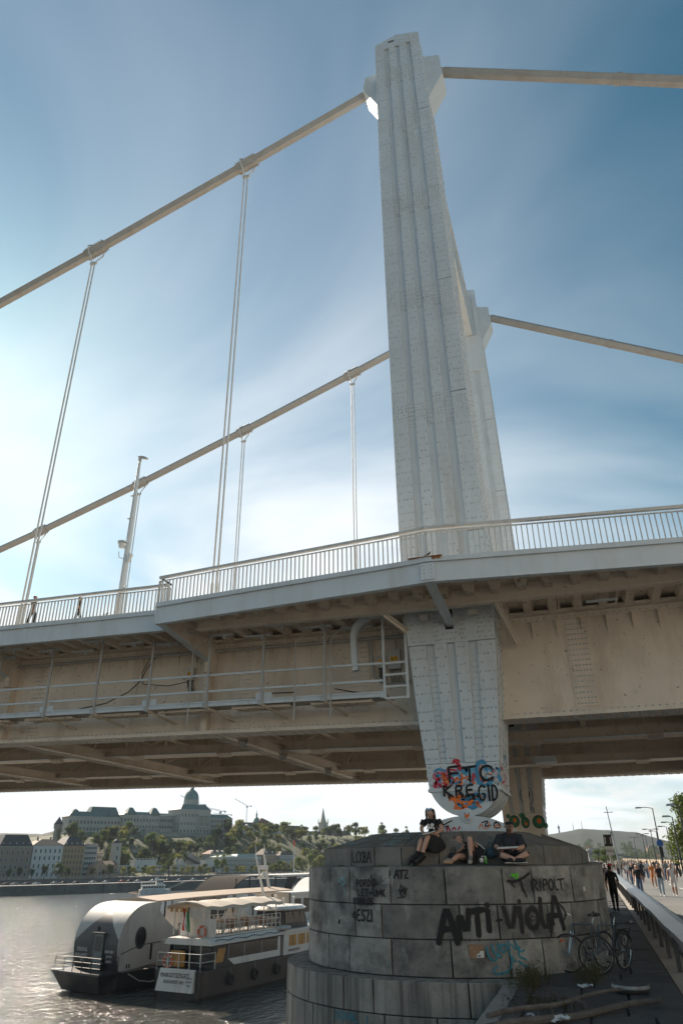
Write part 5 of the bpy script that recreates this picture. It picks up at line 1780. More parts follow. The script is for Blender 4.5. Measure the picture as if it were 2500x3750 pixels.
# ---- person lying back with a book
g2 = person_thing('person lying back on the pier with one bare knee raised behind an open dark book', (.95, -3.0, 1.92))
J = {'pelvis': ((.96, -2.93, 2.03), .11), 'waist': ((.90, -2.78, 2.09), .11), 'chest': ((.83, -2.66, 2.20), (.14, .10)), 'neck': ((.76, -2.60, 2.30), .045), 'head': ((.72, -2.58, 2.38), .08), 'crown': ((.70, -2.57, 2.46), .07),
     'shL': ((.68, -2.72, 2.25), .055), 'elL': ((.72, -2.92, 2.13), .042), 'wrL': ((.86, -3.02, 2.20), .03), 'shR': ((.99, -2.62, 2.25), .055), 'elR': ((1.16, -2.86, 2.12), .042), 'wrR': ((1.18, -3.0, 2.20), .03),
     'hipR': ((1.05, -2.93, 2.04), .085), 'knR': ((1.06, -3.18, 2.42), .060), 'anR': ((1.09, -3.40, 2.03), .040), 'toeR': ((1.08, -3.56, 1.97), .036),
     'hipL': ((.88, -2.96, 2.04), .085), 'knL': ((.80, -3.24, 2.06), .062), 'anL': ((.70, -3.50, 1.97), .042), 'toeL': ((.60, -3.60, 2.00), .036)}
E_, G_ = body(J, {'L': ((.3, -.3, .5), (0, 1, 0)), 'R': ((-.1, -.3, .5), (0, 1, 0))})
link('body', skin_mesh('body', J, E_, G_, {'torso': C_GREY, 'head': M_SKIN, 'uarm': C_GREY, 'farm': M_SKIN, 'hips': C_BEIGE, 'thigh': M_SKIN, 'shin': M_SKIN, 'foot': C_GREY, 'hand': M_SKIN}), g2)
blob([((.71, -2.56, 2.46), .085), ((.68, -2.54, 2.38), .08), ((.70, -2.55, 2.30), .05)], 'hair', M_HAIRN, g2)
face((.725, -2.60, 2.385), (.5, -.8, .2), (-.2, .2, 1), g2, M_SKIN, M_HAIRN, .085)
C_SHORT = cloth('dark_khaki_shorts', (.055, .048, .04))
for s in 'LR':
    a, b = Vector(J['hip' + s][0]), Vector(J['kn' + s][0])
    m = MB(); m.tube([a - (b - a) * .2, a + (b - a) * .15, a + (b - a) * .42], [.11, .108, .10], 12, False); m.build('short_leg', C_SHORT, g2, smooth=True)
C_SHOE = cloth('pale_canvas_shoe', (.36, .33, .29))
blob([((1.085, -3.40, 1.965), .045), ((1.085, -3.50, 1.95), .045), ((1.08, -3.60, 1.935), (.042, .034))], 'shoe', C_SHOE, g2)
blob([((.72, -3.50, 1.945), .045), ((.64, -3.56, 1.95), .045), ((.55, -3.60, 1.95), (.045, .036))], 'shoe', cloth('tan_sole', (.42, .28, .18)), g2)
b2 = thing('open_book', 'large open black book standing upright in front of the lying person', 'book', (1.05, -3.0, 2.0))
m = MB(); m.hexa([(.86, -3.03, 2.08), (1.04, -3.02, 2.06), (1.04, -3.0, 2.06), (.86, -3.01, 2.08), (.87, -2.98, 2.33), (1.05, -2.97, 2.33), (1.05, -2.95, 2.33), (.87, -2.96, 2.33)]); m.build('front_cover', C_BLACK, b2)
m = MB(); m.hexa([(1.10, -3.05, 2.10), (1.28, -3.16, 1.98), (1.28, -3.14, 1.98), (1.10, -3.03, 2.10), (1.14, -2.99, 2.32), (1.34, -3.10, 2.18), (1.34, -3.08, 2.18), (1.14, -2.97, 2.32)]); m.build('back_cover', C_BLACK, b2)
m = MB(); m.tube([(1.14, -2.975, 2.325), (1.24, -3.02, 2.27), (1.345, -3.075, 2.185)], .010, 6); m.build('page_edge', M_PAGE, b2)
# bags and small things on the ledge
C_BAGB = cloth('blue_grey_bag', (.05, .09, .115))
def bag(label, pts, c, cat='bag', nm='bag'):
    t = thing(nm, label, cat, (pts[0][0][0], pts[0][0][1], 1.92))
    blob(pts, 'sack', c, t)
    p = Vector(pts[-1][0]); m = MB(); m.tube([p + V3(-.05, -.02, .02), p + V3(-.03, -.03, .09), p + V3(.03, -.03, .09), p + V3(.05, -.02, .02)], .010, 6); m.build('strap', c, t, smooth=True)
    return t
bag('black shiny shoulder bag lying behind the left knee of the reclining person', [((.66, -3.02, 2.00), .10), ((.66, -3.0, 2.07), .11), ((.67, -2.98, 2.13), .08)], mat('black_leather', (.02, .02, .022), .3))
bag('blue-grey backpack slumped between the reclining person and the bearded person', [((1.46, -2.90, 2.0), .12), ((1.44, -2.88, 2.10), .13), ((1.44, -2.85, 2.22), .10)], C_BAGB, 'backpack', 'backpack')
bag('crumpled white plastic bag on the ledge beside the green can', [((1.24, -3.26, 1.96), .05), ((1.28, -3.24, 1.98), .055), ((1.33, -3.24, 1.96), .04)], C_WHITE)
m = MB(); m.lathe([(.026, 0), (.031, .01), (.031, .12), (.026, .135), (.026, .14)], (1.36, -3.18, 1.915), 16); cn = tag(m.build('drink_can', mat('green_can', (.06, .36, .05), .35, metal=.4)), 'small bright green drink can beside the reclining person', 'can')
m = MB(); m.lathe([(.022, .141), (.020, .143)], (1.36, -3.18, 1.915), 16); m.build('lid', M_GREYRAIL, cn)

# ---- bearded man cross-legged with a drawing board
g3 = person_thing('person with cap, glasses and beard in dark shirt, sitting cross-legged drawing on the pier', (1.85, -3.0, 1.92))
J = {'pelvis': ((1.86, -2.86, 2.03), .15), 'waist': ((1.86, -2.87, 2.18), .155), 'chest': ((1.86, -2.90, 2.36), (.175, .13)), 'neck': ((1.89, -2.94, 2.505), .06), 'head': ((1.895, -3.0, 2.60), (.09, .10)), 'crown': ((1.905, -2.985, 2.69), .08),
     'shL': ((1.68, -2.90, 2.42), .085), 'elL': ((1.57, -2.98, 2.24), .055), 'wrL': ((1.66, -3.24, 2.19), .034), 'shR': ((2.05, -2.89, 2.41), .085), 'elR': ((2.14, -3.0, 2.22), .055), 'wrR': ((2.04, -3.26, 2.18), .034),
     'hipL': ((1.74, -2.92, 2.02), .11), 'knL': ((1.70, -3.32, 2.08), .070), 'anL': ((2.02, -3.46, 1.965), .045), 'toeL': ((2.16, -3.52, 1.965), .04),
     'hipR': ((1.98, -2.92, 2.02), .11), 'knR': ((2.24, -3.28, 2.10), .070), 'anR': ((1.97, -3.40, 1.97), .045), 'toeR': ((1.86, -3.50, 1.965), .04)}
E_, G_ = body(J, {'L': ((.4, -.5, -.1), (0, .3, 1)), 'R': ((-.6, -.4, -.05), (0, -.2, 1))})
link('body', skin_mesh('body', J, E_, G_, {'torso': C_NAVY, 'head': M_SKIN, 'uarm': C_NAVY, 'farm': M_SKIN, 'hips': C_BLACK, 'thigh': C_BLACK, 'shin': M_SKIN, 'foot': C_BLACK, 'hand': M_SKIN}), g3)
face((1.892, -3.02, 2.605), (-.15, -1, -.4), (0, -.35, 1), g3, M_SKIN, M_HAIRB, .098)
blob([((1.83, -3.06, 2.56), .035), ((1.875, -3.10, 2.52), .05), ((1.94, -3.07, 2.555), .035)], 'beard', M_HAIRN, g3)
blob([((1.875, -3.11, 2.52), .045), ((1.87, -3.10, 2.46), .032), ((1.87, -3.08, 2.41), .015)], 'beard_tip', M_HAIRN, g3)
blob([((1.905, -2.965, 2.71), (.10, .095)), ((1.90, -2.97, 2.665), (.105, .10)), ((1.905, -2.94, 2.63), .085)], 'cap_crown', C_BLACK, g3)
m = MB(); m.hexa([(1.81, -3.04, 2.665), (1.97, -3.04, 2.665), (1.95, -3.15, 2.645), (1.82, -3.15, 2.645), (1.81, -3.04, 2.675), (1.97, -3.04, 2.675), (1.95, -3.15, 2.655), (1.82, -3.15, 2.655)]); m.build('cap_peak', C_BLACK, g3)
for sg in (-1, 1):
    m = MB(); c = V3(1.882 + sg * .038, -3.118, 2.61)
    m.tube([c + V3(.03 * math.cos(t), -.01 * abs(math.cos(t)) * 0, .024 * math.sin(t)) for t in np.linspace(0, 6.28, 13)], .005, 5); m.build('glasses_rim', M_BLACK, g3)
m = MB(); m.bar((1.798, -3.04, 2.615), (1.84, -3.118, 2.612), .006, .01); m.bar((1.985, -3.03, 2.615), (1.925, -3.118, 2.612), .006, .01); m.build('glasses_arms', M_BLACK, g3)
for s in 'LR':
    a, b = Vector(J['sh' + s][0]), Vector(J['el' + s][0])
    m = MB(); m.tube([a, a + (b - a) * .5, a + (b - a) * 1.0], [.092, .085, .082], 12, False); m.build('sleeve', C_NAVY, g3, smooth=True)
    a, t_ = Vector(J['an' + s][0]), Vector(J['toe' + s][0])
    d = (t_ - a).normalized()
    blob([(tuple(a - d * .05), .05), (tuple(a + d * .06), .052), (tuple(t_ + d * .05), (.05, .04))], 'shoe', C_BLACK, g3)
    m = MB(); m.bar(a - d * .06 - V3(0, 0, .040), t_ + d * .07 - V3(0, 0, .036), .06, .014); m.build('sole', C_WHITE, g3)
M_BOARD = mat('red_brown_board', (.16, .035, .025), .6)
db = thing('drawing_board', 'red drawing board with pale edge held level by the bearded person', 'drawing board', (1.86, -3.3, 2.2))
m = MB(); m.hexa([(1.66, -3.42, 2.165), (2.04, -3.44, 2.175), (2.06, -3.18, 2.20), (1.66, -3.16, 2.19), (1.66, -3.42, 2.18), (2.04, -3.44, 2.19), (2.06, -3.18, 2.215), (1.66, -3.16, 2.205)]); m.build('board', M_BOARD, db)
m = MB(); m.hexa([(1.65, -3.43, 2.182), (2.05, -3.45, 2.192), (2.06, -3.19, 2.218), (1.66, -3.17, 2.208), (1.65, -3.43, 2.198), (2.05, -3.45, 2.208), (2.06, -3.19, 2.232), (1.66, -3.17, 2.222)]); m.build('paper_block', M_PAGE, db)

# ---- walkers on the road and quay, people on the bridge
def walker(label, loc, rz, cols, stride=.25, h=1.7, hair=M_HAIRN, cap=None, skirt=None, arms=(.1, -.1), longhair=False, group='people strolling on the road', bagm=None):
    k = h / 1.7
    st = stride
    t = thing('person', label, 'person', loc, rz, group)
    def s(x, y, z): return (x * k, y * k, z * k)
    J = {'pelvis': (s(0, 0, .93), (.155 * k, .12 * k)), 'waist': (s(0, .01, 1.08), (.14 * k, .11 * k)), 'chest': (s(0, .02, 1.28), (.175 * k, .12 * k)), 'neck': (s(0, .01, 1.45), .05 * k), 'head': (s(0, -.01, 1.56), (.08 * k, .09 * k)), 'crown': (s(0, 0, 1.64), .07 * k)}
    for q, sg in (('L', -1), ('R', 1)):
        a = st * sg
        sw = arms[0 if sg < 0 else 1]
        J['sh' + q] = (s(.17 * sg, .02, 1.38), .058 * k); J['el' + q] = (s(.23 * sg, .02 - sw * .3, 1.11), .042 * k); J['wr' + q] = (s(.22 * sg, -.06 - sw * .9, .88), .03 * k)
        J['hip' + q] = (s(.09 * sg, 0, .88), .10 * k); J['kn' + q] = (s(.095 * sg, -a * .45 - .03, .49), .072 * k); J['an' + q] = (s(.09 * sg, -a * .75 + .04, .09 + (.06 if a < 0 else 0)), .042 * k); J['toe' + q] = (s(.10 * sg, -a * .75 - .12, .04), .036 * k)
    E_, G_ = body(J, {'L': ((0, -.2, -1), (1, 0, 0)), 'R': ((0, -.2, -1), (-1, 0, 0))}, sub=1)
    link('body', skin_mesh('body', J, E_, G_, cols, 1), t, True)
    hp = [(s(0, .01, 1.65), .083 * k), (s(0, .035, 1.58), .085 * k), (s(0, .06, 1.50), .05 * k)]
    if longhair: hp += [(s(0, .085, 1.36), .05 * k), (s(0, .09, 1.22), .02 * k)]
    blob(hp, 'hair', hair, t, 1, True)
    face(s(0, -.02, 1.57), (0, -1, 0), (0, 0, 1), t, cols['head'], hair, .085 * k, local=True)
    if cap: blob([(s(0, -.005, 1.74), .09 * k), (s(0, 0, 1.675), .115 * k), (s(0, -.10, 1.63), (.08 * k, .015 * k))], 'cap', cap, t, 1, True)
    if skirt:
        m = MB(); m.lathe([(.13 * k, 1.02 * k), (.17 * k, .85 * k), (.22 * k, .55 * k), (.27 * k, .22 * k)], n=16, sy=.75); m.build('skirt', skirt, t, True, local=True)
    if bagm:
        m = MB(); m.box(.16 * k, .26 * k, -.12 * k, .10 * k, .82 * k, 1.0 * k); m.build('handbag', bagm, t, local=True)
    return t
def cl(top, legs, foot=C_WHITE, skin=M_SKIN2, arms=None, shin=None):
    return {'torso': top, 'head': skin, 'uarm': arms or top, 'farm': skin, 'hips': legs, 'thigh': legs, 'shin': shin or legs, 'foot': foot, 'hand': skin}
walker('person from behind in a red cap and dark clothes walking away on the shaded quay', (4.05, 15.0, 0), R(172), cl(C_BLACK, C_BLACK, C_BLACK), .28, 1.75, cap=C_RED, group=None)
walker('person in a white skirt and black top walking on the road', (5.75, 30.5, -.02), R(10), cl(C_BLACK, C_WHITE, arms=M_SKIN2), .15, 1.68, skirt=C_WHITE, longhair=True)
walker('person in a black top and blue jeans on the road', (5.65, 27.0, -.02), R(-15), cl(C_BLACK, C_DENIM), .30, 1.7, longhair=True)
walker('person in an orange dress with bare legs on the road', (7.30, 41.0, -.02), R(5), cl(C_ORANGE, C_ORANGE, shin=M_SKIN2, foot=C_BEIGE), .22, 1.7, M_HAIRB, longhair=True)
walker('person in pale jeans drinking, hand in hand with the person in white', (6.85, 28.6, -.02), R(-8), cl(C_BLACK, C_LDENIM, arms=M_SKIN2), .26, 1.74, longhair=True, bagm=C_WHITE)
walker('person in white shirt and shorts at the right edge of the road', (7.55, 28.9, -.02), R(-12), cl(C_WHITE, C_WHITE, arms=M_SKIN2, shin=M_SKIN2), .24, 1.74, M_HAIRB)
walker('person in dark clothes behind the white skirt on the road', (5.9, 40.0, -.02), R(0), cl(C_NAVY, C_DENIM), .25, 1.72, M_HAIRB)
walker('person in black standing near the sign on the quay', (4.15, 26.5, 0), R(160), cl(C_NAVY, C_BLACK), .2, 1.7, M_HAIRB, group=None)
walker('person in grey farther along the quay beyond the red cap', (4.0, 33.0, 0), R(175), cl(C_BLACK, C_BEIGE), .25, 1.7, longhair=True, group=None)
for i, (x, y, a) in enumerate(((6.6, 58, 0), (8.2, 66, 20), (5.8, 74, -10), (9.3, 82, 5), (7.2, 95, 180), (8.8, 110, 0), (6.4, 120, 170))):
    walker('tiny distant pedestrian far down the sunlit road', (x, y, -.02), R(a), [cl(C_NAVY, C_BLACK), cl(C_WHITE, C_DENIM), cl(C_BEIGE, C_BLACK), cl(C_GREY, C_DENIM)][i % 4], .22, 1.7, group='distant pedestrians on the road')
zb = 8.56
walker('person in dark clothes on the bridge footway behind the left railing', (-11.2, -1.6, zb + grade(-11.2)), R(110), cl(C_BLACK, C_BLACK), .2, 1.05, M_HAIRN, group='people on the bridge footway')
walker('person half cut by the left picture edge on the bridge footway', (-12.75, -1.9, zb + grade(-12.7)), R(100), cl(C_NAVY, C_BLACK), .2, 1.15, M_HAIRB, group='people on the bridge footway')
# ================================================================== THE FAR BANK
B0 = Vector((-172.0, 180.0, 0))
BU, BN = Vector((.53, .848, 0)), Vector((-.848, .53, 0))
BR = math.atan2(.848, .53)
def bk(a, s, z=0.0):
    p = B0 + BU * a + BN * s
    return Vector((p.x, p.y, z))
def bthing(name, label, cat, a, s, z, group=None):
    return thing(name, label, cat, bk(a, s, z), BR, group)
def stone_mat(n, c, **k): return mat(n, c, .85, var=k.pop('var', .10), scale=k.pop('scale', .6), **k)
F_PALE = stone_mat('pale_render', (.42, .38, .33))
F_PALACE = stone_mat('palace_stone', (.44, .40, .345), stain=(.26, .24, .21, .5), sscale=(.5, .5, .12))
F_WHITE = stone_mat('white_render', (.56, .54, .50))
F_OCHRE = stone_mat('ochre_render', (.34, .235, .13))
F_BROWN = stone_mat('brown_render', (.25, .20, .155))
F_GREY = stone_mat('grey_render', (.36, .36, .35))
F_PEACH = stone_mat('peach_render', (.42, .27, .19))
F_RAMP = stone_mat('rampart_stone', (.30, .275, .235), var=.22, scale=.35, bump=.3, bscale=1.2)
R_COPPER = mat('copper_patina', (.11, .165, .15), .6, var=.18, scale=.8)
R_COPPERL = mat('pale_copper_patina', (.17, .26, .235), .6, var=.2, scale=.8)
R_SLATE = mat('dark_slate', (.055, .055, .058), .7, var=.2, scale=1)
R_TILE = mat('brown_roof_tile', (.13, .085, .06), .8, var=.25, scale=1.2)
R_RED = mat('red_roof_tile', (.22, .10, .06), .8, var=.25, scale=1.2)
M_PANE = mat('window_pane', (.03, .035, .04), .35, var=.2)
M_PANEL = mat('bright_window_pane', (.30, .33, .35), .15, var=.2)
M_QUAYW = stone_mat('dark_quay_stone', (.105, .105, .10), var=.35, scale=.25, stain=(.045, .05, .045, .8), sscale=(.25, .25, 1.2))
M_HILL = mat('grassy_slope', (.085, .092, .040), .95, var=.35, scale=.12, stain=(.10, .09, .055, .6), sscale=(.1, .1, .1))
M_HILLF = mat('forested_far_hill', (.014, .026, .016), .95, var=.4, scale=.03, bump=1.0, bscale=.15)
_wm = {}
def win_mesh(w, h, fm, pane=None):
    k = (round(w, 2), round(h, 2), fm.name, (pane or M_PANE).name)
    if k not in _wm:
        m = MB()
        e = min(w, h) * .16
        m.box(-w / 2 - e, w / 2 + e, -.06, .02, -e, 0); m.box(-w / 2 - e, w / 2 + e, -.06, .02, h, h + e)
        m.box(-w / 2 - e, -w / 2, -.05, .02, 0, h); m.box(w / 2, w / 2 + e, -.05, .02, 0, h)
        m.cur = 1
        m.box(-w / 2, w / 2, -.012, .02, 0, h)
        _wm[k] = m.mesh('window', [fm, pane or M_PANE])
    return _wm[k]
def put(me, parent, x, y, z, rz=0, name='window'):
    o = bpy.data.objects.new(name, me)
    col.objects.link(o)
    o.parent = parent
    o.location = (x, y, z)
    o.rotation_euler = (0, 0, rz)
    return o
def windows(t, x0, x1, y, rows, n, w, h, fm, pane=None, skip=()):
    me = win_mesh(w, h, fm, pane)
    for zi, z in enumerate(rows):
        for k in range(n):
            if (zi, k) in skip: continue
            put(me, t, x0 + (x1 - x0) * (k + .5) / n, y, z)
def side_windows(t, x, y0, y1, rows, n, w, h, fm, pane=None):
    me = win_mesh(w, h, fm, pane)
    for z in rows:
        for k in range(n):
            put(me, t, x, y0 + (y1 - y0) * (k + .5) / n, z, R(-90))
def hip(m, x0, x1, y0, y1, z, h, inset, ov=.2):
    x0 -= ov; x1 += ov; y0 -= ov; y1 += ov
    i = min(inset, (x1 - x0) / 2 - .01, (y1 - y0) / 2 - .01)
    m.hexa([(x0, y0, z), (x1, y0, z), (x1, y1, z), (x0, y1, z), (x0 + i, y0 + i, z + h), (x1 - i, y0 + i, z + h), (x1 - i, y1 - i, z + h), (x0 + i, y1 - i, z + h)])
def house(label, a0, a1, s0, dep, z0, ze, zr, wall, roof, rows, n, ww, wh, frame=None, inset=3.0, group='houses on the far embankment', pane=None, nm='house', cornice=True, side=True, dormers=0, chim=0):
    w = a1 - a0
    t = bthing(nm, label, 'building', a0, s0, z0, group)
    H = ze - z0
    m = MB(); m.box(0, w, 0, dep, 0, H); m.build('wall', wall, t, local=True)
    if cornice:
        m = MB(); m.box(-.15, w + .15, -.18, dep + .1, H, H + .22); m.build('cornice', frame or wall, t, local=True)
        m = MB(); m.box(-.05, w + .05, -.07, .0, H * .28, H * .28 + .12); m.build('string_course', frame or wall, t, local=True)
    m = MB(); hip(m, 0, w, 0, dep, H + .22, zr - ze - .2, inset); rf = m.build('roof', roof, t, local=True)
    for k in range(chim):
        m = MB(); x = w * (k + .6) / (chim + .3); m.box(x, x + .5, dep * .5, dep * .5 + .5, zr - z0 - .8, zr - z0 + .9); m.build('chimney', F_BROWN, rf, local=True)
    hh = [H * r_ for r_ in rows]
    windows(t, .3, w - .3, -.002, hh, n, ww, wh, frame or F_PALE, pane)
    if side: side_windows(t, -.002, .5, dep - .5, hh, max(2, int(dep / (w / n))), ww, wh, frame or F_PALE, pane)
    if dormers:
        for k in range(dormers):
            x = w * (k + .5) / dormers
            m = MB(); m.box(x - .28, x + .28, .25, 1.6, H + .4, H + 1.25); m.extr([(x - .36, .2, H + 1.25), (x + .36, .2, H + 1.25), (x, .2, H + 1.6)], (0, 1.6, 0)); d = m.build('dormer', frame or F_PALE, t, local=True)
            put(win_mesh(.3, .5, F_WHITE, M_PANEL), d, x, .248, H + .6)
    return t
# quay walls, roads and slope
m = MB(); m.box(0, 460, 0, .8, 0, 2.75)
o = bthing('embankment_quay', 'dark stone quay wall at the waterline of the far bank', 'quay wall', -160, 0, -7.0)
m.build('wall_face', M_QUAYW, o, local=True)
for k in range(46):
    m = MB(); m.box(k * 10 + .2, k * 10 + 9.8, -.12, -.005, 2.4, 2.78); m.build('coping_stone', M_QUAYW, o, local=True)
for k in range(11):
    x = 128 + k * 13
    m = MB(); m.box(x, x + .25, -.25, 0, .1, 2.4); m.build('fender_post', M_QUAYW, o, local=True)
m = MB(); m.extr([(214, -.1, .2), (222, -.1, 2.5), (223.5, -.1, 2.5), (215.5, -.1, .2)], (0, -1.2, 0)); m.build('stair_ramp', F_RAMP, o, local=True)
def sheet(nm, a0, a1, s0, s1, z, material):
    m = MB(); q = [bk(a0, s0, z), bk(a1, s0, z), bk(a1, s1, z), bk(a0, s1, z)]
    m.add([tuple(p) for p in q], [(0, 1, 2, 3)])
    return tag(m.build(nm, material), kind='structure')
sheet('lower_quay_road', -160, 300, .8, 12, -4.25, M_ASPH)
sheet('upper_quay_road', -160, 300, 12.6, 60, -2.95, M_ASPH)
o = bthing('embankment_wall', 'long low stone wall behind the cars parked on the far quay', 'wall', -160, 12, -4.25)
m = MB(); m.box(0, 460, 0, .6, 0, 1.55); m.build('wall_face', M_QUAYW, o, local=True)
m = MB()
for k in range(110): m.box(60 + k * 3.4, 60.25 + k * 3.4, .1, .4, 1.55, 2.25)
m.box(60, 440, .2, .3, 2.1, 2.2)
m.build('balustrade', F_RAMP, o, local=True)

def hill_z(a, s):
    def sm(x, x0, x1):
        t = min(1, max(0, (x - x0) / (x1 - x0)))
        return t * t * (3 - 2 * t)
    top = 12.0 * sm(a, 24, 66) + 3.0 + 1.6 * sm(a, 100, 200)
    if a < 24: top = 3.0
    z = -3.0 + (top + 3.0) * sm(s, 46, 112 + 22 * sm(a, 140, 200))
    z += .5 * math.sin(a * .21) * math.sin(s * .13) * sm(s, 50, 70)
    return z
m = MB()
na, ns = 70, 30
A = np.linspace(-200, 420, na); S_ = np.linspace(45, 420, ns)
V = []
for s in S_:
    for a in A:
        V.append(tuple(bk(a, s, hill_z(a, s) - (4 * max(0, (s - 250) / 170)))))
Fc = [(j * na + i, j * na + i + 1, (j + 1) * na + i + 1, (j + 1) * na + i) for j in range(ns - 1) for i in range(na - 1)]
m.add(V, Fc)
tag(m.build('castle_hill', M_HILL, smooth=True), kind='structure')

# houses along the embankment, left to right
house('brown apartment house with dark mansard roof cut by the left picture edge', -8, 8.5, 39, 12, -2.95, 7.4, 11.8, F_BROWN, R_SLATE, (.06, .30, .53, .76), 8, .62, 1.35, F_PALE, 2.0, dormers=6)
house('brown apartment house with white dormers on a dark mansard roof', 8.7, 20.3, 39, 12, -2.95, 7.4, 11.6, F_BROWN, R_SLATE, (.06, .30, .53, .76), 6, .62, 1.35, F_PALE, 2.0, dormers=5)
house('plain pale grey apartment house with low brown roof', 20.8, 32.0, 39.5, 12, -2.95, 7.9, 10.2, F_WHITE, R_TILE, (.06, .32, .56, .78), 6, .5, 1.2, F_GREY, 4.0, chim=2)
house('tall ochre apartment house with dark roof and white dormers', 32.3, 40.6, 40, 12, -2.95, 7.7, 11.2, F_OCHRE, R_SLATE, (.05, .24, .43, .62, .80), 6, .45, 1.1, F_OCHRE, 2.6, dormers=4, chim=1)
house('modern grey block with ribbon windows beside the ochre house', 40.9, 46.2, 41, 10, -2.95, 8.3, 8.7, F_GREY, R_SLATE, (.05, .22, .38, .54, .70, .86), 5, .78, .95, F_WHITE, .5, cornice=False)
house('small pale house behind the riverside church', 47.6, 51.0, 47, 8, -2.95, 5.2, 6.0, F_PALE, R_TILE, (.3, .6, .8), 3, .4, .8, F_BROWN, 1.5)
# riverside church
ch = bthing('church', 'small peach church with a slim pale bell tower on the far bank', 'church', 43.0, 34, -2.95, None)
m = MB(); m.box(0, 4.6, 0, 8, 0, 3.9); m.extr([(0, -.01, 3.9), (4.6, -.01, 3.9), (2.3, -.01, 5.3)], (0, 8.02, 0)); m.build('gable_front', F_PEACH, ch, local=True)
m = MB(); m.box(4.61, 9.5, 1.0, 8, 0, 4.2); m.build('nave', F_PEACH, ch, local=True)
m = MB(); m.hexa([(4.5, .8, 4.2), (9.7, .8, 4.2), (9.7, 8.2, 4.2), (4.5, 8.2, 4.2), (4.5, 4.2, 5.6), (9.7, 4.2, 5.6), (9.7, 4.6, 5.6), (4.5, 4.6, 5.6)]); m.build('roof', R_TILE, ch, local=True)
for k in range(5): put(win_mesh(.4, 1.7, F_PALE), ch, 5.1 + k * .95, .995, 1.2)
put(win_mesh(.8, 1.8, F_WHITE), ch, 2.3, -.002, .2); put(win_mesh(.5, .7, F_WHITE), ch, 2.3, -.002, 2.6)
m = MB(); m.box(9.2, 12.4, 5.5, 8.7, 0, 8.0); m.box(9.0, 12.6, 5.3, 8.9, 8.0, 8.3); m.box(9.3, 12.3, 5.6, 8.6, 8.3, 11.6); m.box(9.05, 12.55, 5.35, 8.85, 11.6, 11.9); tw = m.build('bell_tower', F_PALE, ch, local=True)
m = MB(); m.lathe([(1.5, 11.9), (1.45, 12.3), (1.1, 12.9), (.5, 13.3), (.18, 13.6), (.12, 14.4), (.02, 14.8)], (10.8, 7.1, 0), 14); m.build('tower_cap', R_SLATE, tw, local=True)
for z in (3.0, 6.0, 9.2): put(win_mesh(.7, 1.5, F_WHITE), tw, 10.8, 5.498 if z < 8 else 5.598, z)
# riverside pavilions, colonnades and terraces
def pavilion(label, a, w, s, z, h, dome=0, arch=True, wall=F_PALE):
    t = bthing('pavilion', label, 'pavilion', a, s, z, 'riverside garden pavilions')
    m = MB(); m.box(0, w, 0, 5, 0, h); m.build('wall', wall, t, local=True)
    m = MB(); m.box(-.25, w + .25, -.25, 5.2, h, h + .3); m.build('cornice', F_WHITE, t, local=True)
    m = MB()
    for k in range(7): m.box(w * k / 6 - .12, w * k / 6 + .12, -.15, .1, h + .3, h + .8)
    m.box(-.1, w + .1, -.1, .05, h + .75, h + .85); m.build('parapet', F_WHITE, t, local=True)
    if arch:
        m = MB(); ar = [(w / 2 - .9, -.03, 0), (w / 2 + .9, -.03, 0)] + [(w / 2 + .9 * math.cos(q), -.03, 1.4 + .9 * math.sin(q)) for q in np.linspace(0, math.pi, 12)]
        m.extr(ar, (0, .02, 0)); m.build('archway', M_PANE, t, local=True)
    for x in (w * .14, w * .86): put(win_mesh(.5, 1.1, F_WHITE), t, x, -.002, .8)
    for k in range(dome):
        m = MB(); m.lathe([(.9, h + .3), (.9, h + 1.1), (.95, h + 1.15), (.85, h + 1.7), (.5, h + 2.2), (.1, h + 2.45), (.05, h + 2.9)], (w * (k + .5) / dome, 2, 0), 12); m.build('cupola', F_PALE, t, local=True)
    return t
pavilion('pale garden pavilion with an arched opening right of the church', 61.3, 9.2, 38, -1.2, 3.8, wall=F_WHITE)
pavilion('small twin-domed garden pavilion on the far bank terrace', 79.0, 4.4, 37, -1.6, 2.6, 2, False, F_PALACE)
pavilion('pale garden pavilion with arch behind the ship masts', 93.5, 7.8, 38, -2.0, 4.4, wall=F_WHITE)
for a0, a1, lab in ((51.5, 60.8, 'white colonnaded terrace between the church and the garden pavilion'), (71, 78.6, 'white colonnaded terrace left of the twin-domed pavilion'), (83.8, 93.2, 'white colonnaded terrace right of the twin-domed pavilion')):
    t = bthing('terrace', lab, 'terrace', a0, 38.5, -2.2, 'colonnaded terraces')
    w = a1 - a0
    m = MB(); m.box(0, w, .5, 3, 0, 1.2); m.build('base_wall', F_RAMP, t, local=True)
    m = MB(); m.box(0, w, .3, .8, 2.9, 3.15); m.build('beam', F_WHITE, t, local=True)
    for k in range(int(w / .62)):
        m = MB(); m.box(k * .62, k * .62 + .17, .4, .62, 1.2, 2.9); m.build('column', F_WHITE, t, local=True)
house('pale classical riverside house behind the ship canopies', 104, 113, 44, 9, -2.5, 3.6, 4.6, F_PALE, R_COPPERL, (.1, .42, .70), 8, .4, .95, F_WHITE, 2.5)
house('long pale house with green roof right of the classical house', 113.4, 127, 46, 9, -2.5, 3.4, 5.0, F_PALE, R_COPPERL, (.1, .42, .70), 11, .4, .95, F_WHITE, 2.5)
house('house with red mansard roof above the green roofs', 106, 114, 56, 8, -1, 5.0, 6.8, F_PALE, R_RED, (.3, .6, .8), 5, .4, .9, F_WHITE, 2.5, dormers=3)
house('pink house with steep roof close to the stone pier', 134, 141, 54, 8, -1.5, 4.6, 7.4, F_PEACH, R_TILE, (.25, .6), 5, .4, .9, F_WHITE, 2.6, dormers=2)
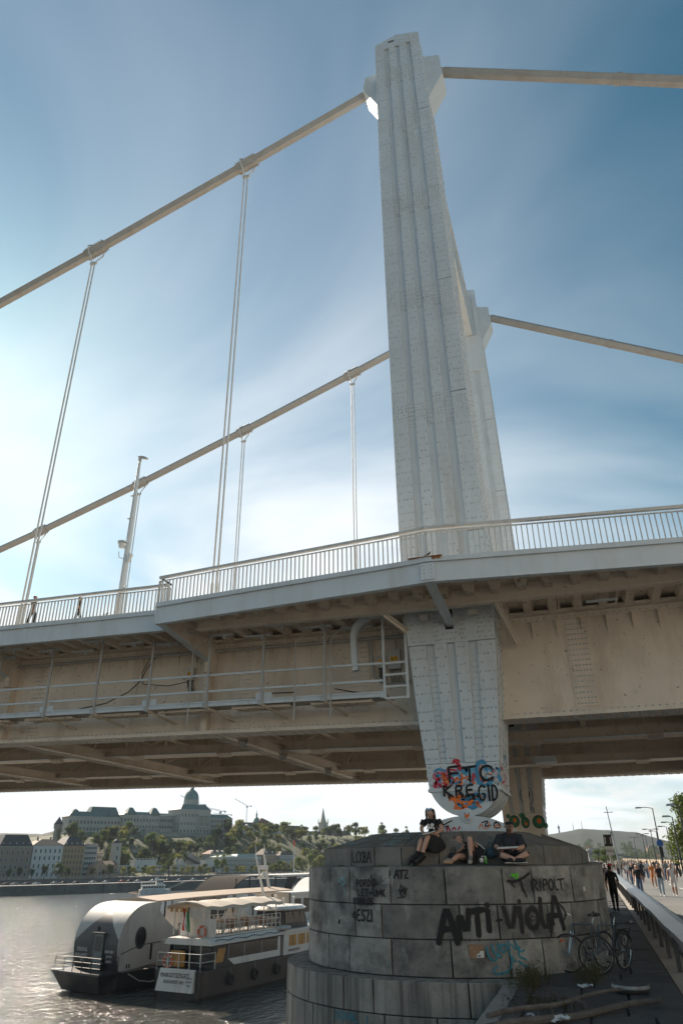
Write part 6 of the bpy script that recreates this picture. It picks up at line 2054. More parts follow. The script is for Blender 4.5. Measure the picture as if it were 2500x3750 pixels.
house('grey house with steep roof partly hidden by bright trees near the pier', 142, 150, 52, 8, -1.5, 4.2, 6.2, F_GREY, R_TILE, (.3, .65), 6, .4, .9, F_WHITE, 2.6)

# ------------------------------------------------------------------ the palace on the hill
pal = bthing('palace', 'long classical palace with green copper dome crowning the castle hill', 'palace', 60, 118, 12.0)
def wing(x0, x1, y0, y1, z0, ze, zr, n, rows, ww=.78, wh=1.45, mans=2.2, roof=R_COPPER, pil=True):
    m = MB(); m.box(x0, x1, y0, y1, z0, ze); w = m.build('wing_wall', F_PALACE, pal, local=True)
    m = MB(); m.box(x0 - .25, x1 + .25, y0 - .25, y1 + .2, ze, ze + .35); m.box(x0 - .1, x1 + .1, y0 - .1, y1, z0 + (ze - z0) * .36, z0 + (ze - z0) * .36 + .2); m.build('cornice', F_PALACE, w, local=True)
    m = MB(); hip(m, x0, x1, y0, y1, ze + .36, zr - ze - .36, mans, 0); m.build('roof', roof, w, local=True)
    m = MB(); m.box(x0 + mans, x1 - mans, y0 + mans, y1 - mans, zr + .001, zr + .12); m.build('roof_ridge', R_COPPERL, w, local=True)
    hs = [z0 + (ze - z0) * r_ for r_ in rows]
    windows(w, x0 + .3, x1 - .3, y0 - .002, hs, n, ww, wh, F_PALACE, M_PANE)
    side_windows(w, x0 - .002, y0 + .3, y1 - .3, hs, max(2, int((y1 - y0) / 2.2)), ww, wh, F_WHITE)
    if pil:
        for k in range(n + 1):
            x = x0 + .3 + (x1 - x0 - .6) * k / n
            m = MB(); m.box(x - .14, x + .14, y0 - .16, y0 - .001, z0 + (ze - z0) * .38, ze); m.build('pilaster', F_PALACE, w, local=True)
    return w
def turret(x, y, w, z0, z1, parent=None):
    m = MB(); m.box(x - w / 2, x + w / 2, y - w / 2, y + w / 2, z0, z0 + .7); hip(m, x - w / 2, x + w / 2, y - w / 2, y + w / 2, z0 + .7, z1 - z0 - .7, w * .34, .15)
    t = m.build('corner_roof', R_COPPER, pal, local=True)
    m = MB(); m.cyl((x, y, z1), (x, y, z1 + .9), .07, .02, 6); m.ball((x, y, z1 + .15), .16, 6); m.build('finial', R_COPPERL, t, local=True)
wing(1.3, 28.5, 0, 9, -1, 10.4, 13.0, 15, (.14, .47, .74))
m = MB(); hip(m, 11.5, 28.0, .6, 8.4, 11.0, 4.6, 2.0, 0); m.build('mansard', R_COPPER, pal, local=True)
wing(28.8, 48.5, -1.5, 9, 2.2, 11.8, 13.6, 11, (.05, .36, .70))
turret(5.0, 3, 4.2, 11.2, 14.0); turret(23.5, 2, 4.2, 11.0, 14.3); turret(33.0, .5, 5.0, 12.0, 15.6); turret(46.2, .5, 5.2, 12.0, 15.8)
wing(48.6, 60.0, 4, 10, 2.6, 12.2, 13.6, 7, (.05, .36, .70))
wing(60.2, 79.0, -3, 11, 3.4, 15.3, 18.2, 9, (.07, .36, .72), .7, 1.4)
wing(79.3, 95.0, 0, 11, 4.0, 11.6, 13.8, 8, (.08, .38, .72))
for k in range(6):        # portico columns on the central block
    m = MB(); x = 71.3 + k * 1.25; m.cyl((x, -3.7, 7.4), (x, -3.7, 12.6), .26, .22, 8); m.build('column', F_PALACE, pal, local=True)
m = MB(); m.box(70.6, 78.4, -4.2, -3, 12.6, 13.4); m.box(70.6, 78.4, -4.2, -3, 6.6, 7.4); m.build('portico', F_PALACE, pal, local=True)
# dome
cxd, cyd = 71.2, 6.0
m = MB(); m.lathe([(4.3, 18.0), (4.3, 18.6), (3.9, 18.7), (3.9, 20.6), (4.2, 20.8), (4.2, 21.1)], (cxd, cyd, 0), 24); dr = m.build('dome_drum', F_PALACE, pal, local=True)
for k in range(16):
    t = 2 * math.pi * k / 16
    m = MB(); m.cyl((cxd + 4.05 * math.cos(t), cyd + 4.05 * math.sin(t), 18.7), (cxd + 4.05 * math.cos(t), cyd + 4.05 * math.sin(t), 20.6), .2, n=6); m.build('drum_column', F_WHITE, dr, local=True)
m = MB(); m.lathe([(3.95, 21.1), (3.9, 22.0), (3.7, 23.2), (3.3, 24.3), (2.6, 25.3), (1.7, 26.0), (1.0, 26.3)], (cxd, cyd, 0), 24); dm = m.build('dome', R_COPPERL, pal, smooth=True, local=True)
for k in range(16):
    t = 2 * math.pi * k / 16
    m = MB(); m.tube([(cxd + (r_ + .06) * math.cos(t), cyd + (r_ + .06) * math.sin(t), z) for r_, z in ((3.95, 21.1), (3.9, 22.0), (3.7, 23.2), (3.3, 24.3), (2.6, 25.3), (1.7, 26.0), (1.0, 26.3))], .10, 5); m.build('dome_rib', R_COPPER, dm, local=True)
m = MB(); m.lathe([(1.1, 26.25), (1.2, 26.6), (.9, 26.7), (.95, 27.3), (1.15, 27.4), (.4, 27.9), (.12, 28.1), (.08, 29.6), (.02, 30.2)], (cxd, cyd, 0), 12); m.build('lantern', R_COPPER, dm, local=True)

# ramparts
def rampart(label, a0, a1, s, z0, z1, d=3.0, butt=True):
    t = bthing('rampart', label, 'wall', a0, s, z0, 'castle ramparts')
    w = a1 - a0
    m = MB(); m.hexa([(0, 0, 0), (w, 0, 0), (w, d, 0), (0, d, 0), (0, .5, z1 - z0), (w, .5, z1 - z0), (w, d, z1 - z0), (0, d, z1 - z0)]); m.build('wall_face', F_RAMP, t, local=True)
    m = MB(); m.box(-.1, w + .1, .38, 1.0, z1 - z0, z1 - z0 + .45); m.build('coping', F_RAMP, t, local=True)
    if butt:
        for k in range(max(1, int(w / 7))):
            x = (k + .5) * w / max(1, int(w / 7))
            m = MB(); m.hexa([(x - .5, -.8, 0), (x + .5, -.8, 0), (x + .5, .5, 0), (x - .5, .5, 0), (x - .4, .3, (z1 - z0) * .85), (x + .4, .3, (z1 - z0) * .85), (x + .4, .6, (z1 - z0) * .85), (x - .4, .6, (z1 - z0) * .85)]); m.build('buttress', F_RAMP, t, local=True)
    return t
rampart('tall rampart directly below the palace dome', 99, 139, 103, 6.5, 15.2, 8)
rampart('lower rampart stepping down under the left palace wing', 86, 112, 94, 3.5, 9.8, 6)
rampart('rampart below the right end of the palace', 137, 158, 106, 8, 15.6, 8)
rampart('middle terrace wall among the trees under the dome', 104, 134, 90, 3.5, 8.8, 5)
rampart('pale terrace wall in the trees right of the stairs', 128, 146, 82, 3.4, 6.0, 3, False)
rampart('low wall below the left tower among trees', 62, 90, 100, 9.2, 13.0, 4, False)
rampart('small battlemented wall low in the trees', 78, 90, 78, 4.0, 7.2, 3, False)
rampart('pale retaining wall in the wood right of the palace', 166, 174, 122, 9.0, 13.4, 3, False)
t = bthing('bastion', 'stone bastion gatehouse with two windows below the palace', 'bastion', 93.2, 99, 11.5)
m = MB(); m.box(0, 8, 0, 5, 0, 5.0); m.box(-.1, 8.1, -.1, 5, 5.0, 5.3); m.build('wall', F_RAMP, t, local=True)
for x in (2.6, 5.4): put(win_mesh(.7, 1.2, F_WHITE), t, x, -.002, 1.6)
t = bthing('round_bastion', 'round stone bastion bulging from the rampart', 'bastion', 126, 102, 4.0)
m = MB(); m.lathe([(4.4, 0), (4.0, 9.5), (4.1, 9.6), (4.1, 10.4)], n=20); m.build('drum', F_RAMP, t, True, local=True)
# tower at the left of the hill
t = bthing('watch_tower', 'round stone watch tower with a dark pointed roof left of the palace', 'tower', 50.3, 100, 10.0)
m = MB(); m.lathe([(1.7, 0), (1.55, 6.2), (1.9, 6.4), (1.9, 8.0)], n=16); m.build('shaft', F_RAMP, t, True, local=True)
m = MB(); m.lathe([(2.15, 8.0), (2.0, 8.3), (.05, 11.3), (.02, 12.0)], n=16); m.build('roof', R_SLATE, t, local=True)
for k in range(8):
    q = 2 * math.pi * k / 8
    m = MB(); m.box(-.12, .12, -.05, .05, 6.8, 7.5); me = m.mesh('slit', M_PANE); put(me, t, 1.88 * math.cos(q), 1.88 * math.sin(q), 0, q + R(90), 'slit')
t = bthing('gable_house', 'old house with steep dark red roof in the trees below the palace', 'house', 72.5, 96, 11.0)
m = MB(); m.box(0, 4.5, 0, 5, 0, 2.6); m.build('wall', F_RAMP, t, local=True)
m = MB(); m.hexa([(-.2, -.3, 2.6), (4.7, -.3, 2.6), (4.7, 5.3, 2.6), (-.2, 5.3, 2.6), (.2, 2.3, 6.6), (4.3, 2.3, 6.6), (4.3, 2.7, 6.6), (.2, 2.7, 6.6)]); m.build('roof', mat('dark_red_roof', (.075, .035, .028), .8, var=.2), t, local=True)
# garden stairs: covered stepped flight
t = bthing('garden_stairs', 'stepped covered garden stairway descending the slope below the palace', 'stairs', 96, 60, -1.0)
for k in range(11):
    m = MB(); x = 17.5 - k * 1.25 * -1 - 12.5; x = k * 1.35
    m.box(x, x + 1.33, 0, 3.0, 0, 7.4 - k * .66); m.build('step_wall', F_RAMP, t, local=True)
m = MB(); m.hexa([(-1.5, -.08, 4.6), (13.2, -.08, -1.2), (13.2, 0, -1.2), (-1.5, 0, 4.6), (-1.5, -.08, 6.0), (13.2, -.08, 0.1), (13.2, 0, .1), (-1.5, 0, 6.0)]); m.build('dark_arcade', R_SLATE, t, local=True)

# white buildings on the plateau to the right
wb = bthing('long_white_building', 'long white building with brown tiled roof on the plateau right of the palace', 'building', 178, 150, 14.5)
m = MB(); m.box(0, 30, 0, 9, 0, 6.2); m.build('wall', F_WHITE, wb, local=True)
m = MB(); hip(m, 0, 30, 0, 9, 6.2, 3.4, 4.2); m.build('roof', R_TILE, wb, local=True)
m = MB(); m.extr([(5, -.3, 6.0), (11, -.3, 6.0), (8, -.3, 8.4)], (0, 4, 0)); m.build('gable', F_WHITE, wb, local=True)
m = MB(); m.box(19, 27, 3, 11, 8, 10.2); hip(m, 19, 27, 3, 11, 10.2, 2.2, 3.5); m.build('upper_roof', R_RED, wb, local=True)
m = MB(); m.lathe([(1.9, 9.6), (2.0, 11.0), (1.2, 12.4), (.5, 13.0), (.5, 14.2), (.65, 14.3), (.2, 15.4), (.05, 17.4)], (18, 5, 0), 12); m.build('cupola', R_COPPERL, wb, local=True)
windows(wb, 1, 29, -.002, (1.2, 3.8), 14, .5, 1.0, F_GREY)
wb2 = bthing('monastery_wing', 'white wing with a row of dormers on its brown roof, plateau right', 'building', 208.5, 150, 14.5)
m = MB(); m.box(0, 25, 0, 9, 0, 5.6); m.build('wall', F_WHITE, wb2, local=True)
m = MB(); hip(m, 0, 25, 0, 9, 5.6, 2.6, 4.0); m.build('roof', R_TILE, wb2, local=True)
windows(wb2, .5, 24.5, -.002, (.8, 3.0), 14, .45, .9, F_GREY)
for k in range(9):
    m = MB(); x = 2 + k * 2.6; m.box(x, x + .7, 2.2, 3.4, 7.2, 8.3); m.build('dormer', R_TILE, wb2, local=True)
wb3 = bthing('glass_roof_hall', 'small flat hall with dark glass roof beside the white wing', 'building', 235, 152, 14.5)
m = MB(); m.box(0, 14, 0, 7, 0, 3.4); m.build('wall', F_PALE, wb3, local=True)
m = MB(); hip(m, .5, 13.5, .5, 6.5, 3.4, 1.8, 1.2, 0); m.build('glass_roof', R_SLATE, wb3, local=True)
windows(wb3, .3, 13.7, -.002, (.6,), 8, .5, 1.6, F_WHITE)
# church with the slender spire
mc = bthing('spired_church', 'pale gothic church with one very slender stone spire on the plateau', 'church', 284.5, 198, 15)
m = MB(); m.box(0, 5, 0, 5, 0, 12.5); m.box(-.3, 5.3, -.3, 5.3, 12.5, 12.9); sp_ = m.build('tower', F_PALE, mc, local=True)
m = MB(); m.lathe([(2.5, 12.9), (2.1, 14.6), (1.7, 15.2), (.05, 23.6)], (2.5, 2.5, 0), 8); m.build('spire', F_PALE, sp_, local=True)
for q in ((0, 0), (5, 0), (0, 5), (5, 5)):
    m = MB(); m.lathe([(.5, 12.0), (.45, 13.6), (.03, 16.0)], (q[0], q[1], 0), 6); m.build('pinnacle', F_PALE, sp_, local=True)
for z in (4.5, 8.5): put(win_mesh(.8, 2.8, F_WHITE), sp_, 2.5, -.002, z)
m = MB(); m.box(5.2, 30, 1, 9, 0, 4.0); m.build('nave', F_PALE, mc, local=True)
m = MB(); m.hexa([(5.0, .7, 4.0), (30, .7, 4.0), (30, 9.3, 4.0), (5.0, 9.3, 4.0), (5.4, 4.8, 7.6), (29.6, 4.8, 7.6), (29.6, 5.2, 7.6), (5.4, 5.2, 7.6)]); m.build('nave_roof', R_TILE, mc, local=True)
for k in range(9): put(win_mesh(.6, 2.2, F_WHITE), mc, 7 + k * 2.5, .995, .9)
for x, h in ((8, 9.5), (19, 10.0), (24, 8.6)):
    m = MB(); m.lathe([(.9, 4), (.9, h - 2), (1.1, h - 2), (.03, h + 2.5)], (x, 3, 0), 8); m.build('small_spire', R_TILE, mc, local=True)

# cranes
def crane(label, a, s, z0, zt, jib, back, rz, tilt=0.0):
    t = bthing('tower_crane', label, 'crane', a, s, z0, 'tower cranes on the castle hill')
    t.rotation_euler = (0, 0, rz)
    M_ = F_GREY
    H = zt - z0
    for q, (x, y) in enumerate(((-.35, -.35), (.35, -.35), (.35, .35), (-.35, .35))):
        m = MB(); m.bar((x, y, 0), (x, y, H), .16, .16); m.build('mast_chord', M_, t, local=True)
    m = MB()
    for k in range(int(H / .9)):
        z = k * .9; s_ = 1 if k % 2 else -1
        m.bar((-.35 * s_, -.35, z), (.35 * s_, -.35, z + .9), .08, .08); m.bar((-.35, .35 * s_, z), (-.35, -.35 * s_, z + .9), .08, .08)
    m.build('mast_lattice', M_, t, local=True)
    m = MB(); m.box(-.7, .7, -.7, .7, H, H + 1.3); m.build('cab', F_WHITE, t, local=True)
    ex, ez = jib * math.cos(tilt), jib * math.sin(tilt)
    for y, dz in ((-.35, 0), (.35, 0), (0, .8)):
        m = MB(); m.bar((0, y, H + 1.3 + dz), (-ex, y, H + 1.3 + dz * .4 + ez), .14, .14); m.build('jib_chord', M_, t, local=True)
    m = MB()
    n = int(jib / 1.0)
    for k in range(n):
        f0, f1 = k / n, (k + .5) / n
        m.bar((-ex * f0, -.35, H + 1.3 + ez * f0), (-ex * f1, 0, H + 2.1 + ez * f1 - .4 * f1), .07, .07); m.bar((-ex * f1, 0, H + 2.1 + ez * f1 - .4 * f1), (-ex * (k + 1) / n, -.35, H + 1.3 + ez * (k + 1) / n), .07, .07)
    m.build('jib_lattice', M_, t, local=True)
    m = MB(); m.bar((0, 0, H + 1.4), (back, 0, H + 1.5), .6, .4); m.box(back - 1.0, back, -.5, .5, H + .6, H + 1.6); m.build('counter_jib', M_, t, local=True)
crane('tower crane with raised jib left of the church spire, the taller of two', 282, 300, 16, 43.5, 12.5, 4.0, BR - R(28), R(28))
crane('shorter tower crane with level jib right of the palace', 262, 300, 16, 36.0, 11.5, 4.5, BR - R(28), R(6))
crane('crane peeping out behind the copper dome', 152, 150, 14, 31.5, 13.5, 3.2, BR - R(28), R(22))
crane('crane just right of the dome with its jib passing behind it', 172, 160, 14, 29.0, 13.5, 3.4, BR - R(30), R(12))

# ------------------------------------------------------------------ parked cars on the far quay
def car_mesh(paint):
    m = MB()
    L, Wd = 2.1, .85       # small at this distance
    prof = [(-L, .18), (-L, .55), (-L * .85, .62), (-L * .45, .66), (-L * .2, 1.02), (L * .4, 1.04), (L * .78, .72), (L, .62), (L, .2)]
    m.extr([(x, -Wd / 2 * 1.0, z) for x, z in prof], (0, Wd, 0))
    m.cur = 1
    m.extr([(-L * .42, -Wd / 2 - .01, .68), (-L * .2, -Wd / 2 - .01, .97), (L * .38, -Wd / 2 - .01, .98), (L * .68, -Wd / 2 - .01, .72)], (0, Wd + .02, 0))
    for x in (-L * .62, L * .62):
        m.tube([(x, -Wd / 2 - .02, .2), (x, Wd / 2 + .02, .2)], .22, 10)
    return m.mesh('parked_car', [paint, M_PANE])
P_CARS = [('white', mat('car_white', (.5, .5, .48), .7)), ('silver', mat('car_silver', (.3, .31, .32), .7)), ('dark grey', mat('car_dark', (.035, .037, .04), .7)), ('red', mat('car_red', (.28, .03, .025), .7)), ('blue', mat('car_blue', (.04, .07, .16), .7))]
cm = [car_mesh(p) for _, p in P_CARS]
seq = [0, 2, 1, 2, 0, 1, 2, 2, 0, 1, 3, 2, 1, 0, 2, 4, 1, 2, 0, 1, 2, 0, 1, 2, 4, 0, 2, 1, 3, 0, 2, 1, 0]
a = -3.0
for i, c in enumerate(seq):
    a += random.choice((2.6, 2.9, 3.4, 4.4, 6.0))
    o = link('parked_car', cm[c])
    o.location = bk(a, 6.5 + (i % 3) * .4, -4.25)
    o.rotation_euler = (0, 0, BR)
    o.scale = (.62, .62, .78)
    tag(o, f'small {P_CARS[c][0]} car parked on the far quay road', 'car', 'cars parked on the far quay')
# ================================================================== TREES
def leaf_mat(name, c, c2):
    m = bpy.data.materials.new(name)
    m.use_nodes = True
    nt = m.node_tree
    b = nt.nodes['Principled BSDF']
    b.inputs['Roughness'].default_value = .6
    b.inputs['Specular IOR Level'].default_value = .25
    g_ = nt.nodes.new('ShaderNodeNewGeometry')
    mx = nt.nodes.new('ShaderNodeMix')
    mx.data_type = 'RGBA'
    mx.inputs['A'].default_value = (*c, 1)
    mx.inputs['B'].default_value = (*c2, 1)
    nt.links.new(g_.outputs['Random Per Island'], mx.inputs['Factor'])
    oi = nt.nodes.new('ShaderNodeObjectInfo')
    hs = nt.nodes.new('ShaderNodeHueSaturation')
    mr = nt.nodes.new('ShaderNodeMapRange')
    mr.inputs['To Min'].default_value = .75
    mr.inputs['To Max'].default_value = 1.3
    nt.links.new(oi.outputs['Random'], mr.inputs['Value'])
    nt.links.new(mr.outputs[0], hs.inputs['Value'])
    nt.links.new(mx.outputs['Result'], hs.inputs['Color'])
    nt.links.new(hs.outputs[0], b.inputs['Base Color'])
    # light through the leaf
    tr = nt.nodes.new('ShaderNodeBsdfTranslucent')
    nt.links.new(hs.outputs[0], tr.inputs['Color'])
    ms = nt.nodes.new('ShaderNodeMixShader')
    ms.inputs[0].default_value = .42
    out = nt.nodes['Material Output']
    nt.links.new(b.outputs[0], ms.inputs[1])
    nt.links.new(tr.outputs[0], ms.inputs[2])
    nt.links.new(ms.outputs[0], out.inputs['Surface'])
    return m
L_DARK = leaf_mat('dark_leaves', (.038, .062, .020), (.070, .100, .030))
L_MID = leaf_mat('green_leaves', (.075, .115, .026), (.135, .17, .042))
L_YEL = leaf_mat('yellow_green_leaves', (.15, .17, .03), (.26, .24, .055))
M_BARK = mat('bark', (.07, .055, .042), .9, var=.3, scale=6, bump=.4, bscale=20)
def crown_mesh(h, rx, n, leaf, clumps, seed, base=.28, mat_=L_MID):
    rg = np.random.default_rng(seed)
    C = []
    for _ in range(clumps):
        z = rg.uniform(base + .08, .95)
        rr = rx * math.sin(min(1, (1.02 - z) / (1 - base)) ** .7 * 2.2) * .72 if z > base else rx * .3
        rr = max(rr, rx * .15)
        t = rg.uniform(0, 6.283)
        q = rr * math.sqrt(rg.uniform(.1, 1))
        C.append((q * math.cos(t), q * math.sin(t), z * h, rg.uniform(.24, .42) * rx))
    V, F = [], []
    for i in range(n):
        c = C[rg.integers(len(C))]
        d = rg.normal(size=3)
        d /= np.linalg.norm(d)
        r_ = c[3] * rg.uniform(.55, 1.05)
        p = np.array(c[:3]) + d * r_
        nrm = d * .7 + rg.normal(size=3) * .5
        nrm /= np.linalg.norm(nrm)
        a = np.cross(nrm, rg.normal(size=3))
        a /= np.linalg.norm(a)
        b = np.cross(nrm, a)
        s = leaf * rg.uniform(.6, 1.3)
        o = len(V)
        V += [tuple(p - a * s * .5), tuple(p + b * s * .32), tuple(p + a * s * .5), tuple(p - b * s * .32)]
        F.append((o, o + 1, o + 2, o + 3))
    me = bpy.data.meshes.new('crown')
    me.from_pydata(V, [], F)
    me.materials.append(mat_)
    me.update()
    return me, C
def trunk_mesh(h, r, C, seed, base=.3):
    m = MB()
    rg = random.Random(seed)
    m.tube([(0, 0, 0), (rg.uniform(-.04, .04) * h, rg.uniform(-.04, .04) * h, h * base), (rg.uniform(-.05, .05) * h, rg.uniform(-.05, .05) * h, h * .75)], [r, r * .75, r * .2], 7)
    for c in C[:9]:
        z0 = h * rg.uniform(base * .8, .55)
        m.tube([(0, 0, z0), (c[0] * .5, c[1] * .5, z0 + (c[2] - z0) * .6), (c[0], c[1], c[2])], [r * .4, r * .22, r * .08], 5)
    return m.mesh('trunk', M_BARK)
PROTO = []
for i, (h, rx, n, lf, cl_, mt) in enumerate(((5.0, 1.9, 1300, .34, 16, L_DARK), (5.0, 2.1, 1300, .34, 18, L_MID), (5.0, 1.7, 1200, .32, 15, L_YEL), (6.0, 1.5, 1200, .32, 15, L_MID), (4.0, 2.0, 1200, .32, 18, L_DARK), (4.5, 2.0, 1200, .34, 16, L_YEL))):
    cm_, C = crown_mesh(h, rx, n, lf, cl_, 40 + i, mat_=mt)
    PROTO.append((cm_, trunk_mesh(h, .16, C, i)))
def tree(kind, loc, sc_, label, group, rz=None, sz=None):
    t = thing('tree', label, 'tree', loc, random.uniform(0, 6.28) if rz is None else rz, group)
    t.scale = (sc_, sc_, sz or sc_)
    for nm, me in (('crown', PROTO[kind][0]), ('trunk', PROTO[kind][1])):
        o = bpy.data.objects.new(nm, me)
        col.objects.link(o)
        o.parent = t
    return t
# dark street trees before the left houses
for a, s, k in ((-4, 24, .95), (2, 25, 1.1), (8.5, 23, .75), (12.5, 24, .8), (17, 25, .7), (21, 24, .95), (25.5, 23, 1.25), (29, 24, .8), (38.5, 24, .75), (42.6, 24, .6), (44.6, 23, 1.05)):
    tree(0 if k < 1 else 4, bk(a, s, -2.95), k, 'dark round street tree in front of the apartment houses', 'street trees by the apartment houses')
# lighter row along the quay
for i in range(30):
    a = 50 + i * 2.75 + random.uniform(-.6, .6)
    big = i in (7, 16, 15)
    tree((2, 1, 5, 1, 2)[i % 5] if not big else 3, bk(a, 24 + (i % 3), -2.95), random.uniform(.62, .85) if not big else 1.25, 'light green tree in the row along the far quay', 'tree row along the far quay')
# bigger bright trees near the pier
for i, (a, s, k) in enumerate(((126, 30, 1.0), (129.5, 31, 1.15), (133, 29, 1.1), (136.5, 30, 1.25), (140, 31, 1.2), (143.5, 30, 1.5), (146.5, 31, 1.15), (149, 30, 1.55), (153, 32, 1.3), (157, 30, 1.4), (118, 28, .9), (122, 29, .9))):
    tree((1, 5, 2, 1, 4)[i % 5], bk(a, s, -2.95), k, 'bushy bright tree on the far bank beside the stone pier', 'bright trees on the far bank beside the pier')
# woods on the castle hill
placed = 0
rg = random.Random(3)
zones = [(54, 88, 54, 96, 42), (84, 112, 53, 76, 20), (88, 126, 60, 88, 18), (126, 150, 60, 98, 22), (146, 205, 58, 144, 72), (200, 285, 70, 150, 46), (30, 60, 60, 100, 12), (108, 134, 54, 62, 6)]
for a0, a1, s0, s1, n in zones:
    for _ in range(n):
        a, s = rg.uniform(a0, a1), rg.uniform(s0, s1)
        if 94 < a < 112 and s < 66: continue
        k = rg.uniform(1.05, 1.75)
        tree(rg.choice((0, 4, 1, 1, 0, 5, 2, 3)), bk(a, s, hill_z(a, s) - .4), k, 'leafy tree in the wood on the castle hill slope', 'woods on the castle hill')
# ================================================================== BOATS
M_HULL = mat('dark_hull_paint', (.022, .024, .027), .45, var=.25, scale=.6, stain=(.07, .055, .04, .6), sscale=(.7, .7, .2))
M_SHIPW = mat('ship_white_paint', (.64, .62, .58), .5, var=.06, scale=.8, stain=(.28, .25, .21, .5), sscale=(1.0, 1.0, .15), slo=.52, shi=.78)
M_SHIPG = mat('ship_grey_paint', (.44, .43, .41), .65, var=.10, scale=.6, stain=(.18, .17, .15, .6), sscale=(.9, .9, .15))
M_SHIPD = mat('charcoal_paint', (.028, .029, .032), .5, var=.15)
M_DARKCAN = mat('dark_tarpaulin', (.045, .040, .034), .95, var=.2, spec=.1)
M_CANVAS = mat('cream_canvas', (.52, .45, .37), .8, var=.08, scale=1.5)
M_TAN = mat('tan_awning', (.42, .32, .24), .75, var=.1, scale=1)
M_SGLASS = mat('ship_glass', (.025, .028, .03), .08, var=.1)
M_AMBER = mat('amber_panel', (.42, .20, .04), .4, var=.3, scale=2)
M_WOOD = mat('deck_wood', (.30, .18, .10), .7, var=.25, scale=4)
M_RING = mat('lifebuoy_orange', (.62, .11, .03), .5)
M_FR = mat('flag_red', (.50, .03, .03), .8); M_FW = mat('flag_white', (.6, .6, .58), .8); M_FG = mat('flag_green', (.03, .20, .07), .8)
def text(s, size, loc, rot, material, parent, name='lettering', align='CENTER'):
    c = bpy.data.curves.new(name, 'FONT')
    c.body = s
    c.size = size
    c.align_x = align
    c.extrude = .004
    c.resolution_u = 2
    tmp = bpy.data.objects.new(name + '_tmp', c)
    col.objects.link(tmp)
    dg = bpy.context.evaluated_depsgraph_get()
    me = bpy.data.meshes.new_from_object(tmp.evaluated_get(dg), depsgraph=dg)
    bpy.data.objects.remove(tmp)
    me.name = name
    me.materials.clear()
    me.materials.append(material)
    o = bpy.data.objects.new(name, me)
    col.objects.link(o)
    o.parent = parent
    o.location = loc
    o.rotation_euler = rot
    return o
def boat(name, label, loc, rz, cat='ship', group='boats on the river'):
    return thing(name, label, cat, (loc[0], loc[1], WZ), R(rz), group)
def rail(t, pts, h=1.0, post=.9, mt=M_SHIPW, bars=2, name='rail', r=.022):
    for k in range(bars):
        m = MB(); m.tube([(p[0], p[1], p[2] + h * (k + 1) / bars) for p in pts], r, 5); m.build(name, mt, t, local=True)
    for a, b in zip(pts, pts[1:]):
        L = math.dist(a, b); n = max(1, int(L / post))
        for k in range(n + 1):
            q = k / n
            m = MB(); p = [a[i] + (b[i] - a[i]) * q for i in range(3)]
            m.box(p[0] - r, p[0] + r, p[1] - r, p[1] + r, p[2], p[2] + h); m.build(name + '_post', mt, t, local=True)
def hull(t, L, W, z1, material, bow=6.0, name='hull', sheer=.4):
    m = MB()
    rings = []
    for y in (-.3, 0, 1, L * .3, L * .6, L - bow, L - bow * .5, L - bow * .15, L):
        f = 1.0 if y <= L - bow else max(.06, 1 - ((y - (L - bow)) / bow) ** 1.8)
        if y < 0: f = .96
        zt = z1 + (sheer * ((y - (L - bow)) / bow) if y > L - bow else 0)
        w = W / 2 * f
        rings.append([(-w * .86, y + .25, -.6), (w * .86, y + .25, -.6), (w * .97, y, .25), (w, y, zt), (-w, y, zt), (-w * .97, y, .25)])
    m.loft(rings)
    return m.build(name, material, t, local=True)
def lifebuoy(t, c, r=.32, face='y'):
    m = MB()
    N = 20
    pts = [(c[0] + r * math.cos(2 * math.pi * k / N), c[1], c[2] + r * math.sin(2 * math.pi * k / N)) for k in range(N + 1)]
    m.tube(pts, .075, 8)
    b = m.build('lifebuoy', M_RING, t, True, local=True)
    for q in range(4):
        a = math.pi / 4 + q * math.pi / 2
        m = MB(); m.tube([(c[0] + r * math.cos(a - .14), c[1], c[2] + r * math.sin(a - .14)), (c[0] + r * math.cos(a + .14), c[1], c[2] + r * math.sin(a + .14))], .085, 8); m.build('band', M_FW, b, local=True)
def flag(label, loc, rz, h=1.0, w=.5, pole=1.6, lean=.3):
    t = thing('flag', label, 'flag', loc, rz)
    m = MB(); m.tube([(0, 0, 0), (-lean, 0, pole)], .02, 6); m.build('pole', M_SHIPD, t, local=True)
    for k, mt in enumerate((M_FR, M_FW, M_FG)):
        m = MB(); V = []; F = []
        n = 8
        for i in range(n + 1):
            q = i / n
            for j in range(2):
                u = (k + j) / 3
                V.append((-lean * (pole - .05) / pole + u * w * .9 + .05 * math.sin(q * 5 + u * 3) + q * .18, .06 * math.sin(q * 4 + u * 6), pole - .05 - q * h - u * .18))
        F = [(2 * i, 2 * i + 1, 2 * i + 3, 2 * i + 2) for i in range(n)]
        m.add(V, F); m.build('stripe', mt, t, local=True)
    return t
# ---------------------------------------------------------------- the pontoon ship with the rounded stern house
vk = boat('moored_ship', 'grey ship with rounded stern house, dark gabled stern wall and long tan awning', (-35.5, 36.9), -17)
hull(vk, 42, 5.6, 1.35, M_HULL)
m = MB(); m.box(-2.9, 2.9, -1.9, .2, 1.28, 1.42); m.build('stern_deck', M_HULL, vk, local=True)
m = MB(); m.hexa([(-2.3, -1.2, .1), (2.3, -1.2, .1), (2.6, .1, .1), (-2.6, .1, .1), (-2.85, -1.85, 1.27), (2.85, -1.85, 1.27), (2.85, .1, 1.27), (-2.85, .1, 1.27)]); m.build('stern_counter', M_HULL, vk, local=True)
prof = [(.10, 1.42), (-.12, 2.0), (-.24, 2.7), (-.26, 3.4), (-.12, 4.1), (.22, 4.75), (.72, 5.3), (1.35, 5.72), (2.1, 5.95), (3.0, 6.02), (3.9, 6.05)]
pp = smooth_line(prof, 3)
NX = 110
V, F, MI = [], [], []
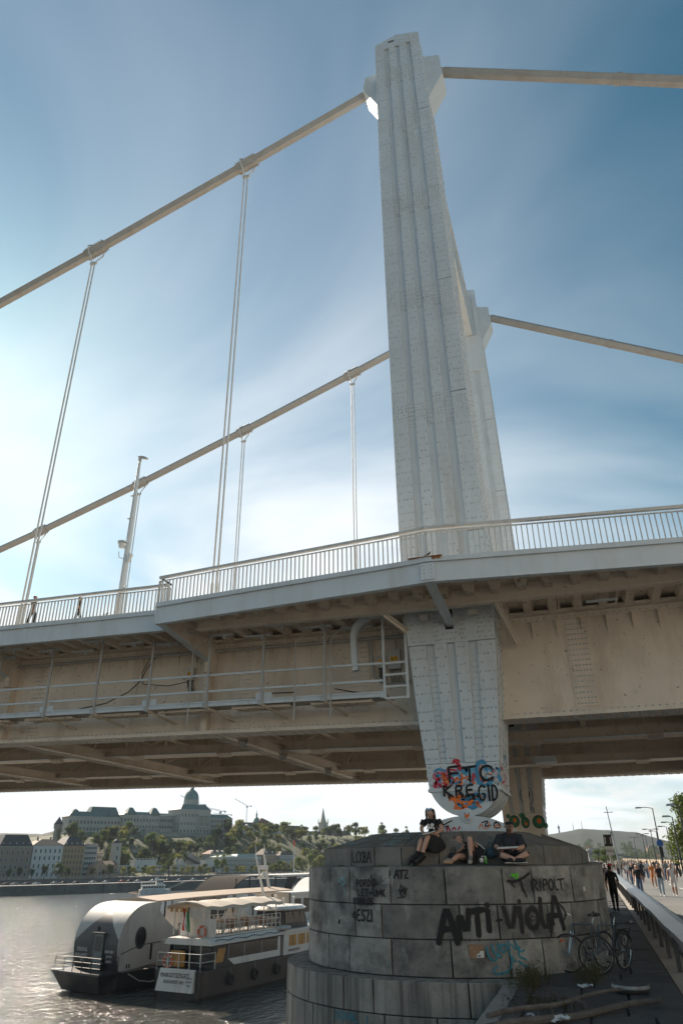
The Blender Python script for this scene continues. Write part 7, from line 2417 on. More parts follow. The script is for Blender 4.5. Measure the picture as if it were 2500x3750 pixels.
for (y, z) in pp:
    for i in range(NX + 1): V.append((-2.7 + 5.4 * i / NX, y, z))
for j in range(len(pp) - 1):
    for i in range(NX):
        F.append((j * (NX + 1) + i, j * (NX + 1) + i + 1, (j + 1) * (NX + 1) + i + 1, (j + 1) * (NX + 1) + i))
        xm = -2.7 + 5.4 * (i + .5) / NX; zm = (pp[j][1] + pp[j + 1][1]) / 2
        MI.append(1 if zm < 5.55 - .78 * abs(xm - .15) else 0)
m = MB(); m.v, m.f, m.m = V, F, MI
sh = m.build('stern_shell', [M_SHIPG, M_SHIPD], vk, True, local=True)
side = pp + [(3.75, 5.4), (4.4, 4.75), (5.9, 3.75), (5.9, 3.25), (4.15, 3.1), (4.1, 1.75), (2.0, 1.5)]
for x in (2.70, -2.74):
    m = MB(); m.extr([(x, y, z) for y, z in side], (.04, 0, 0)); sp2 = m.build('side_panel', M_SHIPG, vk, local=True)
    m = MB(); m.tube([(x + .045, 1.95 + .50 * math.cos(q), 3.55 + .72 * math.sin(q)) for q in np.linspace(0, 6.283, 25)], .07, 6); m.build('porthole_frame', M_SHIPD, sp2, local=True)
    m = MB(); m.add([(x + .05, 1.95 + .48 * math.cos(q), 3.55 + .70 * math.sin(q)) for q in np.linspace(0, 6.2, 24)], [tuple(range(24))]); m.build('porthole_glass', M_SGLASS, sp2, local=True)
    m = MB(); m.box(x - .01 if x < 0 else x + .041, x if x < 0 else x + .05, 3.05, 3.28, 1.95, 3.05); m.build('slit_window', M_SGLASS, sp2, local=True)
    m = MB(); m.tube([(x + .05, .1, 2.55), (x + .05, 1.2, 2.85), (x + .05, 2.2, 3.05), (x + .05, 4.1, 3.12)], .03, 5); m.build('weld_seam', M_SHIPD, sp2, local=True)
    m = MB(); m.box(x + .041, x + .05, .75, .88, 1.55, 1.85); m.box(x + .041, x + .05, 1.0, 1.13, 1.55, 1.85); m.build('scupper', M_SGLASS, sp2, local=True)
# door
M_DOOR = mat('grey_green_door', (.10, .125, .125), .4, var=.15)
m = MB(); m.box(-.15, 1.0, -.36, -.2, 1.45, 3.85); d_ = m.build('door', M_DOOR, vk, local=True)
m = MB(); m.box(-.42, -.16, -.38, -.2, 1.45, 3.85); m.box(-.42, 1.06, -.40, -.2, 3.86, 3.98); m.build('door_frame', M_SHIPD, d_, local=True)
m = MB(); m.box(.05, .85, -.375, -.361, 2.7, 3.72); m.build('door_glass', M_SGLASS, d_, local=True)
m = MB(); m.cyl((.35, -.36, 4.25), (.35, -.5, 4.25), .16, .14, 12); m.cyl((.35, -.42, 4.1), (.35, -.42, 4.5), .06, n=8); m.build('stern_lamp', M_BLACK, vk, local=True)
for s_, sz, x, z in (('VIKING', .42, -1.55, 2.62), ('BUDAPEST', .33, -1.55, 2.25), ('HU', .33, -1.35, 1.92), ('38601801', .28, 1.82, 2.62), ('01500', .28, 1.85, 2.28), ('110FO', .28, 1.85, 1.95)):
    y = -.30
    text(s_, sz, (x, y, z), (R(90), 0, 0), G_WHITE, vk)
rail(vk, [(-2.8, .0, 1.42), (-2.8, -1.75, 1.42), (2.8, -1.75, 1.42), (2.8, -.1, 1.42)], 1.0, .95, M_SHIPD, 3, 'stern_rail')
m = MB(); m.box(-2.95, -2.2, -1.95, -1.2, 1.43, 1.47); m.build('grey_step', M_SHIPG, vk, local=True)  # small step in the ship's plain grey paint
m = MB(); m.tube([(2.9, .9, 1.2), (2.95, 2.0, .65), (2.95, 3.2, .45), (2.95, 4.6, .6), (2.95, 6, 1.2)], .05, 6); m.build('mooring_rope', M_GREYRAIL, vk, local=True)
# awning, superstructure, railings behind
m = MB(); m.loft([[(-2.75, y, z), (2.75, y, z), (2.75, y, z + .10), (0, y, z + .34), (-2.75, y, z + .10)] for y, z in ((3.4, 6.0), (8, 6.12), (14, 6.2), (21.5, 6.25))]); m.build('awning', M_TAN, vk, local=True)
for y in np.arange(4.4, 21.5, 2.8):
    for x in (-2.6, 2.6):
        m = MB(); m.box(x - .05, x + .05, y - .05, y + .05, 3.2, 6.05); m.build('awning_post', M_SHIPD, vk, local=True)
m = MB(); m.box(-2.75, 2.75, 4.2, 38, 1.42, 3.15); m.build('lower_deckhouse', M_SHIPG, vk, local=True)
for k in range(12):
    m = MB(); y = 5.2 + k * 2.4; m.box(2.751, 2.77, y, y + 1.7, 1.9, 2.95); m.build('window', M_SGLASS, vk, local=True)
m = MB(); m.box(-2.75, 2.75, 4.2, 38, 3.16, 3.28); m.build('upper_deck', M_SHIPW, vk, local=True)
rail(vk, [(2.7, 6.0, 3.28), (2.7, 21, 3.28)], 1.0, .45, M_SHIPD, 2, 'deck_rail')
m = MB(); m.box(-1.2, 1.4, 8, 11, 3.28, 5.4); m.build('bar_house', M_SHIPW, vk, local=True)
m = MB(); m.hexa([(1.0, 12, 3.28), (2.4, 12, 3.28), (2.4, 18, 3.28), (1.0, 18, 3.28), (1.0, 14.5, 5.6), (2.4, 14.5, 5.6), (2.4, 18, 5.6), (1.0, 18, 5.6)]); m.build('stair_casing', M_SHIPW, vk, local=True)
m = MB(); m.box(-2.4, 2.4, 21.6, 33, 3.28, 5.9); m.box(-2.7, 2.7, 21.2, 34, 5.9, 6.1); m.build('bridge_house', M_SHIPW, vk, local=True)
for k in range(7):
    m = MB(); y = 22.2 + k * 1.5; m.box(2.401, 2.42, y, y + 1.15, 4.2, 5.5); m.build('window', M_SGLASS, vk, local=True)
m = MB(); m.tube([(.6, 20.3, 6.3), (.3, 19.6, 9.6)], [.16, .10], 8); m.tube([(.3, 19.6, 9.6), (.28, 19.6, 10.6)], .05, 6); m.box(-.1, .7, 19.3, 19.9, 8.2, 8.6); m.build('mast', M_SHIPW, vk, local=True)
m = MB(); m.tube([(-1.0, 3.9, 6.2), (-1.0, 3.9, 6.55)], .05, 6); m.hexa([(-1.5, 3.7, 6.62), (-.6, 3.7, 6.72), (-.5, 4.3, 6.6), (-1.4, 4.3, 6.5), (-1.5, 3.7, 6.66), (-.6, 3.7, 6.76), (-.5, 4.3, 6.64), (-1.4, 4.3, 6.54)]); m.build('solar_panel', M_SHIPG, vk, local=True)
# ---------------------------------------------------------------- excursion ship with the cream canopy
mg = boat('excursion_ship', 'white excursion ship with cream canopy over its upper deck and white name board', (-26.9, 35.1), -12)
hull(mg, 36, 4.6, 1.75, M_HULL)
m = MB(); m.hexa([(-1.75, -.62, .55), (1.75, -.62, .55), (1.75, -.30, .55), (-1.75, -.30, .55), (-1.55, -.45, 1.95), (1.75, -.45, 1.95), (1.75, -.30, 1.95), (-1.55, -.30, 1.95)])
tb = m.build('name_board', M_SHIPW, mg, local=True)
text('MARGITSZIGET', .40, (-.05, -.545, 1.42), (R(83), 0, 0), M_INKB, mg); text('BUDAPEST HU', .30, (-.05, -.59, 1.05), (R(83), 0, 0), M_INKB, mg)
for k, s_ in enumerate(('H00123', 'SELYEM', '3500')): text(s_, .17, (1.38, -.56 - .03 * k, 1.38 - .22 * k), (R(83), 0, 0), mat('blue_print', (.10, .14, .24), .6) if k == 0 else MATS['blue_print'], mg)
m = MB(); m.box(-2.25, 2.25, -.3, 34, 1.75, 1.85); m.build('main_deck', M_SHIPD, mg, local=True)
rail(mg, [(-2.1, .8, 1.85), (-2.1, -.25, 1.85), (2.1, -.25, 1.85), (2.1, 1.4, 1.85)], 1.05, .9, M_SHIPW, 2, 'stern_rail')
lifebuoy(mg, (-1.2, -.1, 2.35), .38)
m = MB(); m.box(-1.75, -.35, .75, .85, 1.9, 2.95); m.build('amber_locker', M_AMBER, mg, local=True)
# lower saloon
m = MB(); m.box(-2.0, 2.0, 1.3, 10.0, 1.85, 3.35); sal = m.build('saloon', M_SHIPD, mg, local=True)
m = MB(); m.box(-1.85, 1.85, 1.27, 1.299, 2.1, 3.2); m.build('stern_window', M_SGLASS, sal, local=True)
for x0, x1 in ((-.35, -.25), (.75, .85)): 
    m = MB(); m.box(x0, x1, 1.25, 1.268, 1.9, 3.3); m.build('mullion', M_SHIPW, sal, local=True)
m = MB(); m.hexa([(2.001, 1.5, 2.2), (2.03, 1.5, 2.2), (2.03, 2.4, 2.2), (2.001, 2.4, 2.2), (2.001, 1.8, 3.1), (2.03, 1.8, 3.1), (2.03, 2.7, 3.1), (2.001, 2.7, 3.1)]); m.build('amber_window', M_AMBER, sal, local=True)
m = MB(); m.hexa([(2.001, 3.8, 1.9), (2.04, 3.8, 1.9), (2.04, 9.9, 1.9), (2.001, 9.9, 1.9), (2.001, 3.0, 2.35), (2.04, 3.0, 2.35), (2.04, 9.9, 2.35), (2.001, 9.9, 2.35)]); m.build('white_flank', M_SHIPW, sal, local=True)
for y0, y1 in ((3.0, 5.0), (5.1, 7.3), (7.4, 9.6)):
    m = MB(); m.box(2.002, 2.03, y0, y1, 2.38, 3.2); m.build('window', M_SGLASS, sal, local=True)
m = MB(); m.box(2.0, 2.05, 9.65, 10.0, 1.9, 3.3); m.build('door_pillar', M_SHIPW, sal, local=True)
m = MB(); m.loft([[(-2.3, y, z), (2.3, y, z), (2.3, y, z + .10), (2.0, y, z + .42), (-2.0, y, z + .42), (-2.3, y, z + .10)] for y, z in ((.6, 3.36), (1.2, 3.38), (10.4, 3.42))]); m.build('saloon_roof', M_SHIPW, mg, local=True)
m = MB(); m.tube([(2.33, y, 3.66 - .05 * math.sin(y * 3)) for y in np.arange(1, 10.4, .3)], .03, 5); m.build('light_string', M_BLACK, mg, local=True)
# upper deck
m = MB(); m.box(-1.9, 1.9, 1.9, 10.4, 3.86, 3.95); m.build('upper_deck', M_SHIPW, mg, local=True)
for k in range(7):
    m = MB(); y = 2.6 + k * 1.1; m.box(-1.7, 1.7, y, y + .35, 4.25, 4.32); m.box(-1.7, 1.7, y + .30, y + .35, 4.32, 4.75); m.box(-1.6, -1.5, y + .1, y + .2, 3.95, 4.25); m.box(1.5, 1.6, y + .1, y + .2, 3.95, 4.25); m.build('bench', M_WOOD if k % 2 else M_GREYRAIL, mg, local=True)
m = MB(); m.box(-1.95, 1.6, 1.86, 1.92, 3.7, 5.0); m.build('stern_screen', M_SHIPW, mg, local=True)
lifebuoy(mg, (.35, 1.72, 4.15), .36)
rail(mg, [(1.85, 1.95, 3.95), (1.85, 10.2, 3.95)], 1.05, .62, M_SHIPW, 3, 'deck_rail')
rail(mg, [(-1.85, 1.95, 3.95), (-1.85, 10.2, 3.95)], 1.05, .62, M_SHIPW, 2, 'deck_rail')
for k in range(6):
    y = .9 + k * 1.75
    for x in (-1.75, 1.75):
        m = MB(); m.box(x - .03, x + .03, y - .03, y + .03, 3.95, 5.9); m.build('canopy_post', M_SHIPW, mg, local=True)
        m = MB(); m.bar((x, y, 5.0), (x * .98, y + .8, 4.0), .03, .03); m.build('canopy_brace', M_SHIPW, mg, local=True)
m = MB()
rings = []
for i, y in enumerate(np.arange(.2, 10.6, .26)):
    z = 5.92 + .05 * math.sin(y * 2.4)
    sc_ = .05 if i % 2 else 0
    rings.append([(-2.0, y, z - .22 - sc_), (-1.98, y, z), (-1.0, y, z + .24), (0, y, z + .32), (1.0, y, z + .24), (1.98, y, z), (2.0, y, z - .22 - sc_), (1.96, y, z - .04), (0, y, z + .26), (-1.96, y, z - .04)])
m.loft(rings); m.build('canopy', M_CANVAS, mg, True, local=True)
m = MB()
for k in range(4): m.box(-1.6 + k * .5, -1.35 + k * .5, .15, .18, 5.55, 5.85)
tag(m.build('amber_pennants', M_AMBER, mg, local=True), kind='stuff')
# forward part
m = MB(); m.box(-2.0, 2.0, 10.6, 30, 1.85, 3.5); fw = m.build('forward_saloon', M_SHIPW, mg, local=True)
for k in range(10):
    m = MB(); y = 11.4 + k * 1.4; m.box(2.001, 2.02, y, y + 1.15, 2.45, 3.25); w_ = m.build('window', M_SGLASS if k > 4 else M_AMBER, fw, local=True)
    m = MB(); m.box(2.021, 2.03, y + .55, y + .60, 2.45, 3.25); m.build('mullion', M_SHIPD, w_, local=True)
text('MARGITSZIGET', .26, (2.03, 12.2, 2.05), (R(90), 0, R(90)), M_INKB, mg); text('H', .5, (2.03, 15.2, 1.95), (R(90), 0, R(90)), M_INKB, mg)
m = MB(); m.box(-2.15, 2.15, 10.3, 31, 3.5, 3.68); m.build('forward_roof', M_SHIPW, mg, local=True)
m = MB(); m.hexa([(-1.5, 11.0, 3.69), (1.5, 11.0, 3.69), (1.5, 15.2, 3.69), (-1.5, 15.2, 3.69), (-1.4, 11.3, 5.1), (1.4, 11.3, 5.1), (1.4, 14.6, 5.1), (-1.4, 14.6, 5.1)]); wh_ = m.build('wheelhouse', M_SHIPD, mg, local=True)
for y0, y1 in ((11.5, 12.6), (12.75, 13.7), (13.85, 14.5)):
    m = MB(); m.hexa([(1.48, y0, 4.1), (1.52, y0, 4.1), (1.52, y1 + .2, 4.1), (1.48, y1 + .2, 4.1), (1.43, y0, 4.95), (1.46, y0, 4.95), (1.46, y1, 4.95), (1.43, y1, 4.95)]); m.build('window', M_SGLASS, wh_, local=True)
m = MB(); m.lathe([(1.9, 5.1), (2.0, 5.2), (1.7, 5.4), (.6, 5.5)], (0, 12.9, 0), 14, 1.0, 1.5); m.build('wheelhouse_roof', M_SHIPW, mg, local=True)
m = MB(); m.tube([(-.3, 11.0, 5.4), (-.9, 10.0, 9.6)], [.14, .07], 8); m.tube([(-.9, 10.0, 9.6), (-.95, 9.95, 10.4)], .03, 6); m.box(-.9, -.1, 10.4, 10.7, 7.6, 7.75); m.lathe([(.18, 7.75), (.2, 7.9), (.1, 8.1)], (-.3, 10.5, 0), 10); m.build('mast', M_SHIPW, mg, local=True)
for k, (x, y) in enumerate(((.8, 12.2), (1.1, 13.4), (-.6, 13.0))):
    m = MB(); m.cyl((x, y, 5.45), (x, y, 5.9 + .1 * k), .05, n=6); m.ball((x, y, 5.95 + .1 * k), .11, 8); m.build('deck_lamp', M_SHIPW, mg, local=True)
m = MB(); m.lathe([(.45, 0), (.5, .12), (.45, .24), (.1, .3)], (2.0, 10.4, 3.75), 10, 1, 2.2); m.build('covered_raft', M_SHIPG, mg, local=True)
for k in range(6):
    m = MB(); y = 3.0 + k * 3.1; c_ = (2.42, y, 1.05)
    m.tube([(c_[0], c_[1] + .30 * math.cos(a), c_[2] + .30 * math.sin(a)) for a in np.linspace(0, 6.283, 17)], .09, 7, False); m.build('tyre_fender', M_BLACK, mg, True, local=True)
    m = MB(); m.tube([(2.36, y, 1.35), (2.33, y, 1.85)], .015, 5); m.build('fender_rope', M_GREYRAIL, mg, local=True)
for k in range(1, 3):
    m = MB(); m.tube([(-2.2, .5 + k, 1.9), (-3.4, .9 + k, 1.5), (-5.2, 1.2 + k, 1.6)], .025, 5); m.build('mooring_line', M_GREYRAIL, mg, local=True)
for t_, x_, ys_ in ((mg, 2.045, (3.0, 5.05, 7.35, 9.6)),):
    for y in ys_:
        m = MB(); m.box(x_ - .01, x_, y - .03, y + .03, 2.36, 3.24); m.build('window_frame', M_SHIPG, t_, local=True)
for k in range(5):
    m = MB(); y = 2.2 + k * 3.3; m.box(2.735, 2.745, 4.4 + y, 4.44 + y, 1.5, 3.1); m.build('plate_seam', M_SHIPD, vk, local=True)
def boatpt(t, x, y, z):
    c, s = math.cos(t.rotation_euler[2]), math.sin(t.rotation_euler[2])
    return (t.location.x + c * x - s * y, t.location.y + s * x + c * y, t.location.z + z)
flag('red white green flag drooping from a leaning pole on the excursion ship stern', boatpt(mg, -.5, 1.3, 3.6), R(-12), 1.5, .8, 2.2, .9)
flag('small red white green flag under the tan awning of the grey ship', boatpt(vk, 2.3, 6.6, 3.3), R(-17), .8, .4, 1.0, .1)
# ---------------------------------------------------------------- two glassy restaurant boats moored behind
def arch_canopy(t, x0, x1, y0, y1, z0, z1, material, name='arched_canopy', n=12, flat=0.0):
    m = MB()
    rings = []
    for k in range(n + 1):
        q = k / n
        y = y0 + (y1 - y0) * q
        z = z0 + (z1 - z0) * math.sin(min(1, q * 1.9) * math.pi / 2)
        rings.append([(x0, y, z - .12), (x1, y, z - .12), (x1, y, z), (x0, y, z)])
    m.loft(rings)
    return m.build(name, material, t, True, local=True)
bc = boat('restaurant_boat', 'restaurant boat with dark arched canopy moored behind the tan awning', (-40.5, 64), -17)
hull(bc, 40, 6.5, 1.4, M_HULL)
m = MB(); m.box(-3, 3, 1, 36, 1.4, 3.4); m.build('deckhouse', M_SHIPG, bc, local=True)
arch_canopy(bc, -3.0, 3.0, -.5, 9.5, 4.6, 7.4, M_DARKCAN)
m = MB(); m.box(-3.0, 3.0, 8.5, 30, 7.2, 7.42); m.build('flat_roof', M_SHIPW, bc, local=True)
m = MB(); m.box(-2.9, 2.9, .5, 30, 3.4, 4.7); m.build('upper_side', M_SHIPD, bc, local=True)
for y in np.arange(2, 30, 2.4):
    m = MB(); m.box(2.85, 2.95, y, y + .1, 4.7, 7.2); m.build('post', M_SHIPD, bc, local=True)
m = MB(); m.hexa([(2.9, 9, 3.4), (3.0, 9, 3.4), (3.0, 10.2, 3.4), (2.9, 10.2, 3.4), (2.9, 12, 7.2), (3.0, 12, 7.2), (3.0, 13.6, 7.2), (2.9, 13.6, 7.2)]); m.build('slanted_strut', M_SHIPD, bc, local=True)
bw = boat('restaurant_boat', 'restaurant boat with white arched canopy and row of cooling units near the pier', (-29.0, 66), -17)
hull(bw, 36, 6.5, 1.4, M_HULL)
m = MB(); m.box(-3, 3, -.5, 32, 1.4, 3.2); m.build('deckhouse', M_SHIPG, bw, local=True)
arch_canopy(bw, -3.1, 3.1, 0, 9, 4.0, 7.2, M_SHIPW)
m = MB(); m.extr([(3.12, 3.0, 3.2), (3.12, 4.6, 6.6), (3.12, 9, 7.1), (3.12, 24, 7.1), (3.12, 24, 3.2)], (.06, 0, 0)); m.build('dark_side', M_SHIPD, bw, local=True)
m = MB(); m.extr([(3.19, 11.0, 3.5), (3.19, 11.0, 5.9), (3.19, 15.4, 5.9), (3.19, 13, 3.5)], (.02, 0, 0)); m.build('side_glass', M_SGLASS, bw, local=True)
m = MB(); m.box(-3.2, 3.2, 8.8, 32, 7.12, 7.4); m.build('flat_roof', M_SHIPW, bw, local=True)
for k in range(3):
    m = MB(); y = 12 + k * 4.0; m.box(-1.5, 1.5, y, y + 2.5, 7.4, 7.8); m.build('roof_box', M_SHIPW, bw, local=True)
for k in range(4):
    t = thing('cooling_unit', f'white cooling unit on the restaurant boat, {("first", "second", "third", "fourth")[k]} from the left of the row', 'cooling unit', boatpt(bw, 1.0 + k * 1.15, -1.6, 2.6), R(-17), 'row of cooling units')
    m = MB(); m.box(-.48, .48, 0, .4, 0, 1.15); m.build('case', M_SHIPW, t, local=True)
    m = MB(); m.cyl((-.08, -.01, .58), (-.08, .01, .58), .38, n=18); m.build('fan_grille', M_SHIPD, t, local=True)
m = MB(); m.box(-.2, 5.5, -2.4, -.6, 2.4, 2.58); m.build('unit_shelf', M_SHIPG, bw, local=True)
# poles and lights on the moorings
for i, (x, y, h, lab) in enumerate(((-34, 95, 10.5, 'thin pale mooring pole behind the white canopy boat'), (-40.5, 92, 11.0, 'mooring pole with orange tip behind the restaurant boats'), (-28, 92, 12.5, 'tall double lamp pole on the pontoon close to the pier'))):
    t = thing('mooring_pole', lab, 'pole', (x, y, WZ), 0, 'poles on the moorings')
    m = MB(); m.cyl((0, 0, 0), (0, 0, h), .12, .10, 8); m.build('shaft', M_SHIPW, t, local=True)
    m = MB()
    if i == 1: m.cyl((0, 0, h), (0, 0, h + .8), .13, n=8)
    else: m.box(-.5, .5, -.1, .1, h - .6, h - .1)
    m.build('tip', M_RING if i == 1 else M_SHIPW, t, local=True)
# ---------------------------------------------------------------- small ferry under way
fy = boat('ferry', 'small white passenger ferry under way near the far bank', (-133.0, 204.5), -52, 'ferry')
m = MB()
rings = []
for y, w in ((-4.6, 1.5), (-3, 1.7), (3, 1.7), (4.4, 1.1), (5.2, .2)):
    rings.append([(-w * .8, y, -.3), (w * .8, y, -.3), (w, y, 1.2), (-w, y, 1.2)])
m.loft(rings); m.build('hull', M_SHIPW, fy, local=True)
m = MB(); m.box(-1.4, 1.4, -4.0, 3.2, 1.2, 2.3); m.build('cabin', M_SHIPW, fy, local=True)
for k in range(8):
    m = MB(); y = -3.6 + k * .82; m.box(1.401, 1.42, y, y + .6, 1.55, 2.1); m.build('window', M_SGLASS, fy, local=True)
    m = MB(); m.box(-1.42, -1.401, y, y + .6, 1.55, 2.1); m.build('window', M_SGLASS, fy, local=True)
m = MB(); m.box(-1.5, 1.5, -4.2, 3.4, 2.3, 2.42); m.build('upper_deck', M_SHIPW, fy, local=True)
m = MB(); m.box(-1.0, 1.0, .4, 2.6, 2.42, 3.9); m.box(-1.15, 1.15, .2, 2.9, 3.9, 4.02); m.build('wheelhouse', M_SHIPW, fy, local=True)
for k in range(3):
    m = MB(); y = .55 + k * .7; m.box(-1.02, -1.001, y, y + .5, 3.1, 3.7); m.build('window', M_SGLASS, fy, local=True)
    m = MB(); m.box(1.001, 1.02, y, y + .5, 3.1, 3.7); m.build('window', M_SGLASS, fy, local=True)
rail(fy, [(-1.4, -4.1, 2.42), (1.4, -4.1, 2.42), (1.4, .3, 2.42)], .8, .8, M_SHIPW, 2, 'rail')
m = MB(); m.box(-.5, .5, .2, 1.0, 4.02, 4.5); m.build('roof_box', M_SHIPW, fy, local=True)
# ================================================================== RIGHT SIDE: quay clutter, lamps, tree, far hills, bridge lamp
# ---- bicycles
def bicycle(label, loc, rz, lean, frame_c, drop=False, turn=0.35, seat_h=.96):
    t = thing('bicycle', label, 'bicycle', loc, rz, 'bicycles leaning on the pier')
    t.rotation_euler = (0, lean, rz)
    r = .335
    fr = mat('bicycle_paint_' + label.split()[0], frame_c, .3, metal=.3, var=.05)
    al = MATS.get('alloy') or mat('alloy', (.62, .62, .60), .25, metal=.9, var=.05)
    # local: x along the bike (front -x), y across, z up
    def wheel(cx_, steer):
        c, s = math.cos(steer), math.sin(steer)
        def P(a, rr, y=0): return (cx_ + rr * math.cos(a) * c - y * s, rr * math.cos(a) * s + y * c, r + rr * math.sin(a))
        ang = np.linspace(0, 2 * math.pi, 37)
        m = MB(); m.tube([P(a, r - .016) for a in ang], .016, 7, False); w = m.build('wheel', M_BLACK, t, True, local=True)
        m = MB(); m.tube([P(a, r - .040) for a in ang], .0105, 6, False); m.build('rim', al, w, True, local=True)
        m = MB()
        for k in range(24):
            a = 2 * math.pi * k / 24
            m.tube([P(a + .5 * (1 if k % 2 else -1), .02, .025 * (1 if k % 2 else -1)), P(a, r - .045)], .0016, 4, False)
        m.build('spokes', al, w, local=True)
        m = MB(); m.tube([P(0, 0, -.05), P(0, 0, .05)], .022, 8); m.build('hub', al, w, local=True)
        return P
    Pf = wheel(-.53, turn)
    Pr = wheel(.50, 0)
    bb = (.06, 0, .28); st = (.19, 0, .80); ht = (-.385, 0, .83); hb = (-.405, 0, .70); ra = (.50, 0, r)
    m = MB()
    for a, b, rr in ((bb, st, .015), (st, ht, .015), (bb, hb, .018), (hb, ht, .019)): m.tube([a, b], rr, 8)
    for y in (-.055, .055):
        m.tube([(bb[0], y * .4, bb[2]), (ra[0], y, ra[2])], .009, 6); m.tube([(st[0], y * .3, st[2] - .04), (ra[0], y, ra[2])], .008, 6)
    m.build('frame', fr, t, True, local=True)
    c, s = math.cos(turn), math.sin(turn)
    m = MB()
    for y in (-.05, .05):
        m.tube([(hb[0], y * .6, hb[2]), (-.46 * 1 - y * s * .5, y * c, .52), (-.53 - y * s, y * c, r)], .011, 6)
    m.build('fork', fr if not drop else al, t, True, local=True)
    m = MB(); m.tube([st, (.235, 0, seat_h - .04)], .0135, 8); m.build('seat_post', al, t, local=True)
    m = MB(); m.loft([[(.10, -.022, seat_h - .02), (.10, .022, seat_h - .02), (.10, .015, seat_h + .02), (.10, -.015, seat_h + .02)], [(.24, -.05, seat_h - .02), (.24, .05, seat_h - .02), (.24, .045, seat_h + .025), (.24, -.045, seat_h + .025)], [(.37, -.075, seat_h - .01), (.37, .075, seat_h - .01), (.37, .06, seat_h + .035), (.37, -.06, seat_h + .035)]]); m.build('saddle', M_BLACK, t, True, local=True)
    hz = 1.0
    m = MB(); m.tube([ht, (-.40, 0, hz - .02)], .014, 8); m.tube([(-.40, 0, hz - .03), (-.40 - .08 * c, -.08 * s, hz)], .013, 8); m.build('stem', al, t, local=True)
    m = MB(); bx_, by_ = -.40 - .08 * c, -.08 * s
    pts = []
    for q in np.linspace(-1, 1, 13):
        yy = q * .27
        xx = .05 * (abs(q) ** 2) if not drop else -.06 * (abs(q) > .8)
        pts.append((bx_ + xx * c - yy * s, by_ + xx * s + yy * c, hz + (.02 * abs(q) if not drop else -.02)))
    m.tube(pts, .0115, 7); m.build('handlebar', al if drop else M_BLACK, t, True, local=True)
    for q in (0, -1):
        p0, p1 = Vector(pts[q]), Vector(pts[3 if q == 0 else -4])
        m = MB(); m.tube([p0, p0 + (p1 - p0) * .6], .017, 8); m.build('grip', M_BLACK, t, True, local=True)
        m = MB(); m.tube([p0 + (p1 - p0) * .7, p0 + (p1 - p0) * .5 + Vector((-.06, 0, -.03)), p0 + (p1 - p0) * .1 + Vector((-.07, 0, -.05))], .006, 5); m.build('brake_lever', al, t, local=True)
    m = MB(); m.lathe([(.085, -.004), (.085, .004)], (0, 0, 0), 20); me = m.mesh('chainring', al); o = link('chainring', me, t, True); o.location = (bb[0], .05, bb[2]); o.rotation_euler = (R(90), 0, 0)
    m = MB(); m.bar((bb[0], .07, bb[2]), (bb[0] + .10, .07, bb[2] - .13), .02, .012); m.bar((bb[0], -.07, bb[2]), (bb[0] - .10, -.07, bb[2] + .13), .02, .012); m.build('crank', al, t, local=True)
    m = MB(); m.box(bb[0] + .06, bb[0] + .15, .08, .17, bb[2] - .145, bb[2] - .12); m.box(bb[0] - .15, bb[0] - .06, -.17, -.08, bb[2] + .12, bb[2] + .145); m.build('pedal', M_BLACK, t, local=True)
    m = MB(); m.tube([(bb[0], .05, bb[2] + .084), (ra[0], .05, ra[2] + .035)], .004, 4); m.tube([(bb[0], .05, bb[2] - .084), (ra[0], .05, ra[2] - .035)], .004, 4); m.build('chain', M_BLACK, t, local=True)
    if not drop:
        ang = np.linspace(R(20), R(175), 14)
        m = MB(); m.tube([(ra[0] + (r + .03) * math.cos(a), 0, r + (r + .03) * math.sin(a)) for a in ang], .018, 6, False); m.build('mudguard', M_BLACK, t, True, local=True)
        m = MB(); m.box(.28, .78, -.06, .06, .72, .735); m.bar((.74, .05, .73), (ra[0], .06, ra[2]), .012, .012); m.bar((.74, -.05, .73), (ra[0], -.06, ra[2]), .012, .012); m.build('luggage_rack', M_BLACK, t, local=True)
    else:
        m = MB()
        for a in (R(118), R(126)): m.box(*(lambda p: (p[0] - .03, p[0] + .03, p[1] - .012, p[1] + .012, p[2] - .014, p[2] + .014))(Pf(a, r - .10)))
        m.build('spoke_reflector', M_RING, t, local=True)
    return t
b1 = bicycle('grey road bicycle with pale rims and orange spoke reflectors leaning on the pier', (3.08, -2.42, .0), R(50), R(0), (.09, .12, .14), True, R(-46))
b1.rotation_euler = (R(7), 0, R(50))
b2_ = bicycle('dark city bicycle with rear rack, nearer the camera, wheel turned', (3.52, -2.62, .0), R(60), R(0), (.05, .07, .085), False, R(-52), .98)
b2_.rotation_euler = (R(6), 0, R(60))
# ---- old tyre and poles, rope, litter
M_POLE2 = mat('scuffed_white', (.30, .30, .28), .8, var=.3, scale=12)
ty = thing('old_tyre', 'old dirty white-walled tyre lying on the quay paving', 'tyre', (3.78, -4.88, .0))
m = MB(); m.tube([(.225 * math.cos(a), .225 * math.sin(a), .075) for a in np.linspace(0, 2 * math.pi, 31)], .075, 12, False); m.build('casing', mat('dirty_tyre', (.05, .05, .05), .7, var=.2, scale=6), ty, True, local=True)
m = MB(); m.tube([(.262 * math.cos(a), .262 * math.sin(a), .085) for a in np.linspace(0, 2 * math.pi, 31)], .043, 8, False); m.build('whitewall', M_POLE2, ty, True, local=True)
m = MB(); m.lathe([(.16, .05), (.155, .07), (.02, .06)], n=20); m.build('hub_disc', M_BLACK, ty, True, local=True)
M_POLE = mat('grey_driftwood', (.11, .10, .09), .85, var=.3, scale=5, stain=(.07, .06, .05, .7), sscale=(6, 6, 6), bump=.4, bscale=30)
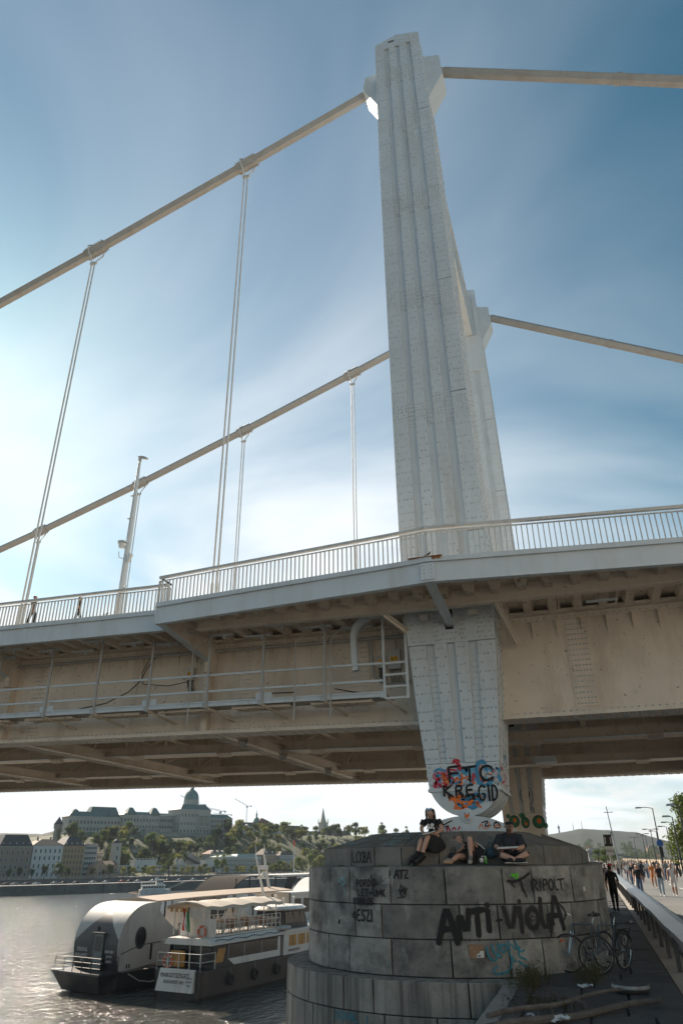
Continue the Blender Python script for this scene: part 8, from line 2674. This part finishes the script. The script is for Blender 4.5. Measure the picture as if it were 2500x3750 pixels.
def pole(label, a, b, r0, r1, name='pole'):
    a, b = Vector(a), Vector(b)
    pts = [a + (b - a) * t + V3(0, 0, .02 * math.sin(t * 9)) + V3(.015 * math.sin(t * 13), .01 * math.cos(t * 7), 0) for t in np.linspace(0, 1, 10)]
    t = thing(name, label, 'pole', tuple(a))
    m = MB(); m.tube(pts, [r0 + (r1 - r0) * k / 9 for k in range(10)], 9); m.build('shaft', M_POLE, t, True)
    return t, pts
p1, pts1 = pole('thicker weathered wooden pole lying across the quay edge', (4.15, -5.95, .06), (1.9, -8.6, .05), .04, .055)
p2, pts2 = pole('thinner weathered pole lashed along the thicker one by the tyre', (3.62, -5.35, .10), (1.9, -8.45, .16), .028, .034)
for k in (4, 6, 8):
    m = MB(); c = (pts1[k] + pts2[k]) / 2
    m.tube([c + V3(.10 * math.cos(a), .02 * math.sin(3 * a), .085 * math.sin(a)) for a in np.linspace(0, 12.6, 30)], .008, 5); tag(m.build('rope', M_POLE, p1), None)
C_LIT = mat('crumpled_litter', (.50, .53, .54), .6, var=.2, scale=20)
def litter(label, c, s, seed):
    rg_ = random.Random(seed)
    m = MB()
    pts = [[V3(c[0] + (i / 4 - .5) * s + rg_.uniform(-.2, .2) * s, c[1] + (j / 4 - .5) * s + rg_.uniform(-.2, .2) * s, c[2] + rg_.uniform(.0, .35) * s) for i in range(5)] for j in range(5)]
    m.loft(pts, False, False)
    o = m.build('litter', C_LIT)
    o.modifiers.new('thick', 'SOLIDIFY').thickness = .004
    return tag(o, label, 'litter', 'litter on the quay')
litter('crumpled pale paper on the ground below the front bicycle wheel', (3.02, -4.6, .01), .16, 1)
litter('small white scrap next to the crumpled paper under the bicycle', (3.14, -4.45, .01), .08, 2)
litter('torn bluish plastic bag at the picture bottom by the poles', (2.75, -7.7, .02), .22, 3)
litter('pale plastic lid by the quay edge left of the poles', (2.35, -7.35, .02), .10, 4)
litter('white crumpled wrapper far up the quay beside the barrier', (4.3, 9.6, .01), .24, 5)
# ---- dry weeds at the pier foot and the quay edge
M_WEED = leaf_mat('dry_weeds', (.11, .085, .045), (.06, .075, .025))
def weeds(label, c, rx, ry, n, h, seed):
    rg_ = np.random.default_rng(seed)
    V, F = [], []
    for _ in range(n):
        x, y = c[0] + rg_.normal() * rx, c[1] + rg_.normal() * ry
        hh = h * rg_.uniform(.4, 1.1)
        a = rg_.uniform(0, 6.28)
        dx, dy = math.cos(a), math.sin(a)
        bx_, by_ = rg_.uniform(-.3, .3) * hh, rg_.uniform(-.3, .3) * hh
        o = len(V)
        w = .0035
        V += [(x - dx * w, y - dy * w, c[2]), (x + dx * w, y + dy * w, c[2]), (x + bx_ * .5 + dx * w * .8, y + by_ * .5 + dy * w * .8, c[2] + hh * .6), (x + bx_ * .5 - dx * w * .8, y + by_ * .5 - dy * w * .8, c[2] + hh * .6), (x + bx_, y + by_, c[2] + hh)]
        F += [(o, o + 1, o + 2, o + 3), (o + 3, o + 2, o + 4)]
        for _k in range(5):
            q = rg_.uniform(.35, 1)
            px, py, pz = x + bx_ * q, y + by_ * q, c[2] + hh * q
            a2 = rg_.uniform(0, 6.28); l = rg_.uniform(.012, .03)
            o = len(V)
            V += [(px, py, pz), (px + l * math.cos(a2), py + l * math.sin(a2), pz + l * .6), (px + l * 1.3 * math.cos(a2 + .4), py + l * 1.3 * math.sin(a2 + .4), pz + l * .2)]
            F.append((o, o + 1, o + 2))
    me = bpy.data.meshes.new('weeds')
    me.from_pydata(V, [], F)
    me.materials.append(M_WEED)
    me.update()
    o = link('weeds', me)
    return tag(o, label, 'weeds', 'dry weeds on the quay', 'stuff')
weeds('dry grass and weeds at the quay edge below the pier', (2.15, -4.9, 0), .14, .45, 170, .34, 1)
weeds('dry grass tuft growing through the front bicycle wheel', (3.15, -3.9, 0), .13, .25, 150, .36, 2)
weeds('weeds along the foot of the pier', (2.05, -3.95, 0), .18, .12, 90, .30, 3)
weeds('weeds in the joints beneath the poles', (2.6, -6.6, 0), .3, .25, 120, .16, 4)

# ---- bridge lamp post
lp = thing('lamp_post', 'tapered steel lamp post with disc lamp and floodlights on the bridge footway', 'lamp post', (-10.1, -1.0, 8.55 + grade(-10)))
m = MB(); m.tube([(0, 0, 0), (0, 0, 1.2), (0, 0, 3.4), (0, 0, 6.35)], [.125, .115, .09, .05], 14); m.build('post', M_STEEL, lp, True, local=True)
m = MB(); m.box(-.09, .06, -.135, -.10, .3, 1.1); m.build('access_door', M_RAIL, lp, local=True)
m = MB(); m.lathe([(.05, -.04), (.17, -.02), (.19, .02), (.08, .07)], (0, 0, 0), 18, 1.15, .85); o = m.build('disc_lamp', M_GREYRAIL, lp, True, local=True); o.location = (.16, -.06, 6.40); o.rotation_euler = (R(20), R(22), 0)
m = MB(); m.lathe([(.06, 6.34), (.06, 6.52)], (-.02, .03, 0), 8); m.build('lamp_neck', M_RAIL, lp, local=True)
for z in (4.0, 4.9): 
    m = MB(); m.lathe([(.085, z), (.085, z + .03)], n=10); m.box(-.16, -.05, -.03, .03, z, z + .03); m.build('clamp_ring', M_RAIL, lp, local=True)
fl = MB(); fl.tube([(-.16, -.12, 2.85), (-.13, -.14, 3.02)], [.09, .16], 12); fl.lathe([(.17, 3.03), (.17, 3.07)], (-.12, -.15, 0), 14); fl.build('floodlight_large', M_STEEL, lp, True, local=True)
m = MB(); m.tube([(-.26, -.1, 2.75), (-.26, -.05, 2.55), (0, -.05, 2.45), (.12, -.05, 2.35), (.25, -.1, 2.3)], .015, 6); m.build('floodlight_yoke', M_RAIL, lp, local=True)
m = MB(); m.tube([(.16, -.1, 2.32), (.26, -.12, 2.58)], [.06, .085], 10); m.build('floodlight_small', M_STEEL, lp, True, local=True)
# ---- birds
def bird(label, loc, rz, s=1.0):
    t = thing('bird', label, 'bird', loc, rz, 'birds on the railing')
    blob([((0, .07 * s, .10 * s), .018 * s), ((0, 0, .10 * s), .042 * s), ((0, -.05 * s, .125 * s), .034 * s), ((0, -.075 * s, .165 * s), .022 * s), ((0, -.085 * s, .185 * s), .024 * s)], 'body', M_BLACK, t, 1, True)
    m = MB(); m.hexa([(-.02 * s, .06 * s, .095 * s), (.02 * s, .06 * s, .095 * s), (.025 * s, .19 * s, .06 * s), (-.025 * s, .19 * s, .06 * s), (-.02 * s, .06 * s, .105 * s), (.02 * s, .06 * s, .105 * s), (.025 * s, .19 * s, .068 * s), (-.025 * s, .19 * s, .068 * s)]); m.build('tail', M_BLACK, t, local=True)
    m = MB(); m.tube([(0, -.105 * s, .186 * s), (0, -.13 * s, .178 * s)], [.007 * s, .001], 5); m.build('beak', M_BLACK, t, local=True)
    for x in (-.015, .015):
        m = MB(); m.tube([(x * s, 0, .07 * s), (x * s, -.01 * s, 0)], .004 * s, 4); m.build('leg', M_BLACK, t, local=True)
bird('dark pigeon perched on the kerb at the rusty bend of the footway', (.80, -4.24, 8.493), R(80), .62)
bird('small dark bird on the handrail left of the step in the railing', (-8.9, LEFT_Y, 9.31 + grade(-8.9)), R(70), .55)
bird('small bird sitting on the kerb of the straight left footway', (-9.4, LEFT_Y - .02, 8.485 + grade(-9.4)), R(110), .55)
# ---- sign 11 on the quay
sg_ = thing('berth_sign', 'black berth sign with a white number 11 above a white plate', 'sign', (4.25, 20.6, 0))
sg_.scale = (1.25, 1.25, 1.08)
m = MB(); m.cyl((0, 0, 0), (0, 0, 2.7), .03, n=8); m.build('post', M_GREYRAIL, sg_, local=True)
m = MB(); m.box(-.15, .15, -.05, -.03, 2.32, 2.80); m.build('number_plate', M_INKB, sg_, local=True)
m = MB(); m.box(-.14, .14, -.05, -.03, 1.95, 2.30); m.build('white_plate', M_PAPER, sg_, local=True)
text('11', .40, (0, -.055, 2.42), (R(90), 0, 0), G_WHITE, sg_)
text('Kikoto', .09, (0, -.055, 2.10), (R(90), 0, 0), M_INKB, sg_)
# ---- street lamps on the right
M_LAMP = mat('dark_lamp_post', (.03, .033, .035), .45, metal=.3)
M_LAMPL = mat('lamp_head_grey', (.30, .31, .32), .4)
def street_lamp(label, x, y, h, arm=1.0, double=False, grp='street lamps along the road'):
    t = thing('street_lamp', label, 'street lamp', (x, y, 0), 0, grp)
    m = MB(); m.tube([(0, 0, 0), (0, 0, h * .5), (0, 0, h)], [.09, .07, .045], 8); m.build('post', M_LAMP, t, True, local=True)
    for s in ((-1, 1) if double else (-1,)):
        m = MB(); m.tube([(0, 0, h), (s * arm * .5, 0, h + .12), (s * arm, 0, h + .1)], .035, 6); m.build('arm', M_LAMP, t, local=True)
        m = MB(); m.hexa([(s * arm - .32, -.13, h + .02), (s * arm + .32, -.13, h + .02), (s * arm + .32, .13, h + .02), (s * arm - .32, .13, h + .02), (s * arm - .25, -.08, h + .16), (s * arm + .25, -.08, h + .16), (s * arm + .25, .08, h + .16), (s * arm - .25, .08, h + .16)]); m.build('lamp_head', M_LAMPL, t, local=True)
street_lamp('tall street lamp at the right edge with a pale lamp head in the tree', 9.6, 38.0, 5.2, .5)
street_lamp('street lamp with a short arm below the tree at right', 10.2, 50.0, 5.0, .5)
street_lamp('street lamp with a long bracket arm over the road, left of the tree', 10.0, 66.0, 6.6, 1.4)
for i, (x, y, h) in enumerate(((12.6, 78, 5.6), (12.9, 88, 5.5), (11.6, 98, 5.5), (13.2, 110, 5.6), (11.9, 124, 5.6), (13.5, 142, 5.8), (12.4, 165, 6.0))):
    street_lamp('dark distant lamp post in the receding row along the road', x, y, h, .8, i % 2 == 0, 'receding row of lamp posts')
mast = thing('signal_mast', 'slim pale signal mast with small cross arm rising above the walkers', 'mast', (6.2, 78, 0))
m = MB(); m.tube([(0, 0, 0), (-.5, 0, 7.6)], [.10, .05], 8); m.build('shaft', M_LAMPL, mast, True, local=True)
m = MB(); m.box(-.9, .2, -.04, .04, 6.9, 6.98); m.box(-.6, -.4, -.15, .15, 4.4, 4.8); m.build('cross_arm', M_LAMPL, mast, local=True)
tri = thing('traffic_signal', 'traffic signal with blue round sign at the roadside', 'traffic signal', (9.6, 60, 0))
m = MB(); m.cyl((0, 0, 0), (0, 0, 2.9), .05, n=8); m.build('post', M_LAMP, tri, local=True)
m = MB(); m.box(-.16, .16, -.14, .1, 2.0, 2.9); m.build('signal_head', M_BLACK, tri, local=True)
m = MB(); m.cyl((0, -.2, 3.2), (0, -.17, 3.2), .30, n=18); m.build('blue_sign', mat('sign_blue', (.02, .10, .32), .4), tri, local=True)
# ---- big tree at the right edge and a few beyond
bigc, Cb = crown_mesh(7.5, 3.0, 9000, .26, 46, 91, base=.16, mat_=leaf_mat('lime_green_leaves', (.075, .11, .02), (.14, .17, .03)))  # crown leaves mixed from two lime greens
bt_me = trunk_mesh(7.5, .22, Cb, 5)
for i, (x, y, s, lab) in enumerate(((12.2, 52, .95, 'large leafy street tree cut by the right picture edge'), (16.4, 64, 1.0, 'street tree behind the large one at the right edge'), (15.9, 80, .85, 'street tree far behind the right lamps'))):
    t = thing('tree', lab, 'tree', (x, y, .1), i * 2.1)
    t.scale = (s, s, s)
    link('crown', bigc, t, True); link('trunk', bt_me, t, True)
for i, (x, y, s) in enumerate(((5.6, 150, .7), (7.0, 180, .8), (4.2, 200, .8))):
    tree(1, (x, y, 0), s, 'small green tree standing beyond the walkers', 'small trees far down the quay')
# ---- building corner at the far right
bl = thing('town_house', 'grey town house with roof terrace at the right picture edge', 'building', (18.2, 74, 0), 0)
m = MB(); m.box(0, 16, 0, 24, 0, 11.2); m.build('wall', F_GREY, bl, local=True)
m = MB(); m.box(-.4, 16, -.4, 24, 11.2, 11.7); m.box(-.1, 16, -.1, 24, 9.6, 9.9); m.build('cornice', F_GREY, bl, local=True)
for z in (1.2, 3.9, 6.6, 9.95):
    for k in range(9): put(win_mesh(1.0, 1.6 if z < 9 else 1.0, F_PALE), bl, -.002, 1.6 + k * 2.6, z, R(-90))
    for k in range(5): put(win_mesh(1.0, 1.6 if z < 9 else 1.0, F_PALE), bl, 1.6 + k * 2.6, -.002, z)
rail(bl, [(0, 0, 11.7), (0, 23, 11.7)], 1.1, 1.2, M_LAMP, 2, 'roof_rail')
# ---- far hills, houses, chain bridge tower
def ridge(name, pts, depth, zb=-6.0, material=M_HILLF, n=60):
    """a hill body: ridge line with flanks before and behind"""
    P = []
    for (a, b) in zip(pts, pts[1:]):
        for k in range(n // len(pts) + 1):
            q = k / (n // len(pts) + 1)
            P.append([a[i] + (b[i] - a[i]) * q for i in range(3)])
    P.append(list(pts[-1]))
    m = MB()
    rings = []
    rg_ = random.Random(len(name) + len(pts))
    for x, y, z in P:
        d = Vector((x - EYE.x, y - EYE.y, 0)).normalized()
        ring = []
        for q, f in ((-1.0, 0), (-.75, .22), (-.5, .48), (-.25, .78), (-.1, .93), (0, 1), (.3, .85), (.8, 0)):
            zz = zb + (z - zb) * f * (1 + (rg_.uniform(-.03, .03) if 0 < f < 1 else rg_.uniform(-.006, .006)))
            ring.append((x + d.x * depth * q, y + d.y * depth * q, zz))
        rings.append(ring)
    m.loft(rings, cap=False, closed=False)
    return tag(m.build(name, material, smooth=True), kind='structure')
ridge('far_hills', [(-420, 900, 17.1), (-240, 985, 19.6), (-120, 1000, 21.5), (-60, 1010, 28.5), (-38, 1014, 31.0), (-10, 1023, 36.0), (25, 1035, 34.1), (60, 1045, 31.0), (85, 1053, 23.4), (115, 1062, 15.9), (200, 1080, 7.0)], 380)
ridge('left_hills', [tuple(bk(a, 520, z)) for a, z in ((-60, 16), (40, 22), (110, 26.5), (150, 28.5), (185, 28.0), (200, 31.5), (230, 29), (320, 24), (420, 18))], 160)
tv = thing('hilltop_mast', 'slim lookout mast on the crest of the far hill', 'mast', (-36, 1014, 30))
m = MB(); m.tube([(0, 0, 0), (0, 0, 6), (0, 0, 11)], [1.1, .8, .5], 8); m.lathe([(1.5, 6.5), (1.6, 8.5), (1.1, 9.2)], n=10); m.build('tower', M_LAMPL, tv, local=True)
for i, x in enumerate((-18, -7)):
    am = thing('antenna_mast', ('left' if i == 0 else 'right') + ' thin antenna on the far hill beside the lookout mast', 'mast', (x, 1022, 34.5))
    m = MB(); m.tube([(0, 0, 0), (0, 0, 9 + 2 * i)], [.5, .2], 6); m.build('rod', M_LAMPL, am, local=True)
# houses on the far slope
rg = random.Random(9)
hp = []
m1 = [F_WHITE, F_PALE, F_GREY, F_PEACH]
hmesh = []
for i in range(4):
    m = MB(); m.box(-3, 3, -2, 2, 0, 3.2); m.cur = 1; hip(m, -3, 3, -2, 2, 3.2, 1.6, 1.8); m.cur = 2
    for k in range(4): m.box(-2.4 + k * 1.4, -1.7 + k * 1.4, -2.03, -2.0, 1.2, 2.2)
    hmesh.append(m.mesh('hill_house', [m1[i], R_RED if i % 2 else R_TILE, M_PANE]))
RIDGE = [(-420, 17.1), (-240, 19.6), (-120, 21.5), (-60, 28.5), (-38, 31.0), (-10, 36.0), (25, 34.1), (60, 31.0), (85, 23.4), (115, 15.9), (200, 7.0)]
def slope_z(x, y):
    zr = interp(RIDGE, x * 1025 / max(y, 1))
    q = (y - 1025) / 380.0
    f = interp([(-1.0, 0), (-.75, .22), (-.5, .48), (-.25, .78), (-.1, .93), (0, 1)], max(-1, q))
    return -6 + (zr + 6) * f
for k in range(64):
    y = rg.uniform(650, 800)
    x = 3.5 + (y + 19.5) * math.tan(R(rg.uniform(-3.2, 4.2)))
    f = max(0.0, (y - 640) / 380.0)
    o = link('hill_house', hmesh[k % 4])
    o.location = (x, y, slope_z(x, y) - .3)
    o.scale = (1.0, 1, rg.uniform(.9, 1.5))
    o.rotation_euler = (0, 0, rg.uniform(-.5, .5))
    tag(o, 'tiny pale house among trees on the far hillside', 'house', 'houses on the far hillside')
Vs, Fs, off = [], [], 0
for k in range(150):
    y = rg.uniform(600, 790)
    x = 3.5 + (y + 19.5) * math.tan(R(rg.uniform(-3.6, 4.6)))
    me = PROTO[rg.choice((0, 4, 1))][0]
    n = len(me.vertices)
    co = np.zeros(n * 3); me.vertices.foreach_get('co', co)
    sc_ = rg.uniform(1.3, 2.4)
    co = co.reshape(-1, 3)[:1600] * sc_ + np.array([x, y, slope_z(x, y) - .8 if y > 645 else -5])
    Vs.append(co)
    Fs.append(np.arange(len(co)).reshape(-1, 4) + off)
    off += len(co)
me = bpy.data.meshes.new('hillside_wood')
me.from_pydata(np.concatenate(Vs).tolist(), [], np.concatenate(Fs).tolist())
me.materials.append(L_DARK)
me.update()
tag(link('hillside_wood', me), 'dark wood between the tiny houses on the far hillside', 'wood', kind='stuff')
m = MB(); m.add([(-160, 430, -6.2), (1.6, 430, -6.2), (140, 430, -3), (140, 640, -3), (-200, 640, -4)], [(0, 1, 2, 3, 4)])
tag(m.build('far_bank_ground', M_HILL), kind='structure')
cb = thing('stone_bridge_tower', 'distant stone tower of the next bridge upstream', 'bridge tower', (4.5, 450, -7), R(8))
M_CB = stone_mat('far_bridge_stone', (.30, .29, .27))
for x in (-4.6, 2.2):
    m = MB(); m.box(x, x + 2.6, -1.5, 1.5, 0, 12.2); m.build('pier_leg', M_CB, cb, local=True)
m = MB(); m.box(-4.6, 4.8, -1.5, 1.5, 9.6, 12.3); m.box(-5.0, 5.2, -1.9, 1.9, 12.3, 13.4); m.box(-4.0, 4.2, -1.2, 1.2, 13.4, 14.0); m.build('lintel', M_CB, cb, local=True)
m = MB(); m.box(-90, 40, -1.0, 1.0, 5.6, 6.6); m.build('roadway', M_LAMP, cb, local=True)
m = MB()
for k in range(46): m.box(-80 + k * 2.6, -79.7 + k * 2.6, -1.0, -.8, 6.6, 7.9 + 4.6 * ((abs(k * 2.6 - 80) / 80) - 1) ** 2)
m.build('bridge_hangers', M_LAMP, cb, local=True)
for s in (-1, 1):
    m = MB(); m.tube([(s * 80 * q * (1 if s < 0 else .5), -1, 7.6 + 5.4 * (1 - q) ** 2) for q in np.linspace(0, 1, 14)], .35, 6); m.build('chain', M_LAMP, cb, local=True)

F_CREAM = stone_mat('cream_limestone', (.68, .63, .55))
# ---- the riverside houses of this bank, behind and beside the camera
for i, (y0, y1, h, wl) in enumerate(((-150, -112, 24, F_CREAM), (-110, -78, 26, F_CREAM), (-76, -44, 23, F_CREAM), (-42, -8, 25, F_CREAM))):
    t = thing('town_house', ['farthest cream riverside town house behind the viewer', 'tallest cream riverside town house behind the viewer', 'cream riverside town house behind the viewer', 'cream riverside town house nearest the bridge, right of the viewer'][i], 'building', (26, y0, 0))
    m = MB(); m.box(0, 14, 0, y1 - y0, 0, h); m.build('wall', wl, t, local=True)
    m = MB(); m.box(-.5, 14.2, -.2, y1 - y0 + .2, h, h + .6); m.build('cornice', wl, t, local=True)
    m = MB(); hip(m, 0, 14, 0, y1 - y0, h + .6, 4, 4); m.build('roof', R_TILE, t, local=True)
    me = win_mesh(1.2, 2.0, F_PALE)
    for z in range(5):
        for k in range(10): put(me, t, -.002, (y1 - y0) * (k + .5) / 10, 1.2 + z * 3.6, R(-90))

# ---- the crowd far down the road: copies of the distant walkers
src = [o for o in list(col.objects) if o.get('group') == 'distant pedestrians on the road']
rg = random.Random(21)
for k in range(64):
    c_ = copy_tree(src[k % len(src)])
    if k < 54:
        c_.location = (rg.uniform(5.6, 11.5), rg.uniform(52, 190), -.02)
    else:
        c_.location = (rg.uniform(2.6, 4.3), rg.uniform(38, 120), 0)
        c_['label'] = 'tiny distant pedestrian on the shaded quay walkway'
        c_['group'] = 'distant pedestrians on the quay'
    c_.rotation_euler = (0, 0, rg.choice((0, 3.14)) + rg.uniform(-.4, .4))
    q = rg.uniform(.94, 1.06)
    c_.scale = (q, q, q)
# ================================================================== HAZE
hz_m = bpy.data.materials.new('river_haze')
hz_m.use_nodes = True
_nt = hz_m.node_tree
_nt.nodes.clear()
_o = _nt.nodes.new('ShaderNodeOutputMaterial')
_v = _nt.nodes.new('ShaderNodeVolumePrincipled')
_v.inputs['Color'].default_value = (.80, .91, 1.0, 1)
_v.inputs['Density'].default_value = 0.00014
_v.inputs['Anisotropy'].default_value = 0.0
_nt.links.new(_v.outputs[0], _o.inputs['Volume'])
m = MB(); m.box(-1000, 1600, -600, 2700, -11, 84)
tag(m.build('haze', hz_m), 'pale thin haze filling the air over the river valley', 'haze', kind='stuff')
